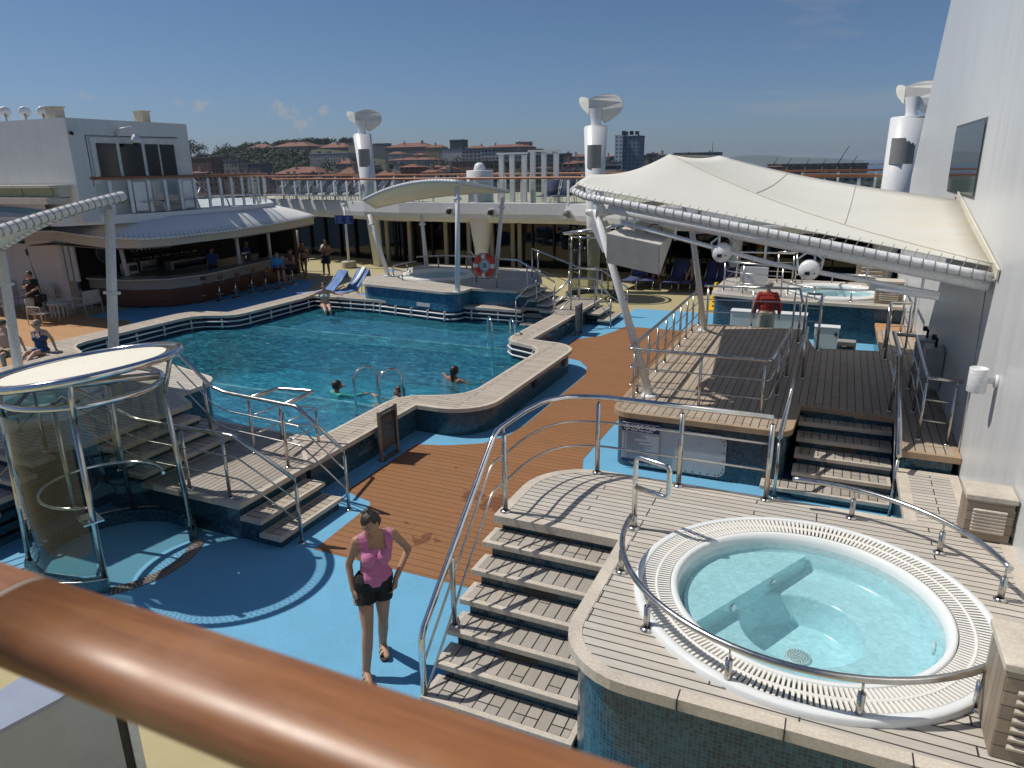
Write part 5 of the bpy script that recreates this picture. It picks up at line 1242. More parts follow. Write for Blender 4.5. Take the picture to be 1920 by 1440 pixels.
for lab,px in (('leftmost round floodlight on the cabin roof',10),('middle round floodlight on the cabin roof',47),('right round floodlight on the cabin roof, next to the beige box',81)):
    c=aY(px,214,15.0); t=thing('floodlight',lab,'floodlight',c,'round floodlights on the cabin roof'); Mx=(Matrix.Rotation(-.6,3,'Z')@Matrix.Rotation(PI/2+.2,3,'Y'))
    m=MB(); m.lathe([(.001,.0),(.15,.0),(.17,-.05),(.14,-.12),(.07,-.16),(.07,-.32),(.001,-.33)],(0,0,.05),18,M=Mx); m.build('housing',WHITE,t,world=False); m=MB(); m.cyl((0,0,-.25),(0,0,0),.03,seg=8); m.build('stem',plain('beige_box',(.5,.44,.34),.6),t,world=False)
# fascia beam with yellowish panels left of the cabin, blue arc and beige wall below
lw=thing('lounge_wall','beige wall with fascia beam behind the lounge corner at the left edge','wall',(-25,16,0))
m=MB(); m.box((-34,15.6,0),(-23.3,15.9,3.0)); m.build('wall',BEIGEWALL,lw)
m=MB(); m.box((-34,13.4,3.55),(-20.25,14.1,3.72)); m.box((-34,13.5,3.98),(-20.2,14.15,4.06)); m.box((-34,13.8,3.7),(-20.25,14.12,4.0)); m.build('fascia_beam',plain('beam_cream',(.55,.51,.42),.55),lw)
for k in range(8): m=MB(); m.box((-21.7-1.35*k,13.77,3.75),(-20.5-1.35*k,13.8,3.96)); m.build('fascia_panel',plain('panel_yellow',(.50,.47,.26),.5),lw)
m=MB(); P=[(-21.2-.45*k,3.50-.26*(1-math.sqrt(max(0,1-((k-14)/15)**2)))) for k in range(24)]
m.grid([[ (x,13.9+.0*x,z) for x,z in P],[(x,13.9,z-.16) for x,z in P]],smooth=False); m.build('blue_arch',plain('arch_blue',(.12,.30,.42),.5),lw)
m=MB(); m.grid([[ (x,13.95,3.6) for x,z in P],[(x,13.95,2.9) for x,z in P]],smooth=False); m.build('white_panel',WHITE,lw)
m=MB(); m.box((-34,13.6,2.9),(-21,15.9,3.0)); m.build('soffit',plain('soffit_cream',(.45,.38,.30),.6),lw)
m=MB(); 
for k,px in enumerate((12,40)):
    c=aY(px,454,15.55); m.cbox(c,(.22,.06,.1))
m.build('wall_vent',BLACK,lw,split=True)
t=thing('wall_shutter','white slatted shutters on the beige wall beside the bar','shutter',(-23.2,15.4,1.2))
for k in range(3): m=MB(); m.box((-23.35+.28*k,15.50,.95),(-23.15+.28*k,15.56,2.5)); m.build('shutter_frame',plain('shutter_cream',(.5,.47,.42),.5),t)
# ---------------------------------------------------------------- furniture
def bar_stool():
    t=thing('bar_stool','wooden-backed bar stool with a single steel leg','bar stool',(0,0,0))
    m=MB(); m.cyl((0,0,.03),(0,0,.62),.03,seg=10); m.build('pedestal',STEEL,t,world=False)
    m=MB(); m.lathe([(.001,.03),(.17,.025),(.18,0)],(0,0,0),18); m.build('base',STEEL,t,world=False)
    m=MB(); m.tube([(.15*math.cos(k*PI/8),.15*math.sin(k*PI/8),.25) for k in range(16)],.01,5,closed=True); m.build('foot_ring',STEEL,t,world=False)
    m=MB(); m.lathe([(.001,.62),(.17,.62),(.18,.64),(.17,.67),(.001,.675)],(0,0,0),18); m.build('seat',plain('stool_seat',(.12,.09,.07),.6),t,world=False)
    m=MB(); m.grid([[(.17*math.cos(R(a)),.17*math.sin(R(a)),z) for a in range(-55,56,11)] for z in (.78,.9)]); m.build('backrest',plain('stool_wood',(.16,.07,.03),.45),t,world=False,solid=.02)
    for a in (-45,45): m=MB(); m.cyl((.15*math.cos(R(a)),.15*math.sin(R(a)),.65),(.17*math.cos(R(a)),.17*math.sin(R(a)),.8),.01,seg=6); m.build('back_support',STEEL,t,world=False)
    return t
st0=bar_stool(); tag(st0,group='bar stools along the bar'); 
names=['leftmost empty bar stool in front of the bar','second empty bar stool from the left','third empty bar stool from the left','fourth empty bar stool from the left','fifth empty bar stool, left of the man in blue','bar stool under the man in the blue shirt','bar stool under the shirtless seated man']
STP=[]
for k,(px,py) in enumerate([(380,566),(412,564),(442,558),(472,549),(498,545),(523,541),(548,533)]):
    p=g(px,py); p.x+=.05; STP.append(p)
    if k==0: st0.location=p; st0['label']=names[0]; st0.rotation_euler=(0,0,.2)
    else: dup(st0,p,.1*k,names[k])
def lounge_chair():
    t=thing('lounge_chair','white metal armchair','chair',(0,0,0)); CW=plain('chair_cream',(.55,.52,.46),.45)
    m=MB(); 
    for k in range(9): m.box((-.26+.06*k,-.24,.36),(-.22+.06*k,.24,.375))
    m.build('seat',CW,t,world=False)
    m=MB()
    for k in range(9): m.box((-.26+.06*k,.23,.40),(-.22+.06*k,.25,.78))
    m.tube([(-.28,.24,.38),(-.28,.27,.8),(.28,.27,.8),(.28,.24,.38)],.013,6); m.build('backrest',CW,t,world=False)
    for s in (-1,1):
        m=MB(); m.tube(rpath([(s*.29,-.26,0),(s*.29,-.26,.58),(s*.29,.26,.58),(s*.29,.30,0)],.05),.014,6); m.build('arm_and_leg',CW,t,world=False)
    m=MB(); m.tube([(-.28,-.25,.36),(.28,-.25,.36),(.28,.24,.36),(-.28,.24,.36)],.013,6,closed=True); m.build('seat_frame',CW,t,world=False)
    return t
ch=lounge_chair(); tag(ch,group='white metal armchairs at the lounge corner')
for k,(px,py,rz,lab) in enumerate([(168,590,-1.6,'white metal armchair beside the left end of the bar'),(20,592,1.5,'white metal armchair at the left edge beyond the man in black'),(52,578,2.4,'white metal armchair half behind the man in black'),(112,575,3.1,'white metal armchair against the beige wall right of the man in black'),(85,608,1.7,'white metal armchair beside the small round table'),(38,566,3.1,'white metal armchair against the beige wall left of the man in black')]):
    if k==0: ch.location=g(px,py); ch.rotation_euler=(0,0,rz); ch['label']=lab
    else: dup(ch,g(px,py),rz,lab)
t=thing('round_table','low round white drum table beside the man in black','table',g(116,592)); m=MB(); m.lathe([(.001,.42),(.36,.42),(.37,.40),(.001,.40)],(0,0,0),24); m.build('tabletop',plain('table_white',(.7,.7,.68),.35),t,world=False)
m=MB()
for k in range(16):
    a=2*PI*k/16; m.cbox((.3*math.cos(a),.3*math.sin(a),.2),(.05,.02,.4),rz=a+PI/2)
m.build('slatted_drum',plain('chair_cream',(.55,.52,.46),.45),t,world=False)
def lounger(label,mat=NAVYFAB,towel=None,name='sun_lounger',fr=None):
    fr=fr or plain('lounger_frame',(.55,.55,.55),.35,.3)
    t=thing(name,label,'sun lounger',(0,0,0))
    def T(y,z): return y,z
    m=MB(); m.grid([[(-.3,y,z),(.3,y,z)] for y,z in ((0,.33),(.6,.30),(1.25,.33))]); m.build('seat_fabric',mat,t,world=False,solid=.02)
    m=MB(); m.grid([[(-.3,y,z),(.3,y,z)] for y,z in ((-.01,.33),(-.3,.62),(-.55,.95))]); m.build('back_fabric',mat,t,world=False,solid=.02)
    for s in (-1,1):
        m=MB(); m.tube(rpath([(s*.32,-.1,.0),(s*.32,-.05,.33),(s*.32,1.25,.33),(s*.32,1.32,.0)],.12),.017,6); m.build('side_frame',fr,t,world=False)
        m=MB(); m.tube([(s*.31,0,.34),(s*.31,-.55,.96)],.015,6); m.build('back_frame',fr,t,world=False)
        m=MB(); m.tube([(s*.31,-.32,.63),(s*.31,-.5,.3),(s*.31,-.5,.0)],.013,6); m.build('back_strut',fr,t,world=False)
    if towel:
        m=MB(); random.seed(hash(label)%99)
        rows=[]
        for y,z in ((-.62,.72),(-.58,1.0),(-.3,.655),(-.0,.37),(.4,.345),(.9,.34),(1.22,.36)):
            rows.append([(x*.33*(1+.06*math.sin(7*y+x)),y+.02*math.sin(5*x),z+.018*math.sin(9*x+4*y)) for x in [-1+k/6 for k in range(13)]])
        m.grid(rows); m.build('towel',towel,t,world=False,solid=.012)
    return t
lg=lounger('navy sun lounger'); tag(lg,group='navy sun loungers on the upper deck')
spots=[]
for k in range(9): spots.append((aY(516+23*k,372,28.7+max(0,(620-516-23*k))*.008),3.3,'upper'))
LBL=['first','second','third','fourth','fifth','sixth','seventh','eighth','ninth']
first=True
for k,(p,_,_) in enumerate(spots):
    loc=(p.x,p.y+.2,2.83); lab=f'{LBL[k]} navy sun lounger from the left in the row behind the far glass balustrade'
    if first: lg.location=loc; lg.rotation_euler=(0,0,2.6); lg['label']=lab; first=False
    else: dup(lg,loc,2.6,lab)
for px,lab in ((738,'navy sun lounger just right of the left winged column'),(772,'navy sun lounger above the left part of the far canopy'),(1032,'navy sun lounger behind the glass windscreen post'),(1062,'navy sun lounger next to the middle winged column')):
    p=aY(px,365,29.2); dup(lg,(p.x,p.y,2.83),PI+.1,lab)
for k,(y,lab) in enumerate(((15.6,'large navy sun lounger nearest the cabin corner on the side deck'),(16.9,'second navy sun lounger on the side deck between the solid panels'),(18.2,'third navy sun lounger on the side deck above the bar'),(19.6,'fourth navy sun lounger at the right end of the side deck'))):
    dup(lg,(-20.5,y,3.16),-.75,lab,scale=(1.35,1.15,1.05))
b0=lounger('sun lounger draped with a bunched blue towel, left of the far island',BLUETOW,BLUETOW); b0.location=g(622,566)+V((-.2,.2,0)); b0.rotation_euler=(0,0,2.7); tag(b0,group='loungers covered with blue towels')
b1=dup(b0,g(658,562)+V((0,.1,0)),2.85,'sun lounger with smooth blue towel and a white towel strip, left of the far island')
m=MB(); m.grid([[(x,y,z+.045) for x in (-.1,.08)] for y,z in ((-.6,1.02),(-.3,.68),(-.1,.5))]); m.build('white_towel',plain('towel_white',(.75,.75,.73),.9),b1,world=False,solid=.015)
dup(b0,g(704,566)+V((.2,.3,0)),2.95,'blue towelled sun lounger partly hidden by the far island')
t=thing('side_table','small cream side table with drinks between the blue loungers','table',g(683,553)); m=MB(); m.cbox((0,0,.38),(.5,.4,.03),bev=.008); m.build('tabletop',CRF,t,world=False)
for sx in (-.2,.2):
    for sy in (-.15,.15): m=MB(); m.cyl((sx,sy,0),(sx,sy,.37),.015,seg=6); m.build('leg',CRF,t,world=False)
for lab,dx,h,c in (('brown beer bottle on the cream side table',.12,.2,(.12,.07,.02)),('clear plastic cup on the cream side table',-.08,.11,(.6,.6,.58))):
    tag(None or (lambda m:(m.lathe([(.001,0),(.03,0),(.032,h*.6),(.014,h*.8),(.014,h),(.001,h)],t.location+V((dx,0,.395)),10),m.build('drink',plain('drink_%s'%h,c,.2),None))[1])(MB()),lab,'drink')
# loungers on the right in shade below the big canopy
RL=[(1185,541,'navy sun lounger left of the person in orange, right of the far shower'),(1215,541,'navy sun lounger carrying the person in orange'),(1262,545,'sun lounger with lilac towel and a hat, between the two sunbathers'),(1283,545,'sun lounger carrying the shirtless sunbather on the right'),(1328,548,'empty navy sun lounger right of the shirtless sunbather'),(1350,552,'empty navy sun lounger left of the yellow cone')]
LILAC=plain('lilac_fabric',(.16,.18,.42),.8,var=.15)
l2=lounger('x',plain('dark_lilac',(.05,.06,.17),.8,var=.15),fr=STEEL); 
for k,(px,py,lab) in enumerate(RL):
    p=g(px,py)+V((0,.9,0))
    if k==0: l2.location=p; l2.rotation_euler=(0,0,PI-.05); l2['label']=lab; tag(l2,group='sun loungers in the shade by the far windows')
    else: dup(l2,p,PI-.05,lab)
# ================================================================ TOWN, HILLS, SEA
GZ=-28.
def facade_mat(name,wall,win=(.05,.055,.065),w=3.2,h=3.1,frac=.42,band=None,rough=.8):
    if name in MATS: return MATS[name]
    t=NT(name); v=t.co('UV'); s=t.n('ShaderNodeSeparateXYZ'); t.l(v,s.inputs[0])
    def cell(o,size,lo,hi):
        f=t.math('FRACT',t.math('DIVIDE',o,size)); return t.math('MULTIPLY',t.math('GREATER_THAN',f,lo),t.math('LESS_THAN',f,hi))
    m=t.math('MULTIPLY',cell(s.outputs[0],w,.5-frac/2,.5+frac/2),cell(s.outputs[1],h,.28,.78))
    big=t.noise(v,.05,3); base=t.ramp(big,[(.3,tuple(x*.82 for x in wall)),(.7,wall)])
    if band: base=t.mix(t.math('MULTIPLY',cell(s.outputs[1],h,.0,.16),.8),base,band)
    t.col(t.mix(m,base,win)); t.set(rough); MATS[name]=t.m; return t.m
ROOF=plain('terracotta_roof',(.19,.085,.058),.85,var=.25,scale=.2); ROOFD=plain('grey_roof',(.14,.135,.13),.85,var=.25,scale=.2)
SKYC=1
def building(label,x0,x1,yt,D,wall,roof='tile',depth=None,kind='building',name='apartment_building',w=3.2,h=3.1,frac=.42,rise=.16,group=None,z0=None,win=(.05,.055,.065),band=None,extra=None,side=.0):
    a=aY(x0,yt,D);b=aY(x1,yt,D); top=(a.z+b.z)/2; z0=GZ-4 if z0 is None else z0
    W=(b.x-a.x); depth=depth or max(10,min(W*.6,40)); cx=(a.x+b.x)/2
    t=thing(name,label,kind,(cx,D,z0),group)
    rh=min(6.,W*rise)if roof in('tile','tiled') else 0
    m=MB(); m.box((a.x,D,z0),(b.x,D+depth,top-rh)); m.build('walls',facade_mat('facade_%s_%d_%d'%('_'.join('%02d'%int(c*99) for c in wall),w*10,frac*100),wall,win,w,h,frac,band),t)
    if roof=='tile':
        o=.5; zz=top-rh
        m=MB(); e=min(W,depth)*.42; c=[(a.x-o,D-o,zz),(b.x+o,D-o,zz),(b.x+o,D+depth+o,zz),(a.x-o,D+depth+o,zz)]
        r1=(a.x+e,D+depth/2,top);r2=(b.x-e,D+depth/2,top)
        if W<depth*.9: r1=r2=(cx,D+depth/2,top)
        m.face([c[0],c[1],r2,r1]);m.face([c[2],c[3],r1,r2]);m.face([c[1],c[2],r2]);m.face([c[3],c[0],r1]); m.face(c[::-1]); m.build('roof',ROOF,t)
    else:
        m=MB(); m.box((a.x-.3,D-.3,top-.0),(b.x+.3,D+depth+.3,top+.8)); m.build('roof',ROOFD if roof=='flat' else plain('pale_roof',(.5,.48,.45),.8),t)
    random.seed(int(x0*7+x1)); n=max(1,int(W/22))
    for k in range(n):
        x=a.x+W*random.uniform(.15,.85); s_=random.uniform(.8,2.2); zt=top-(rh*.5); m=MB(); m.box((x-s_/2,D+depth*.3,zt),(x+s_/2,D+depth*.3+s_,zt+random.uniform(1.5,3.)+rh*.4)); m.build('chimney' if roof=='tile' else 'roof_hut',plain('chimney_grey',(.28,.24,.2),.8),t)
    return t
BR=(.20,.085,.06);GR=(.24,.235,.22);BG=(.38,.34,.27);DG=(.13,.13,.135);YE=(.42,.33,.16);WH=(.55,.54,.52);PK=(.36,.21,.16);PG=(.33,.33,.34)
# distant first
building('long grey-green hotel with roof masts on the hill crest, centre left',597,647,268,840,DG,name='villa')
building('small pale yellow block on the skyline just left of the left column',652,664,268,840,(.5,.45,.3),'flat')
building('villa with red roof on the hill crest above the trees, left of centre',509,575,266,820,(.26,.235,.20))
building('low red-roofed house peeking over the hilltop trees at far left',462,500,270,830,(.3,.22,.17),name='villa')
building('grey apartment block directly right of the left column',699,724,270,820,GR,'flat')
building('big apartment block with long red tiled roof and grey front, centre left',720,800,267,760,(.25,.235,.21),h=3.,rise=.09)
building('yellow end block of the big red-roofed apartments',798,829,271,750,YE,rise=.14)
t=building('dark green netted tower on the skyline',843,869,263,900,(.03,.07,.065),'flat',name='tower_block',h=3,frac=.1)
building('red-brown roofed apartment row below the green tower on its right',873,906,273,880,(.25,.2,.17),rise=.12)
building('long red-brown roofed apartment block right of centre on the skyline',905,985,270,900,(.26,.19,.15),rise=.06)
building('yellow-brown rooftop block standing above the long apartment roof',967,992,267,940,(.3,.26,.18),'flat')
building('white blank-walled building below the green tower',829,866,280,620,WH,'flat',frac=.05)
building('pale grey apartment block with dark windows right of the white blank wall',865,902,280,610,PG,'flat',w=4,frac=.6)
building('tall pale apartment block with balconies, centre',901,935,281,560,(.36,.37,.39),'flat',w=3.4,frac=.6,band=(.6,.6,.6))
building('wide grey apartment block partly behind the first windscreen',936,985,284,540,(.30,.30,.31),'flat',w=4,frac=.55)
building('beige flats with rooftop huts left of the blue glass office',985,1010,281,560,(.40,.36,.31),'flat')
building('blue glass office building behind the second windscreen',1004,1047,290,500,(.10,.13,.17),'pale',w=2.2,h=3.4,frac=.8,name='office_building',win=(.03,.045,.07))
building('brown apartment block beside the blue glass office',1045,1066,289,640,(.27,.17,.13),'flat')
building('beige villa with many balconies between the office and the middle column',1060,1097,301,430,(.46,.38,.28),w=4,frac=.6,rise=.1)
building('low yellowish house in front of the balcony villa',1050,1100,321,330,(.42,.36,.27),'flat')
building('brown roofed long block right of the middle column',1134,1158,292,700,(.27,.24,.19),'tile',rise=.05)
building('low building with white horizontal bands right of the middle column',1133,1156,306,420,(.5,.5,.49),'flat',w=30,h=4,frac=.98,name='office_building')
# the tall blue tower; sunlight on its left side is put into a paler wall colour
t=building('tall slim blue-grey tower block standing alone right of the middle column',1171,1199,256,620,(.19,.26,.33),'flat',name='tower_block',w=3.4,h=3.1,frac=.35,depth=18)
a=aY(1157,250,622);b=aY(1171,250,622); m=MB(); m.box((a.x,616,GZ-4),(b.x-.02,636,aY(1160,253,618).z)); m.build('side_block',facade_mat('tower_side_lit',(.62,.72,.78),(.08,.1,.12),3.4,3.1,.4),t)
m=MB(); 
for k in range(5): x=a.x+random.uniform(2,16); m.box((x,622,aY(1160,253,618).z),(x+2.4,626,aY(1160,247,618).z+random.uniform(-1,1)))
m.build('roof_machinery',BLACK,t,split=True)
building('low beige block right of the blue tower',1199,1212,292,650,(.4,.36,.28),'flat')
building('brown and white flats right of the blue tower',1212,1229,289,660,(.3,.24,.21),'flat')
t=building('long flat dark building with a mast, rising behind the peak of the big canopy',1263,1347,287,900,(.20,.19,.17),'flat',w=5,frac=.5)
m=MB(); q=aY(1336,280,900); m.cyl(q+V((0,0,-3)),q+V((0,0,9)),.4,.15,6); m.build('mast',BLACK,t)
# lower rows, left
building('dark red brick block at far left just right of the cabin',357,394,297,420,BR,'flat',w=4,frac=.35)
building('grey and white old flats right of the brick block',394,433,301,460,(.33,.31,.28),'flat',w=4,frac=.4)
building('narrow beige block among the old flats',432,446,303,440,(.42,.36,.27),'flat')
building('long dark grey warehouse roof at the foot of the wooded hill',446,487,308,480,(.14,.145,.155),'flat',w=8,frac=.2)
building('long white-walled school building half way up the wooded hill',580,652,288,680,(.42,.38,.37),'pale',w=4,frac=.3)
building('small tiled roof house just right below the white school',628,656,298,560,(.34,.28,.24),rise=.25)
building('large red-roofed villa low in front of the trees, left of centre',511,592,313,400,(.40,.30,.24),rise=.12)
building('red gabled house behind the left column foot',632,664,314,360,(.26,.10,.08),rise=.3,name='house')
building('long pale building with red roof below the big apartments',724,806,295,560,(.40,.36,.31),rise=.05,w=3,frac=.3)
building('little cream house with blank gable, lower centre left',738,752,310,380,(.55,.50,.38),'flat',name='house',frac=.05)
building('cream house with two small windows beside the blank gable',752,770,310,385,(.52,.46,.32),'flat',name='house',frac=.2)
building('row of orange-roofed houses left of the pink building',790,820,316,350,(.42,.30,.24),rise=.2,name='house')
building('wide pinkish building with plain front, lower centre',838,912,304,430,PK,'flat',w=5,frac=.2)
building('pink gabled house left of the pinkish building',823,846,309,400,(.38,.19,.14),rise=.3,name='house')
building('orange-roofed house low beside the cream houses',700,740,320,340,(.3,.2,.16),rise=.2,name='house')
building('white two-storey house low at right of the pinkish building',912,960,322,320,(.42,.40,.37),rise=.12,name='house')
building('row of low brown roofs far left by the cabin',345,380,321,300,(.3,.17,.12),rise=.1,name='house')
random.seed(21)
cols=['rust','ochre','brown','pink','cream','grey']
cv=[(.30,.14,.09),(.42,.33,.18),(.24,.17,.13),(.40,.24,.2),(.5,.44,.34),(.3,.3,.29)]
x=345; k=0
while x<1240:
    w_=random.randint(11,27); j=random.randrange(6); d=random.uniform(260,430)
    building(f'low {cols[j]} house, {k+1}th from the left in the roofs over the rail',x,x+w_,random.uniform(325,333),d,cv[j],random.choice(['tile','tile','flat']),rise=.12,name='house',group='roofs just above the upper deck rail'); x+=w_*random.uniform(.8,1.15); k+=1
random.seed(77)
nm=['beige','pale grey','rust-coloured','cream','brown','ochre','pinkish','white']; nc=[(.40,.35,.28),(.38,.38,.37),(.30,.15,.10),(.50,.45,.34),(.26,.19,.14),(.42,.32,.17),(.38,.24,.18),(.52,.51,.48)]
for k in range(36):
    j=(k*3)%8; x=400+k*25+random.uniform(-6,6); w_=random.uniform(14,34); far=k%2
    yt=(random.uniform(283,293) if far else random.uniform(299,313)) if x>690 else random.uniform(300,314)
    if 1150<x<1202 or x>1235 or x<700: continue
    building(f'{nm[j]} {"upper" if far else "lower"} town block, {k+1}th of the small blocks from the left',x,x+w_,yt,random.uniform(640,760) if far else random.uniform(340,470),nc[j],random.choice(['tile','flat','tile']),rise=.14,w=random.choice([2.6,3.2,4]),frac=random.choice([.35,.45,.55]),group='small town blocks filling the view over the rail')
# ground sheets
def th(X,Y):
    """terrain height"""
    hill=50*math.exp(-((X+800)/270)**2-((Y-870)/260)**2)+42*math.exp(-((X+560)/260)**2-((Y-1060)/300)**2)
    return GZ-1+hill+2*noise.noise(V((X*.01,Y*.01,0)))
m=MB(); rows=[]
for i in range(60):
    Y=150+i*25.; rows.append([(X,Y,th(X,Y)) for X in [-1700+28*j for j in range(66)]])
m.grid(rows); tag(m.build('hill_terrain',plain('terrain_green',(.045,.055,.028),.95,var=.4,scale=.05)),kind='structure')
m=MB(); m.face([(-60000,-60000,GZ-6),(60000,-60000,GZ-6),(60000,60000,GZ-6),(-60000,60000,GZ-6)]); 
tag(m.build('sea_water',plain('sea_blue',(.035,.085,.13),.35,var=.1,scale=.01)),kind='structure')
# woodland mass
def wood(name,cx,cy,rx,ry,n,seed,hs=(7,13)):
    random.seed(seed); m=MB()
    for i in range(n):
        a=random.uniform(0,2*PI); r=math.sqrt(random.random()); X=cx+rx*r*math.cos(a); Y=cy+ry*r*math.sin(a); h=random.uniform(*hs); z=th(X,Y)
        w_=h*random.uniform(.4,.6)
        for q in range(26):
            u=V((random.gauss(0,1),random.gauss(0,1),random.gauss(0,1))).normalized(); p=V((X,Y,z+h*.55))+V((u.x*w_,u.y*w_,u.z*h*.45))*random.uniform(.75,1.05); s_=random.uniform(.9,1.9)
            t1=u.orthogonal().normalized()*s_; t2=u.cross(t1).normalized()*s_; t1+=u*random.uniform(-.5,.5)
            m.face([p+t1,p+t2,p-t1,p-t2])
    return tag(m.build(name,FOL),kind='stuff')
FOL=plain('foliage',(.032,.050,.020),.9,var=.55,scale=.12)
wood('woodland',-890,930,230,90,850,1,(7,11)); wood('woodland',-665,715,170,75,620,2,(7,11))
def tree(label,px,py,D,h,w_,seed,n=420,c=(.035,.06,.022)):
    p=aY(px,py,D); X=p.x; z0=p.z-h; t=thing('tree',label,'tree',(X,D,z0)); random.seed(seed)
    m=MB(); m.cyl((X,D,z0-2),(X,D,z0+h*.5),h*.035,h*.02,8)
    for k in range(4): a=k*1.6; m.cyl((X,D,z0+h*.35),(X+w_*.35*math.cos(a),D+w_*.35*math.sin(a),z0+h*.65),h*.015,h*.006,6)
    m.build('trunk',plain('bark',(.08,.06,.045),.9),t)
    m=MB(); cl=[(V((random.gauss(0,.30)*w_,random.gauss(0,.30)*w_,h*(.45+.42*random.random()))),random.uniform(.18,.34)*w_) for _ in range(9)]
    for i in range(n):
        c0,r0=random.choice(cl); u=V((random.gauss(0,1),random.gauss(0,1),random.gauss(0,1))).normalized(); q=V((X,D,z0))+c0+u*r0*random.uniform(.6,1.1); s_=random.uniform(.25,.6)*h/10
        t1=u.orthogonal().normalized()*s_; t2=u.cross(t1).normalized()*s_; t1+=u*random.uniform(-.6,.6)*s_; m.face([q+t1,q+t2,q-t1,q-t2])
    m.build('crown',FOL if seed%2 else plain('foliage_light',(.06,.085,.028),.9,var=.5,scale=.12),t); return t
tree('tall dark tree on the skyline at far left beside the cabin',354,263,700,22,22,3)
tree('rounded tree on the ridge right of the far left skyline tree',372,270,720,18,18,5)
tree('broad bright green tree on the ridge, left',418,270,760,20,24,8)
tree('tall bright tree at the left end of the hilltop villa',459,266,860,20,16,10)
tree('dark round tree right of the hilltop villa',583,270,900,22,26,7)
tree('dark rounded tree below the white blank-walled building',838,297,560,18,26,9)
tree('dark tree right of the left column among houses',706,302,500,18,20,11)
tree('light green bush in front of the wooded hill',534,305,480,11,18,12)
tree('round green tree low left of the left column',600,304,430,14,22,14)
tree('dark tree between the hill school and the column',660,296,600,14,12,15)
tree('small dark tree just left of the balcony villa',1055,316,350,8,8,17)
# far coast
def ridge(name,pts,D,col,depth=600):
    m=MB(); A=[aY(x,y,D) for x,y in pts]; z0=GZ-5
    m.grid([[V((p.x,p.y-depth*.5,z0)) for p in A],[V((p.x,p.y-depth*.25,z0+(p.z-z0)*.5)) for p in A],A,[V((p.x,p.y+depth,z0)) for p in A]]); return tag(m.build(name,col),kind='structure')
HB=plain('far_hill',(.065,.085,.07),.95,var=.25,scale=.002)
ridge('far_hills',[(1300,300),(1360,296),(1390,292),(1420,291),(1460,292),(1480,295),(1520,295),(1540,296),(1580,297),(1598,299.6),(1620,300)],7500,HB,1500)
ridge('far_hills',[(1040,297),(1060,292),(1075,295),(1095,290),(1130,293),(1170,296),(1230,296),(1300,298)],5200,HB,1200)
ridge('far_hills',[(600,272),(640,270),(680,276),(720,284),(800,284),(880,285),(1000,292),(1060,296)],1500,plain('mid_hill',(.05,.06,.035),.95,var=.3,scale=.01),300)
# harbour
ql=aY(1430,326,700);qr=aY(1700,326,700)
m=MB(); m.box((ql.x-260,520,GZ-6),(qr.x+700,1150,GZ-4.5)); tag(m.build('harbour_quay',plain('quay_concrete',(.20,.19,.18),.9,var=.2,scale=.03)),kind='structure')
a=aY(1440,309,1000);b=aY(1627,312,1000)
t=thing('port_warehouse','long dark port warehouse with reddish trim on the quay, seen right of the big canopy','warehouse',((a.x+b.x)/2,1000,GZ-4.5))
m=MB(); m.box((a.x,1000,GZ-4.5),(b.x,1040,a.z-.5)); m.build('walls',facade_mat('warehouse',(.075,.065,.065),(.2,.2,.2),9,7,.35),t); m=MB(); m.box((a.x-1,998,a.z-.5),(b.x+1,1042,a.z+.8)); m.build('roof',plain('wh_roof',(.10,.07,.06),.8),t)
for k,px in enumerate((1450,1476,1510,1542,1570,1596)):
    lab=['leftmost small','second small','third small','fourth small','tallest dark','rightmost dark'][k]
    h_=[9,9,8,8,22,12][k]; p=aY(px,312,930); t=thing('port_crane',f'{lab} port crane sticking up over the warehouse','crane',(p.x,930,GZ-4.5),'port cranes beyond the warehouse')
    m=MB(); m.cyl((p.x,930,GZ-4.5),(p.x,930,p.z),1.2,.8,6); m.build('tower',BLACK,t); m=MB(); m.cyl((p.x-2,930,p.z-1),(p.x+h_*.45,930,p.z+h_),.7,.4,6); m.build('jib',BLACK,t)
for k,(x0,x1,lab) in enumerate(((1628,1643,'left white and red ship on the far horizon'),(1646,1659,'middle white and red ship on the far horizon'),(1661,1676,'right white and red ship on the far horizon'))):
    a=aY(x0,302,6000);b=aY(x1,302,6000); t=thing('cargo_ship',lab,'ship',(a.x,6000,GZ-6),'cargo ships on the far horizon'); m=MB(); m.box((a.x,6000,GZ-6),(b.x,6040,GZ+4)); m.build('hull',plain('hull_red',(.25,.08,.07),.7),t); m=MB(); m.box((a.x+8,6002,GZ+4),(b.x-14,6038,GZ+13)); m.build('superstructure',WHITE,t)
building('low harbour office with pale walls right of the big canopy ridge',1500,1640,329,420,(.30,.30,.29),'flat',name='harbour_building',w=5,frac=.5)
building('small red hut at the left end of the port warehouse',1435,1470,311,860,(.25,.10,.08),rise=.05,name='harbour_building')
# ================================================================ AIR
hz=bpy.data.materials.new('air'); hz.use_nodes=True; n_=hz.node_tree; n_.nodes.clear(); o_=n_.nodes.new('ShaderNodeOutputMaterial'); pv=n_.nodes.new('ShaderNodeVolumePrincipled')
pv.inputs['Color'].default_value=(.74,.84,1,1); pv.inputs['Density'].default_value=7e-5; pv.inputs['Anisotropy'].default_value=.2; n_.links.new(pv.outputs[0],o_.inputs['Volume'])
m=MB(); m.box((-9000,-1500,GZ-8),(9000,10500,62)); tag(m.build('haze',hz),kind='stuff')
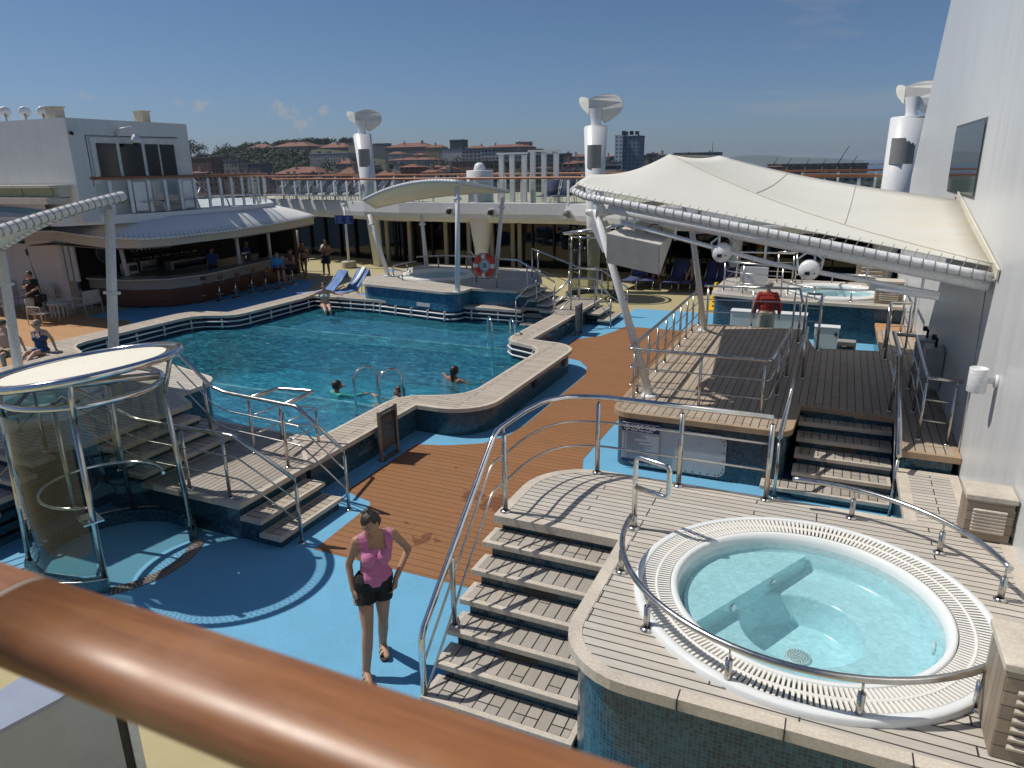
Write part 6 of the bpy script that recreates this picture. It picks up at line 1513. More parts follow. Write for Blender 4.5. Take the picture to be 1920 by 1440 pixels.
# ================================================================ PEOPLE
def skin(name,c): return plain(name,c,.5,var=.10,scale=9,spec=.4)
SK1=skin('skin_light',(.46,.27,.18)); SK2=skin('skin_tan',(.34,.175,.105)); SK3=skin('skin_pale',(.50,.32,.235))
HAIRD=plain('hair_dark',(.022,.014,.010),.45,var=.4,scale=25,bump=.4)
class Body:
    """tapered capsules and ellipsoids merged into one continuous surface by voxel remesh"""
    def __init__(s): s.bm=bmesh.new()
    def _hull(s,pts):
        vs=[s.bm.verts.new(p) for p in pts]; r=bmesh.ops.convex_hull(s.bm,input=vs)
        bmesh.ops.delete(s.bm,geom=[v for v in r['geom_interior'] if isinstance(v,bmesh.types.BMVert)],context='VERTS')
    def _sph(s,c,r,sc=(1,1,1),M=None,n=10):
        out=[]
        for i in range(n//2+1):
            for k in range(n):
                a=PI*i/(n//2);b=2*PI*k/n; p=V((math.sin(a)*math.cos(b)*sc[0],math.sin(a)*math.sin(b)*sc[1],math.cos(a)*sc[2]))*r
                out.append(V(c)+((M@p) if M else p))
                if i in(0,n//2): break
        return out
    def cap(s,a,b,ra,rb,sc=(1,1,1),M=None): s._hull(s._sph(a,ra,sc,M)+s._sph(b,rb,sc,M))
    def ell(s,c,r,sc=(1,1,1),M=None): s._hull(s._sph(c,r,sc,M,14))
    def build(s,name,mat,parent,voxel=.012,smooth=3,cut=None,offset=0.):
        me=bpy.data.meshes.new(name); s.bm.to_mesh(me); s.bm.free(); o=bpy.data.objects.new(name,me); COL.objects.link(o)
        md=o.modifiers.new('r','REMESH'); md.mode='VOXEL'; md.voxel_size=voxel; md.use_smooth_shade=True
        sm=o.modifiers.new('s','SMOOTH'); sm.factor=.5; sm.iterations=smooth
        dg=bpy.context.evaluated_depsgraph_get(); m2=bpy.data.meshes.new_from_object(o.evaluated_get(dg)); bpy.data.objects.remove(o)
        if cut:
            b=bmesh.new(); b.from_mesh(m2); bmesh.ops.delete(b,geom=[v for v in b.verts if cut(v.co)],context='VERTS'); b.to_mesh(m2); b.free()
        m2.materials.clear(); m2.materials.append(mat)
        for p in m2.polygons: p.use_smooth=True
        o=bpy.data.objects.new(name,m2); COL.objects.link(o); o.parent=parent; return o
def hand(B,w,d,side,up,L=.17,curl=.5,spread=1.):
    """palm + five fingers: w wrist, d pointing direction, side = towards the thumb, up = back of hand"""
    d=V(d).normalized(); side=(V(side)-d*V(side).dot(d)).normalized(); up=side.cross(d).normalized() if up is None else V(up).normalized()
    w=V(w); p=w+d*L*.48
    B.cap(w,p,L*.13,L*.17,(1,1,1)); B.cap(w+side*L*.08,p+side*L*.14,L*.10,L*.10); B.cap(w-side*L*.06,p-side*L*.14,L*.10,L*.09)
    for i,(o,l) in enumerate(((.21,.42),(.07,.48),(-.07,.45),(-.20,.36))):
        a=p+side*L*o; dd=(d+side*o*.35*spread).normalized(); b=a+dd*L*l*.5-up*L*.05*curl; c=b+(dd*(1-curl*.5)-up*curl).normalized()*L*l*.5
        B.cap(a,b,L*.058,L*.052); B.cap(b,c,L*.05,L*.042)
    a=w+side*L*.14+d*L*.1; b=a+(side*.8+d*.7).normalized()*L*.26; c=b+(side*.2+d).normalized()*L*.2
    B.cap(a,b,L*.075,L*.06); B.cap(b,c,L*.06,L*.05)
def head(B,c,fw,r=.095,up=V((0,0,1)),ear=True):
    fw=V(fw).normalized(); up=(V(up)-fw*V(up).dot(fw)).normalized(); rt=fw.cross(up)
    M=Matrix((rt,fw,up)).transposed()
    c=V(c)
    B.ell(c,r,(.80,.98,1.0),M); B.ell(c+fw*r*.22-up*r*.42,r*.66,(.80,.92,1.05),M); B.ell(c+fw*r*.45-up*r*.85,r*.26,(1.1,.8,.7),M)
    B.cap(c+fw*r*.93+up*r*.02,c+fw*r*1.12-up*r*.30,r*.09,r*.14); B.ell(c+fw*r*.93-up*r*.58,r*.16,(1.5,.6,.6),M)
    B.ell(c+fw*r*.86+up*r*.17,r*.2,(2.4,.5,.5),M)
    for s in (-1,1):
        B.ell(c+rt*s*r*.45+fw*r*.62-up*r*.28,r*.28,(1,.8,.9),M)
        if ear: B.ell(c+rt*s*r*.80-up*r*.1-fw*r*.05,r*.24,(.35,.6,1),M)
    return M
def face(parent,c,fw,r=.095,up=V((0,0,1)),glasses=False):
    fw=V(fw).normalized(); up=(V(up)-fw*V(up).dot(fw)).normalized(); rt=fw.cross(up); c=V(c)
    if glasses:
        m=MB()
        for s in (-1,1): m.sphere(c+rt*s*r*.36+fw*r*.88+up*r*.02,r*.28,10,(1,.5,.75),Matrix((rt,fw,up)).transposed().to_4x4())
        m.tube([c+rt*r*.78+fw*r*.1,c+rt*r*.7+fw*r*.75+up*r*.05,c+fw*r*1.0+up*r*.08,c-rt*r*.7+fw*r*.75+up*r*.05,c-rt*r*.78+fw*r*.1],r*.05,5); m.build('sunglasses',BLACK,parent,world=False)
    else:
        for s in (-1,1):
            m=MB(); m.sphere(c+rt*s*r*.34+fw*r*.80+up*r*.0,r*.105,10,(1.25,.6,.7),Matrix((rt,fw,up)).transposed().to_4x4()); m.build('eye',plain('eye_dark',(.05,.035,.03),.2),parent,world=False)
            m=MB(); m.tube([c+rt*s*r*(.18+.11*k)+fw*r*(.93-.05*k)+up*r*(.22+.03*(1-abs(k-1.5)))for k in range(4)],r*.035,5); m.build('eyebrow',HAIRD,parent,world=False)
    m=MB(); m.tube([c+rt*r*.2*k+fw*r*(1.01-.05*abs(k))-up*r*(.57+.0*k) for k in (-1,-.5,0,.5,1)],r*.055,6,flat=.6); m.build('mouth',plain('lips',(.33,.12,.10),.5),parent,world=False)
def lim(B,pts,rs,sc=(1,1,1)):
    for i in range(len(pts)-1): B.cap(pts[i],pts[i+1],rs[i],rs[i+1],sc)
def P3(t): return V(t)
def figure(label,loc,rz,J,H=1.,skinm=SK2,hair=None,vox=.016,clothes=(),build_=1.,female=False,look=None,fingers=True,foot=True,group=None,cat='person',cap=None,glasses=False,headr=.098,beard=None,facefeat=True):
    """J: joint dict in metres in the figure's own frame (facing -Y, x to its left). clothes: list of (name, mat, kind, params)"""
    t=thing('person',label,cat,loc,group,rz)
    k=build_
    def tors(B,o=0.):
        sh=(J['shl']+J['shr'])/2; ax=(J['shl']-J['shr']).normalized(); pel=J['pelvis']; ch=J['chest']; up=(J['neck']-pel).normalized(); fw=ax.cross(up).normalized()
        fw=J.get('fwd',fw); M=Matrix((ax,-fw,up)).transposed()
        wd=(.86 if female else 1.)
        B.cap(ch-ax*.085*wd*k,ch+ax*.085*wd*k,.105*k+o,.105*k+o,(1,.86,1.1),M)
        B.cap(J['shl']*.86+sh*.14-up*.02,J['shr']*.86+sh*.14-up*.02,.058+o,.058+o)
        wst=pel.lerp(ch,.45); B.cap(wst-ax*.06*k,wst+ax*.06*k,(.080 if female else .10)*k+o,(.080 if female else .10)*k+o,(1,.85,1.2),M)
        B.cap(ch,wst,.115*k+o,(.092 if female else .112)*k+o,(1.1,.85,1),M); B.cap(wst,pel,(.092 if female else .112)*k+o,.118*k+o,(1.1,.85,1),M)
        B.cap(pel-ax*.07,pel+ax*.07,.108*k+o,.108*k+o,(1,.95,.95),M)
        if female:
            for s in (-1,1): B.ell(ch+ax*s*.068+fw*.075-up*.035,.060+o)
        return ax,fw,up
    def legs(B,o=0.,f=1.,sides=('l','r')):
        for s in sides:
            h,kn,an=J['hip'+s],J['kn'+s],J['an'+s]
            B.cap(h,h.lerp(kn,.5),.086*k+o,.072*k+o); 
            e=h.lerp(kn,min(1,f*2) if f<.5 else 1.)
            if f>=.5: B.cap(h.lerp(kn,.5),kn,.072*k+o,.050*k+o)
            if f>1.: 
                c=kn.lerp(an,.35); B.cap(kn,c,.050*k+o,.052*k+o); B.cap(c,an,.052*k+o,.033+o)
    def arms(B,o=0.,f=2.):
        for s in ('l','r'):
            a,b,c=J['sh'+s],J['el'+s],J['wr'+s]; B.cap(a,b if f>=1 else a.lerp(b,f),.046*k+o,.038*k+o if f>=1 else .044*k+o)
            if f>1.: B.cap(b,c,.038*k+o,.026+o)
    B=Body(); ax,fw,up=tors(B); legs(B,J.get('fat',0),2.); arms(B)
    hc=J['head']; lk=V(look) if look else fw
    B.cap(J['neck']-up*.03,hc-up*.04-lk*.01,.050,.048); 
    B.cap(J['neck']-up*.01+ax*.02,J['shl']-up*.005,.04,.045); B.cap(J['neck']-up*.01-ax*.02,J['shr']-up*.005,.04,.045)
    hup=J.get('hup',up); head(B,hc,lk,headr,hup)
    for s,sg in (('l',1),('r',-1)):
        d=J.get('hd'+s,(J['wr'+s]-J['el'+s])).normalized()
        side=J.get('th'+s,fw); 
        hand(B,J['wr'+s],d,side if abs(side.normalized().dot(d))<.95 else ax,None,L=.165,curl=J.get('curl',.45))
        if foot:
            an=J['an'+s]; fd=J.get('ft'+s,V((fw.x,fw.y,0)).normalized()*.17+V((0,0,-.045))); toe=an+fd; B.cap(an-fd.normalized()*.03+V((0,0,-.02)),toe,.034,.024,(1.15,1.15,.9)); 
    o=B.build('body',skinm,t,vox,3)
    M=None
    if facefeat: face(t,hc,lk,headr,hup,glasses)
    if hair:
        kind,hm=hair[:2]; fwd=V(lk).normalized(); hu=(V(hup)-fwd*V(hup).dot(fwd)).normalized(); rt=fwd.cross(hu); MM=Matrix((rt,fwd,hu)).transposed()
        B=Body(); B.ell(hc+hu*headr*.12-fwd*headr*.12,headr*1.07,(.84,.98,1.0),MM)
        if kind in('long','pony'): B.cap(hc-fwd*headr*.7,hc-fwd*headr*1.0-hu*headr*2.,headr*.7,headr*.3,(1,.7,1),MM)
        if kind=='bun':
            B.ell(hc-fwd*headr*.55+hu*headr*.95,headr*.42,(1,1,.9),MM)
            random.seed(2)
            for q in range(9):
                u=V((random.gauss(0,1),random.gauss(0,1),abs(random.gauss(0,1)))).normalized(); b0=hc-fwd*headr*.55+hu*headr*.95; B.cap(b0+u*headr*.25,b0+u*headr*random.uniform(.5,.75),headr*.12,headr*.05)
            B.cap(hc-fwd*headr*.6,hc-fwd*headr*.75-hu*headr*.5,headr*.55,headr*.35)
        fcut=hair[2] if len(hair)>2 else .30
        B.build('hair',hm,t,min(vox,.010),2,cut=lambda p:(p-hc).dot(fwd)>headr*fcut and (p-hc).dot(hu)<headr*.42 or ((p-hc).dot(fwd)>headr*-.2 and (p-hc).dot(hu)<-headr*.15 and kind!='long'))
    if cap:
        m=MB(); fwd=V(lk).normalized(); hu=V(hup).normalized(); rt=fwd.cross(hu); MM=Matrix((rt,fwd,hu)).transposed()
        m.lathe([(headr*1.06*math.cos(a*PI/16),headr*(.25+.85*math.sin(a*PI/16))) for a in range(8)]+[(.001,headr*1.1)],hc,18,M=MM)
        if len(cap)<2 or cap[1]: m.cbox(hc+fwd*headr*1.25+hu*headr*.27,(headr*1.5,headr*.9,.01),M=MM.to_4x4())
        m.build('cap',cap[0],t,world=False)
    for c in clothes:
        nm,mt,kind=c[:3]; q=c[3] if len(c)>3 else {}
        B=Body()
        pel=J['pelvis']; z=lambda p:(p-pel).dot(up)
        if kind=='shirt':
            tors(B,.016); arms(B,.014,q.get('sleeve',.6)); tl=(J['neck']-pel).length
            B.cap(J['neck']-up*.05,J['neck']-up*.02,.06,.056)
            wr=[J['wrl'],J['wrr']]
            B.build(nm,mt,t,vox,2,cut=lambda p:z(p)<q.get('low',-.03) or (z(p)>tl-.0 and (p-J['neck']).length<.09) or (q.get('sleeve',.6)>1 and min((p-w_).length for w_ in wr)<.035))
        elif kind=='tank':
            ch_=J['chest']; tors(B,.013); B.cap(pel-ax*.04+up*.03,pel+ax*.04+up*.03,.128,.128,(1.08,1,1)); B.cap(pel.lerp(ch_,.35),pel+up*.04,.105,.12,(1.08,.95,1)); B.cap(J['neck'].lerp(J['shl'],.45),J['chest']+ax*.07,.045,.05); B.cap(J['neck'].lerp(J['shr'],.45),J['chest']-ax*.07,.045,.05); tl=(J['neck']-pel).length; nk=J['neck']
            def ct(p):
                d=p-nk; x=abs(d.dot(ax)); zz=d.dot(up); f_=d.dot(fw)
                if z(p)<.045+.010*math.cos((p-pel).dot(ax)*95)-.075*max(0,1-abs((p-pel).dot(ax))/.1)*(1 if f_>-.02 else 0): return True
                if x>.150: return True
                if f_>-.01 and x<.072 and zz>-.125+.25*x*x: return True
                if x<.060 and zz>-.05: return True
                if zz>.02: return True
                return False
            B.build(nm,mt,t,vox*.9,2,cut=ct)
        elif kind=='shorts':
            f=q.get('len',.6); B.cap(pel-ax*.07,pel+ax*.07,.128*k,.128*k); B.cap(pel,pel+up*.10,.118*k,.108*k,(1.15,.92,1))
            for s in ('l','r'):
                h,kn=J['hip'+s],J['kn'+s]; e=h.lerp(kn,f); B.cap(h,e,.104*k,.094*k+q.get('flare',0))
            ends=[(J['hip'+s].lerp(J['kn'+s],f),(J['kn'+s]-J['hip'+s]).normalized()) for s in 'lr']
            B.build(nm,mt,t,vox*.9,2,cut=lambda p:z(p)>q.get('top',.105) or any((p-e).dot(d_)>0 and (p-e).length<.2 for e,d_ in ends))
        elif kind=='trousers':
            B.cap(pel-ax*.07,pel+ax*.07,.122*k,.122*k); B.cap(pel,pel+up*.08,.118*k,.112*k)
            for s in ('l','r'):
                h,kn,an=J['hip'+s],J['kn'+s],J['an'+s]; B.cap(h,kn,.102*k,.080*k); B.cap(kn,an,.080*k,.064)
            B.build(nm,mt,t,vox,2,cut=lambda p:z(p)>.10)
        elif kind=='bikini':
            tors(B,.007); legs(B,.006,.4); ch=J['chest']
            def cb(p):
                zz=z(p); d=(p-ch); x=abs(d.dot(ax)); top=-.075<d.dot(up)<.03 and (d.dot(fw)>0 and x<.14-.5*max(0,d.dot(up)) and x>.01 or (-.075<d.dot(up)<-.05))
                bot=zz<.0 and zz>-.12+ .9*max(0,abs((p-pel).dot(ax))-.05)*(1) and abs((p-pel).dot(ax))<.2
                return not (top or bot)
            B.build('bikini_top',mt,t,vox*.8,1,cut=lambda p:cb(p) or z(p)<.05)
            B=Body(); legs(B,.006,.4); tors(B,.007); B.build('bikini_bottom',mt,t,vox*.8,1,cut=lambda p:cb(p) or z(p)>.05)
        elif kind=='swimsuit':
            tors(B,.007); legs(B,.006,.3); ch=J['chest']
            B.build(nm,mt,t,vox*.8,1,cut=lambda p:z(p)<-.12+.9*max(0,abs((p-pel).dot(ax))-.05) or ((p-J['neck']).dot(up)>-.12 and abs((p-J['neck']).dot(ax))>.075) or (abs((p-J['neck']).dot(ax))<.045 and (p-J['neck']).dot(up)>-.17 and (p-ch).dot(fw)>0) or (p-J['neck']).dot(up)>.0)
    return t
def stand(s=1.,**kw):
    J=dict(pelvis=(0,0,.90),chest=(0,0,1.22),neck=(0,.01,1.40),head=(0,-.02,1.535),shl=(.165,.01,1.345),shr=(-.165,.01,1.345),ell=(.22,.03,1.09),elr=(-.22,.03,1.09),wrl=(.25,-.03,.86),wrr=(-.25,-.03,.86),
      hipl=(.085,0,.86),hipr=(-.085,0,.86),knl=(.10,-.02,.47),knr=(-.10,-.02,.47),anl=(.10,.02,.075),anr=(-.10,.02,.075))
    J.update(kw); return {k:(V(v)*s if isinstance(v,(tuple,Vector)) else v) for k,v in J.items()}
def sit(s=1.,seat=.45,**kw):
    z=seat+.10
    J=dict(pelvis=(0,0,z),chest=(0,.03,z+.33),neck=(0,.03,z+.50),head=(0,-.0,z+.635),shl=(.165,.03,z+.45),shr=(-.165,.03,z+.45),ell=(.22,-.02,z+.2),elr=(-.22,-.02,z+.2),wrl=(.12,-.22,z+.13),wrr=(-.12,-.22,z+.13),
      hipl=(.09,-.03,z-.02),hipr=(-.09,-.03,z-.02),knl=(.11,-.42,z),knr=(-.11,-.42,z),anl=(.11,-.42,z-.40),anr=(-.11,-.42,z-.40))
    J.update(kw); return {k:(V(v)*s if isinstance(v,(tuple,Vector)) else v) for k,v in J.items()}
# ---- the woman in the foreground (walking towards us, hands in pockets, looking down to her right)
wloc=g(706,1247); S=.995
toC=V((-wloc.x,-wloc.y,0)).normalized(); wrz=math.atan2(toC.y,toC.x)+PI/2+.04
PINK=plain('pink_knit',(.52,.165,.32),.8,var=.06,scale=30,bump=.35); BLK=plain('black_shorts_cloth',(.006,.006,.007),.8,var=.3,scale=12,bump=.4)
J=stand(S,pelvis=(.035,0,.905),chest=(.06,-.01,1.20),neck=(.075,.0,1.375),head=(.05,-.05,1.49),shl=(.232,.02,1.33),shr=(-.085,-.015,1.32),
  ell=(.375,.12,1.09),elr=(-.165,.05,1.06),wrl=(.235,-.03,.90),wrr=(-.150,-.03,.86),hipl=(.112,0,.865),hipr=(-.047,0,.865),knl=(.095,.02,.48),knr=(-.055,-.13,.47),anl=(.085,.20,.095),anr=(-.10,-.16,.095),curl=.7,fat=.006,
  hdl=(-.25,-.12,-.9),hdr=(.2,-.12,-.9),thl=(-.3,-.9,.1),thr=(.3,-.9,.1),hup=(.0,.42,.9))
w=figure('woman walking in a pink sleeveless top, black shorts and beige sandals, looking down',wloc,wrz,J,skinm=skin('skin_woman',(.40,.225,.145)),hair=('bun',HAIRD,.28),vox=.0075,female=True,build_=.89,look=V((-.62,-.62,-.42)),
   clothes=[('top',PINK,'tank'),('shorts',BLK,'shorts',dict(len=.40,flare=.014,top=.085))],headr=.088)
SAN=plain('sandal_beige',(.40,.30,.20),.7,var=.1); SOLE=plain('sandal_sole',(.05,.035,.025),.8)
for s,x,y in (('l',.085,.20),('r',-.10,-.16)):
    an=V((x,y,.095))*S; fd=V((0,-1,0))
    m=MB(); pr_=rounded([(an.x-.036,an.y+.055),(an.x+.036,an.y+.055),(an.x+.046,an.y-.12),(an.x+.02,an.y-.19),(an.x-.03,an.y-.185),(an.x-.046,an.y-.12)],.02,4); m.prism(pr_,.004,.026); sl_=m.build('sandal_sole',SOLE,w,world=False)
    for yy,zz in ((-.06,.062),(-.115,.052)):
        m=MB(); m.grid([[(an.x+.043*math.cos(PI*k/10),an.y+yy+dy,.022+zz*math.sin(PI*k/10)) for k in range(11)] for dy in (-.017,.017)]); m.build('sandal_strap',SAN,w,world=False,solid=.006)
        m=MB(); m.tube([(an.x+.018,an.y+yy-.012,zz+.022),(an.x+.034,an.y+yy-.012,zz+.012),(an.x+.034,an.y+yy+.012,zz+.012),(an.x+.018,an.y+yy+.012,zz+.022)],.0018,4,closed=True); m.build('buckle',BLACK,w,world=False)
# ---- man in red shirt, seen from behind on the brown deck / gap beyond the platform
ml=g(1441,656,0); ml=V((-1.38,18.0,0.0)); 
KH=plain('khaki_trousers',(.42,.34,.24),.8,var=.1); REDS=plain('red_shirt',(.30,.022,.016),.8,var=.15,scale=8,bump=.4); CAPG=plain('grey_cap',(.22,.22,.22),.8)
figure('man in red shirt, khaki trousers and grey cap seen from behind at the platform end',(-1.32,17.25,.10),PI+.08,stand(1.02,elr=(-.26,.03,1.1),ell=(.26,.03,1.1),wrl=(.27,-.05,.88),wrr=(-.27,-.05,.88)),skinm=SK2,clothes=[('shirt',REDS,'shirt',dict(sleeve=.95 if False else 2.,low=-.02)),('trousers',KH,'trousers')],cap=(CAPG,True),build_=1.12,vox=.014)
# ---- swimmers
def swim(label,px,py,rz,z=-.52,J=None,s=.95,**k):
    p=g(px,py,.12); return figure(label,(p.x,p.y,.12-1.44*s+.02 if J is None else z),rz,J or stand(s),**k)
TEAL=plain('teal_rash_guard',(.02,.30,.27),.6,var=.2,scale=8)
swim('boy with short dark hair and teal rash guard swimming near the shallow edge',636,738,-.5,J=None,skinm=SK2,hair=('short',HAIRD),s=.93,clothes=[('rash_guard',TEAL,'shirt',dict(sleeve=2.))]) if False else None
Jb=stand(.92,ell=(.32,-.16,1.30),elr=(-.32,-.16,1.30),wrl=(.42,-.36,1.33),wrr=(-.42,-.36,1.33))
p=g(632,738,.12); figure('boy with short dark hair and teal rash guard swimming near the shallow edge',(p.x,p.y,.13-1.36*.92),-.35+PI,Jb,skinm=SK2,hair=('short',HAIRD),clothes=[('rash_guard',TEAL,'shirt',dict(sleeve=2.))],vox=.014)
Jg=stand(.95,ell=(.28,-.20,1.27),elr=(-.30,-.18,1.27),wrl=(.20,-.42,1.33),wrr=(-.46,-.36,1.33))
p=g(751,748,.12); figure('girl with wet dark hair in the water holding on beside the nearer ladder',(p.x,p.y,.13-1.37*.95),-.75,Jg,skinm=SK1,hair=('pony',HAIRD),vox=.014)
p=g(852,712,.12); figure('woman with long dark hair swimming away in the middle of the pool',(p.x,p.y,.13-1.34*.97),PI-.3,stand(.97,ell=(.34,-.10,1.28),elr=(-.34,-.12,1.26),wrl=(.52,-.2,1.3),wrr=(-.5,-.28,1.28)),skinm=SK2,hair=('long',HAIRD),vox=.014,female=True)
# ---- woman sitting in the far corner of the pool
MINT=plain('mint_bikini',(.50,.66,.60),.7)
p=V((-14.55,17.45,0))
p=g(619,577,.14)
figure('woman in a mint bikini sitting on the pool shelf with arms spread on the coping',(p.x+.1,17.75,.06),.75,sit(.93,.16,knl=(.08,-.40,.27),knr=(-.08,-.40,.27),anl=(.1,-.78,.16),anr=(-.06,-.78,.14),ell=(.36,.12,.60),elr=(-.36,.12,.60),wrl=(.50,.02,.58),wrr=(-.50,.02,.58),ftl=(0,-.08,.1),ftr=(0,-.08,.1)),skinm=SK3,hair=('bun',HAIRD),female=True,clothes=[('bikini',MINT,'bikini')],vox=.014)
# ---- people near the bar
figure('woman in a brown bikini walking past the right end of the bar',g(573,521),.25,stand(.93,knl=(.1,-.08,.47),anl=(.1,-.1,.075),anr=(-.08,.14,.09)),skinm=SK2,hair=('long',HAIRD),female=True,clothes=[('bikini',plain('brown_bikini',(.05,.02,.02),.7),'bikini')],vox=.016)
m_=figure('bald shirtless man in dark swim trunks with a towel over his shoulder',g(614,517),.15,stand(.93,ell=(.30,.06,1.12),wrl=(.14,-.10,1.0),elr=(-.24,-.02,1.1),wrr=(-.10,-.16,1.22),knr=(-.1,-.08,.48),anr=(-.12,-.08,.075)),skinm=SK2,build_=1.1,clothes=[('swim_trunks',plain('dark_trunks',(.02,.022,.03),.8,var=.5,scale=30),'shorts',dict(len=.8,flare=.02))],vox=.016)
m=MB(); m.grid([[(-.13+.05*q,-.13,1.02),(-.13+.05*q,-.12,1.22),(-.12+.05*q,-.02,1.32),(-.12+.05*q,.09,1.26),(-.12+.05*q,.12,1.1)] for q in range(3)]); m.build('towel',plain('towel_grey',(.5,.5,.48),.9),m_,world=False,solid=.012)
BLS=plain('bright_blue_shirt',(.04,.24,.55),.8,var=.1,bump=.3)
q=STP[5]; figure('man in a bright blue shirt and red shorts sitting on a bar stool',(q.x,q.y,0),1.0,sit(.93,.66,wrl=(.1,-.3,.95),wrr=(-.1,-.3,.95)),skinm=SK1,hair=('short',plain('hair_brown',(.06,.04,.03),.6)),clothes=[('shirt',BLS,'shirt',dict(sleeve=2.)),('shorts',plain('red_shorts',(.25,.02,.02),.8),'shorts',dict(len=.8))],vox=.016)
q=STP[6]; figure('shirtless man in dark shorts sitting at the right end of the bar',(q.x,q.y,0),-.4,sit(.93,.66),skinm=SK2,hair=('short',HAIRD),build_=1.15,clothes=[('shorts',plain('dark_trunks',(.02,.022,.03),.8,var=.5,scale=30),'shorts',dict(len=.8))],vox=.016)
q=g(536,535); figure('small child standing between the two seated men at the bar',(q.x,q.y+.2,0),.3,stand(.68),skinm=SK1,hair=('short',HAIRD),clothes=[('shorts',plain('dark_trunks',(.02,.022,.03),.8,var=.5,scale=30),'shorts',dict(len=.7))],vox=.016)
UNI=plain('bartender_blue',(.015,.05,.22),.8)
figure('bartender in a dark blue shirt behind the bar counter, on the left',(-21.5,20.1,.1),1.4,stand(.93),skinm=SK2,hair=('short',HAIRD),clothes=[('shirt',UNI,'shirt',dict(sleeve=.6)),('trousers',BLACK,'trousers')],vox=.018)
figure('bartender in a dark blue shirt behind the bar counter, on the right',(-21.8,22.2,.1),1.7,stand(.93),skinm=SK2,hair=('short',plain('hair_light',(.3,.2,.1),.6)),clothes=[('shirt',UNI,'shirt',dict(sleeve=.6)),('trousers',BLACK,'trousers')],vox=.018)
# ---- lounge corner
BT=plain('black_clothes',(.008,.008,.009),.8,var=.3,bump=.3)
q=g(74,606)
mp_=figure('man all in black with dark glasses holding up a long microphone boom',q,.35,stand(.97,ell=(.22,-.05,1.12),wrl=(.05,-.22,1.0),elr=(-.20,-.06,1.14),wrr=(-.02,-.20,1.22)),skinm=SK1,hair=('short',HAIRD),glasses=True,clothes=[('shirt',BT,'shirt',dict(sleeve=.6,low=-.05)),('shorts',BT,'shorts',dict(len=.9,flare=.02))],vox=.014,build_=1.08)
t=thing('boom_pole','long black boom pole with a cylindrical microphone, held by the man in black','pole',q)
a=aY(69,525,q.y-.1); b=aY(52,478,q.y-.1); lo=a+(a-b)*1.3
m=MB(); m.cyl(lo,b,.016,.012,8); m.build('pole',BLACK,t); m=MB(); m.cyl(b,b+(b-a).normalized()*.2,.035,seg=10); m.build('microphone',BLACK,t)
t=thing('camera_bag','black shoulder bag hanging at the side of the man in black','bag',q+V((.25,0,.7))); m=MB(); m.cbox(q+V((.30,.02,.78)),(.14,.28,.24),bev=.03); m.build('body',BT,t)
NVY=plain('navy_swimsuit',(.012,.05,.13),.6)
bench=thing('slatted_bench','slatted weathered teak sun lounger where the couple sit at the left edge','sun lounger',g(70,668,0)+V((0,0,0)))
c=g(95,668,.45); m=MB()
for k_ in range(9): m.cbox((c.x-.9+.0,c.y-.35+.085*k_,.45),(2.3,.065,.03))
m.build('slats',TRIM,bench)
for sx in (-1.9,.1):
    for sy in (-.3,.3): m=MB(); m.cyl((c.x+sx,c.y+sy,0),(c.x+sx,c.y+sy,.44),.025,seg=8); m.build('leg',TRIM,bench)
figure('blonde woman in a navy halter swimsuit and sunglasses sitting at the left',(c.x-.35,c.y+.05,.02),.35,sit(.95,.45,ell=(.22,.12,.80),elr=(-.22,.12,.80),wrl=(.24,.16,.56),wrr=(-.24,.16,.56),knl=(.1,-.38,.58),anl=(.1,-.7,.42),knr=(-.1,-.38,.58),anr=(-.08,-.7,.42)),skinm=SK3,hair=('short',plain('hair_blonde',(.32,.24,.15),.6)),glasses=True,female=True,clothes=[('swimsuit',NVY,'swimsuit')],vox=.014)
cm=g(25,662,.45)
figure('shirtless man in a dark cap leaning back at the left edge of the picture',(cm.x,cm.y-.1,.02),.5,sit(.98,.42,ell=(.24,.14,.75),elr=(-.24,.14,.75),wrl=(.24,.22,.55),wrr=(-.24,.22,.55)),skinm=SK3,cap=(plain('dark_cap',(.06,.05,.04),.8),True),glasses=True,clothes=[('shorts',plain('beige_shorts',(.4,.33,.22),.8),'shorts',dict(len=.8))],vox=.016,build_=1.1)
# ---- sunbathers on the right
q=g(1215,541)+V((0,.9,0)); figure('person in loose orange clothes sitting on a lounger, partly behind the speaker',(q.x+.1,q.y-.1,-.02),.2,sit(.93,.36,anl=(.05,-.45,.05),anr=(-.12,-.45,.05)),skinm=SK2,hair=('short',HAIRD),clothes=[('shirt',plain('orange_cloth',(.45,.13,.04),.8),'shirt',dict(sleeve=2.,low=-.08)),('shorts',plain('orange_cloth',(.45,.13,.04),.8),'shorts',dict(len=.8,flare=.03))],vox=.018,build_=1.1)
q=g(1283,545)+V((0,.9,0)); figure('shirtless sunbather reclining on a lounger with knees up',(q.x-.0,q.y+.1,-.02),.1,sit(.93,.36,chest=(0,.22,.72),neck=(0,.32,.86),head=(0,.33,1.0),shl=(.165,.3,.82),shr=(-.165,.3,.82),ell=(.25,.1,.62),elr=(-.25,.1,.62),wrl=(.15,-.1,.55),wrr=(-.15,-.1,.55),knl=(.1,-.3,.62),knr=(-.1,-.34,.55),anl=(.1,-.55,.42),anr=(-.1,-.6,.42)),skinm=SK1,clothes=[('shorts',plain('red_shorts',(.25,.02,.02),.8),'shorts',dict(len=.6))],vox=.018,build_=1.1)
t=thing('sun_hat','pale straw hat lying on the lounger between the two sunbathers','hat',g(1240,535)); c=g(1232,540)+V((0,.5,.42)); m=MB(); m.lathe([(.22,0),(.11,.02),(.10,.1),(.001,.12)],c,18); m.build('brim_and_crown',plain('straw',(.45,.4,.32),.8),t,solid=.01)
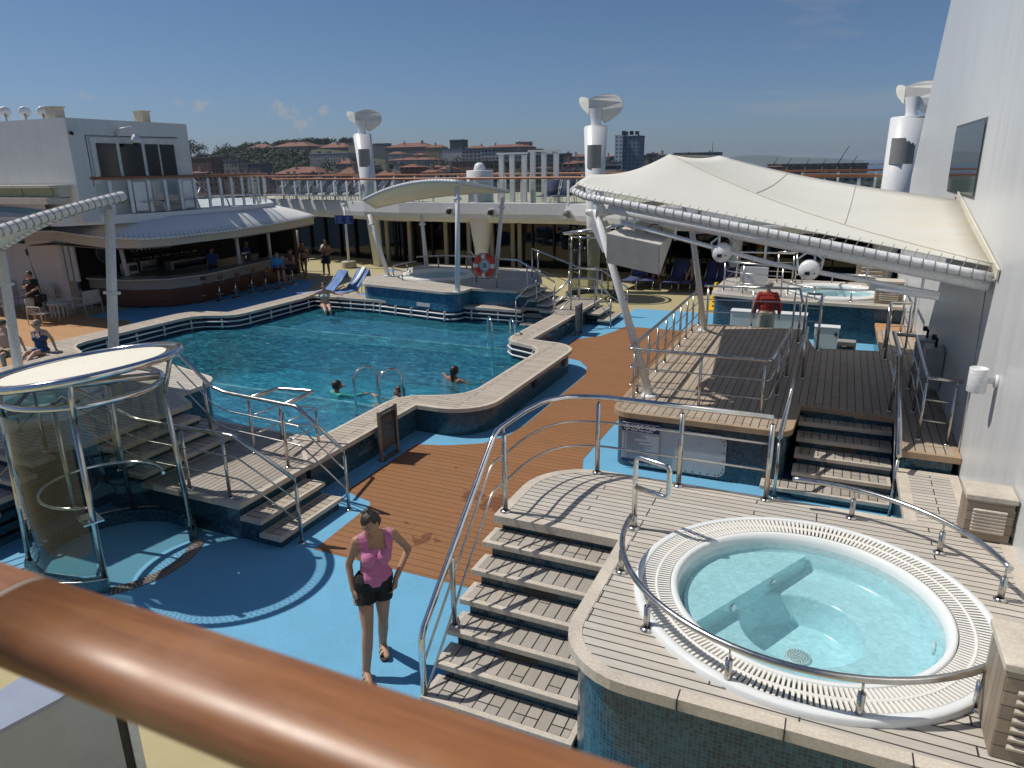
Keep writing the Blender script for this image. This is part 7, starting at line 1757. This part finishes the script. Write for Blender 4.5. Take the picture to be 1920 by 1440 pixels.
q=g(848,520,FZ); figure('person wearing a pale blue snorkel hat behind the far island hot tub',(q.x+.3,q.y+1.2,.55),.2,sit(.9,.25),skinm=SK3,cap=(plain('pale_blue_hat',(.35,.5,.7),.8),False),vox=.02)
# ================================================================ WORLD, SUN, CAMERA
wd=bpy.data.worlds.new('World'); scene.world=wd; wd.use_nodes=True; nt=wd.node_tree; nt.nodes.clear()
SUN_AZ=R(188.5); SUN_EL=R(56)
sv=V((math.cos(SUN_AZ)*math.cos(SUN_EL),math.sin(SUN_AZ)*math.cos(SUN_EL),math.sin(SUN_EL)))
N=lambda ty:nt.nodes.new(ty)
sky=N('ShaderNodeTexSky'); sky.sky_type='NISHITA'; sky.sun_disc=False; sky.sun_elevation=SUN_EL; sky.sun_rotation=math.atan2(sv.x,sv.y)
sky.altitude=30; sky.air_density=1.0; sky.dust_density=.6; sky.ozone_density=1.5
bg=N('ShaderNodeBackground'); out=N('ShaderNodeOutputWorld'); bg.inputs[1].default_value=SKY_STR
tc=N('ShaderNodeTexCoord'); 
gm=N('ShaderNodeMix'); gm.data_type='RGBA'; gm.blend_type='MULTIPLY'; gm.inputs[0].default_value=1
sp=N('ShaderNodeSeparateXYZ'); nt.links.new(tc.outputs['Generated'],sp.inputs[0]); hr=N('ShaderNodeValToRGB'); nt.links.new(sp.outputs[2],hr.inputs[0])
e=hr.color_ramp.elements; e[0].position=0; e[0].color=(.66,.85,1.33,1); e[1].position=.45; e[1].color=(.80,.90,1.1,1)
x=e.new(.15); x.color=(.70,.88,1.16,1)
nt.links.new(sky.outputs[0],gm.inputs[6]); nt.links.new(hr.outputs[0],gm.inputs[7]); cur=gm.outputs[2]
def mixc(f,a,b):
    m=N('ShaderNodeMix'); m.data_type='RGBA'; nt.links.new(f,m.inputs[0]); nt.links.new(a,m.inputs[6])
    if isinstance(b,tuple): m.inputs[7].default_value=(*b,1)
    else: nt.links.new(b,m.inputs[7])
    return m.outputs[2]
ns=N('ShaderNodeTexNoise'); ns.inputs['Scale'].default_value=110; ns.inputs['Detail'].default_value=6; ns.inputs['Roughness'].default_value=.6
nt.links.new(tc.outputs['Generated'],ns.inputs['Vector'])
def M2(op,a,b):
    m=N('ShaderNodeMath'); m.operation=op
    for s,v in ((m.inputs[0],a),(m.inputs[1],b)):
        if hasattr(v,'links'): nt.links.new(v,s)
        else: s.default_value=v
    return m.outputs[0]
def puff(px,py,rad,sx=1.,amt=.8):
    global cur
    d=ray(px,py).normalized(); r=d.cross(V((0,0,1))).normalized(); u=r.cross(d)
    sub=N('ShaderNodeVectorMath'); sub.operation='SUBTRACT'; nt.links.new(tc.outputs['Generated'],sub.inputs[0]); sub.inputs[1].default_value=d
    def dot(v):
        m=N('ShaderNodeVectorMath'); m.operation='DOT_PRODUCT'; nt.links.new(sub.outputs[0],m.inputs[0]); m.inputs[1].default_value=v; return m.outputs['Value']
    a=M2('MULTIPLY',dot(r/(rad*sx)),1.); b=M2('MULTIPLY',dot(u/rad),1.)
    q=M2('SQRT',M2('ADD',M2('MULTIPLY',a,a),M2('MULTIPLY',b,b)),0)
    f=M2('SUBTRACT',M2('ADD',1.0,M2('MULTIPLY',M2('SUBTRACT',ns.outputs['Fac'],.5),3.2)),q)
    mr=N('ShaderNodeMapRange'); mr.inputs[1].default_value=.15; mr.inputs[2].default_value=1.05; mr.inputs[3].default_value=0; mr.inputs[4].default_value=amt; mr.clamp=True; nt.links.new(f,mr.inputs[0])
    cur=mixc(mr.outputs[0],cur,(6.2,6.4,6.8))
for a in ((160,181,.008,1.5,.55),(378,200,.010,1.5,.7),(532,208,.013,1.5,.75),(566,231,.011,1.6,.7),(607,208,.008,1.4,.7),(336,193,.007,1.5,.35)): puff(*a)
# thin high cirrus in the upper right of the view
mp=N('ShaderNodeMapping'); mp.inputs['Scale'].default_value=(1.2,1.2,9); mp.inputs['Rotation'].default_value=(0,.12,.0); nt.links.new(tc.outputs['Generated'],mp.inputs[0])
n2=N('ShaderNodeTexNoise'); n2.inputs['Scale'].default_value=2.6; n2.inputs['Detail'].default_value=8; n2.inputs['Roughness'].default_value=.62; n2.inputs['Distortion'].default_value=.6; nt.links.new(mp.outputs[0],n2.inputs['Vector'])
cr=N('ShaderNodeValToRGB'); cr.color_ramp.elements[0].position=.56; cr.color_ramp.elements[1].position=.85; nt.links.new(n2.outputs['Fac'],cr.inputs[0])
dd=ray(1600,5).normalized(); dv=N('ShaderNodeVectorMath'); dv.operation='DOT_PRODUCT'; nt.links.new(tc.outputs['Generated'],dv.inputs[0]); dv.inputs[1].default_value=dd
mr=N('ShaderNodeMapRange'); mr.inputs[1].default_value=.90; mr.inputs[2].default_value=.995; mr.inputs[3].default_value=.08; mr.inputs[4].default_value=.7; nt.links.new(dv.outputs['Value'],mr.inputs[0])
cur=mixc(M2('MULTIPLY',cr.outputs[0],mr.outputs[0]),cur,(5.6,5.8,6.4))
nt.links.new(cur,bg.inputs[0]); nt.links.new(bg.outputs[0],out.inputs[0])
sl=bpy.data.lights.new('sun','SUN'); sl.energy=SUN_STR; sl.angle=R(.5); sl.color=(1,.95,.87)
so=bpy.data.objects.new('sun',sl); COL.objects.link(so); so.rotation_euler=sv.to_track_quat('Z','Y').to_euler(); so.location=(-10,0,30)
cam=bpy.data.cameras.new('camera'); cam.sensor_width=36; cam.lens=CF/1920*36; cam.clip_start=.05; cam.clip_end=60000
cam.dof.use_dof=True; cam.dof.focus_distance=9.; cam.dof.aperture_fstop=cam.lens/5.2
co=bpy.data.objects.new('camera',cam); COL.objects.link(co); scene.camera=co
co.matrix_world=Matrix.Translation((0,0,CH))@Matrix((( *CR,),( *(-CD),),( *(-CFW),))).transposed().to_4x4()
vs=scene.view_settings; scene.display_settings.display_device='sRGB'; vs.view_transform='Standard'; vs.look='None'; vs.gamma=1; vs.use_curve_mapping=False; vs.exposure=EXPO
scene.cycles.max_bounces=8; scene.cycles.transparent_max_bounces=16; scene.cycles.sample_clamp_indirect=6; scene.cycles.caustics_reflective=False; scene.cycles.caustics_refractive=False
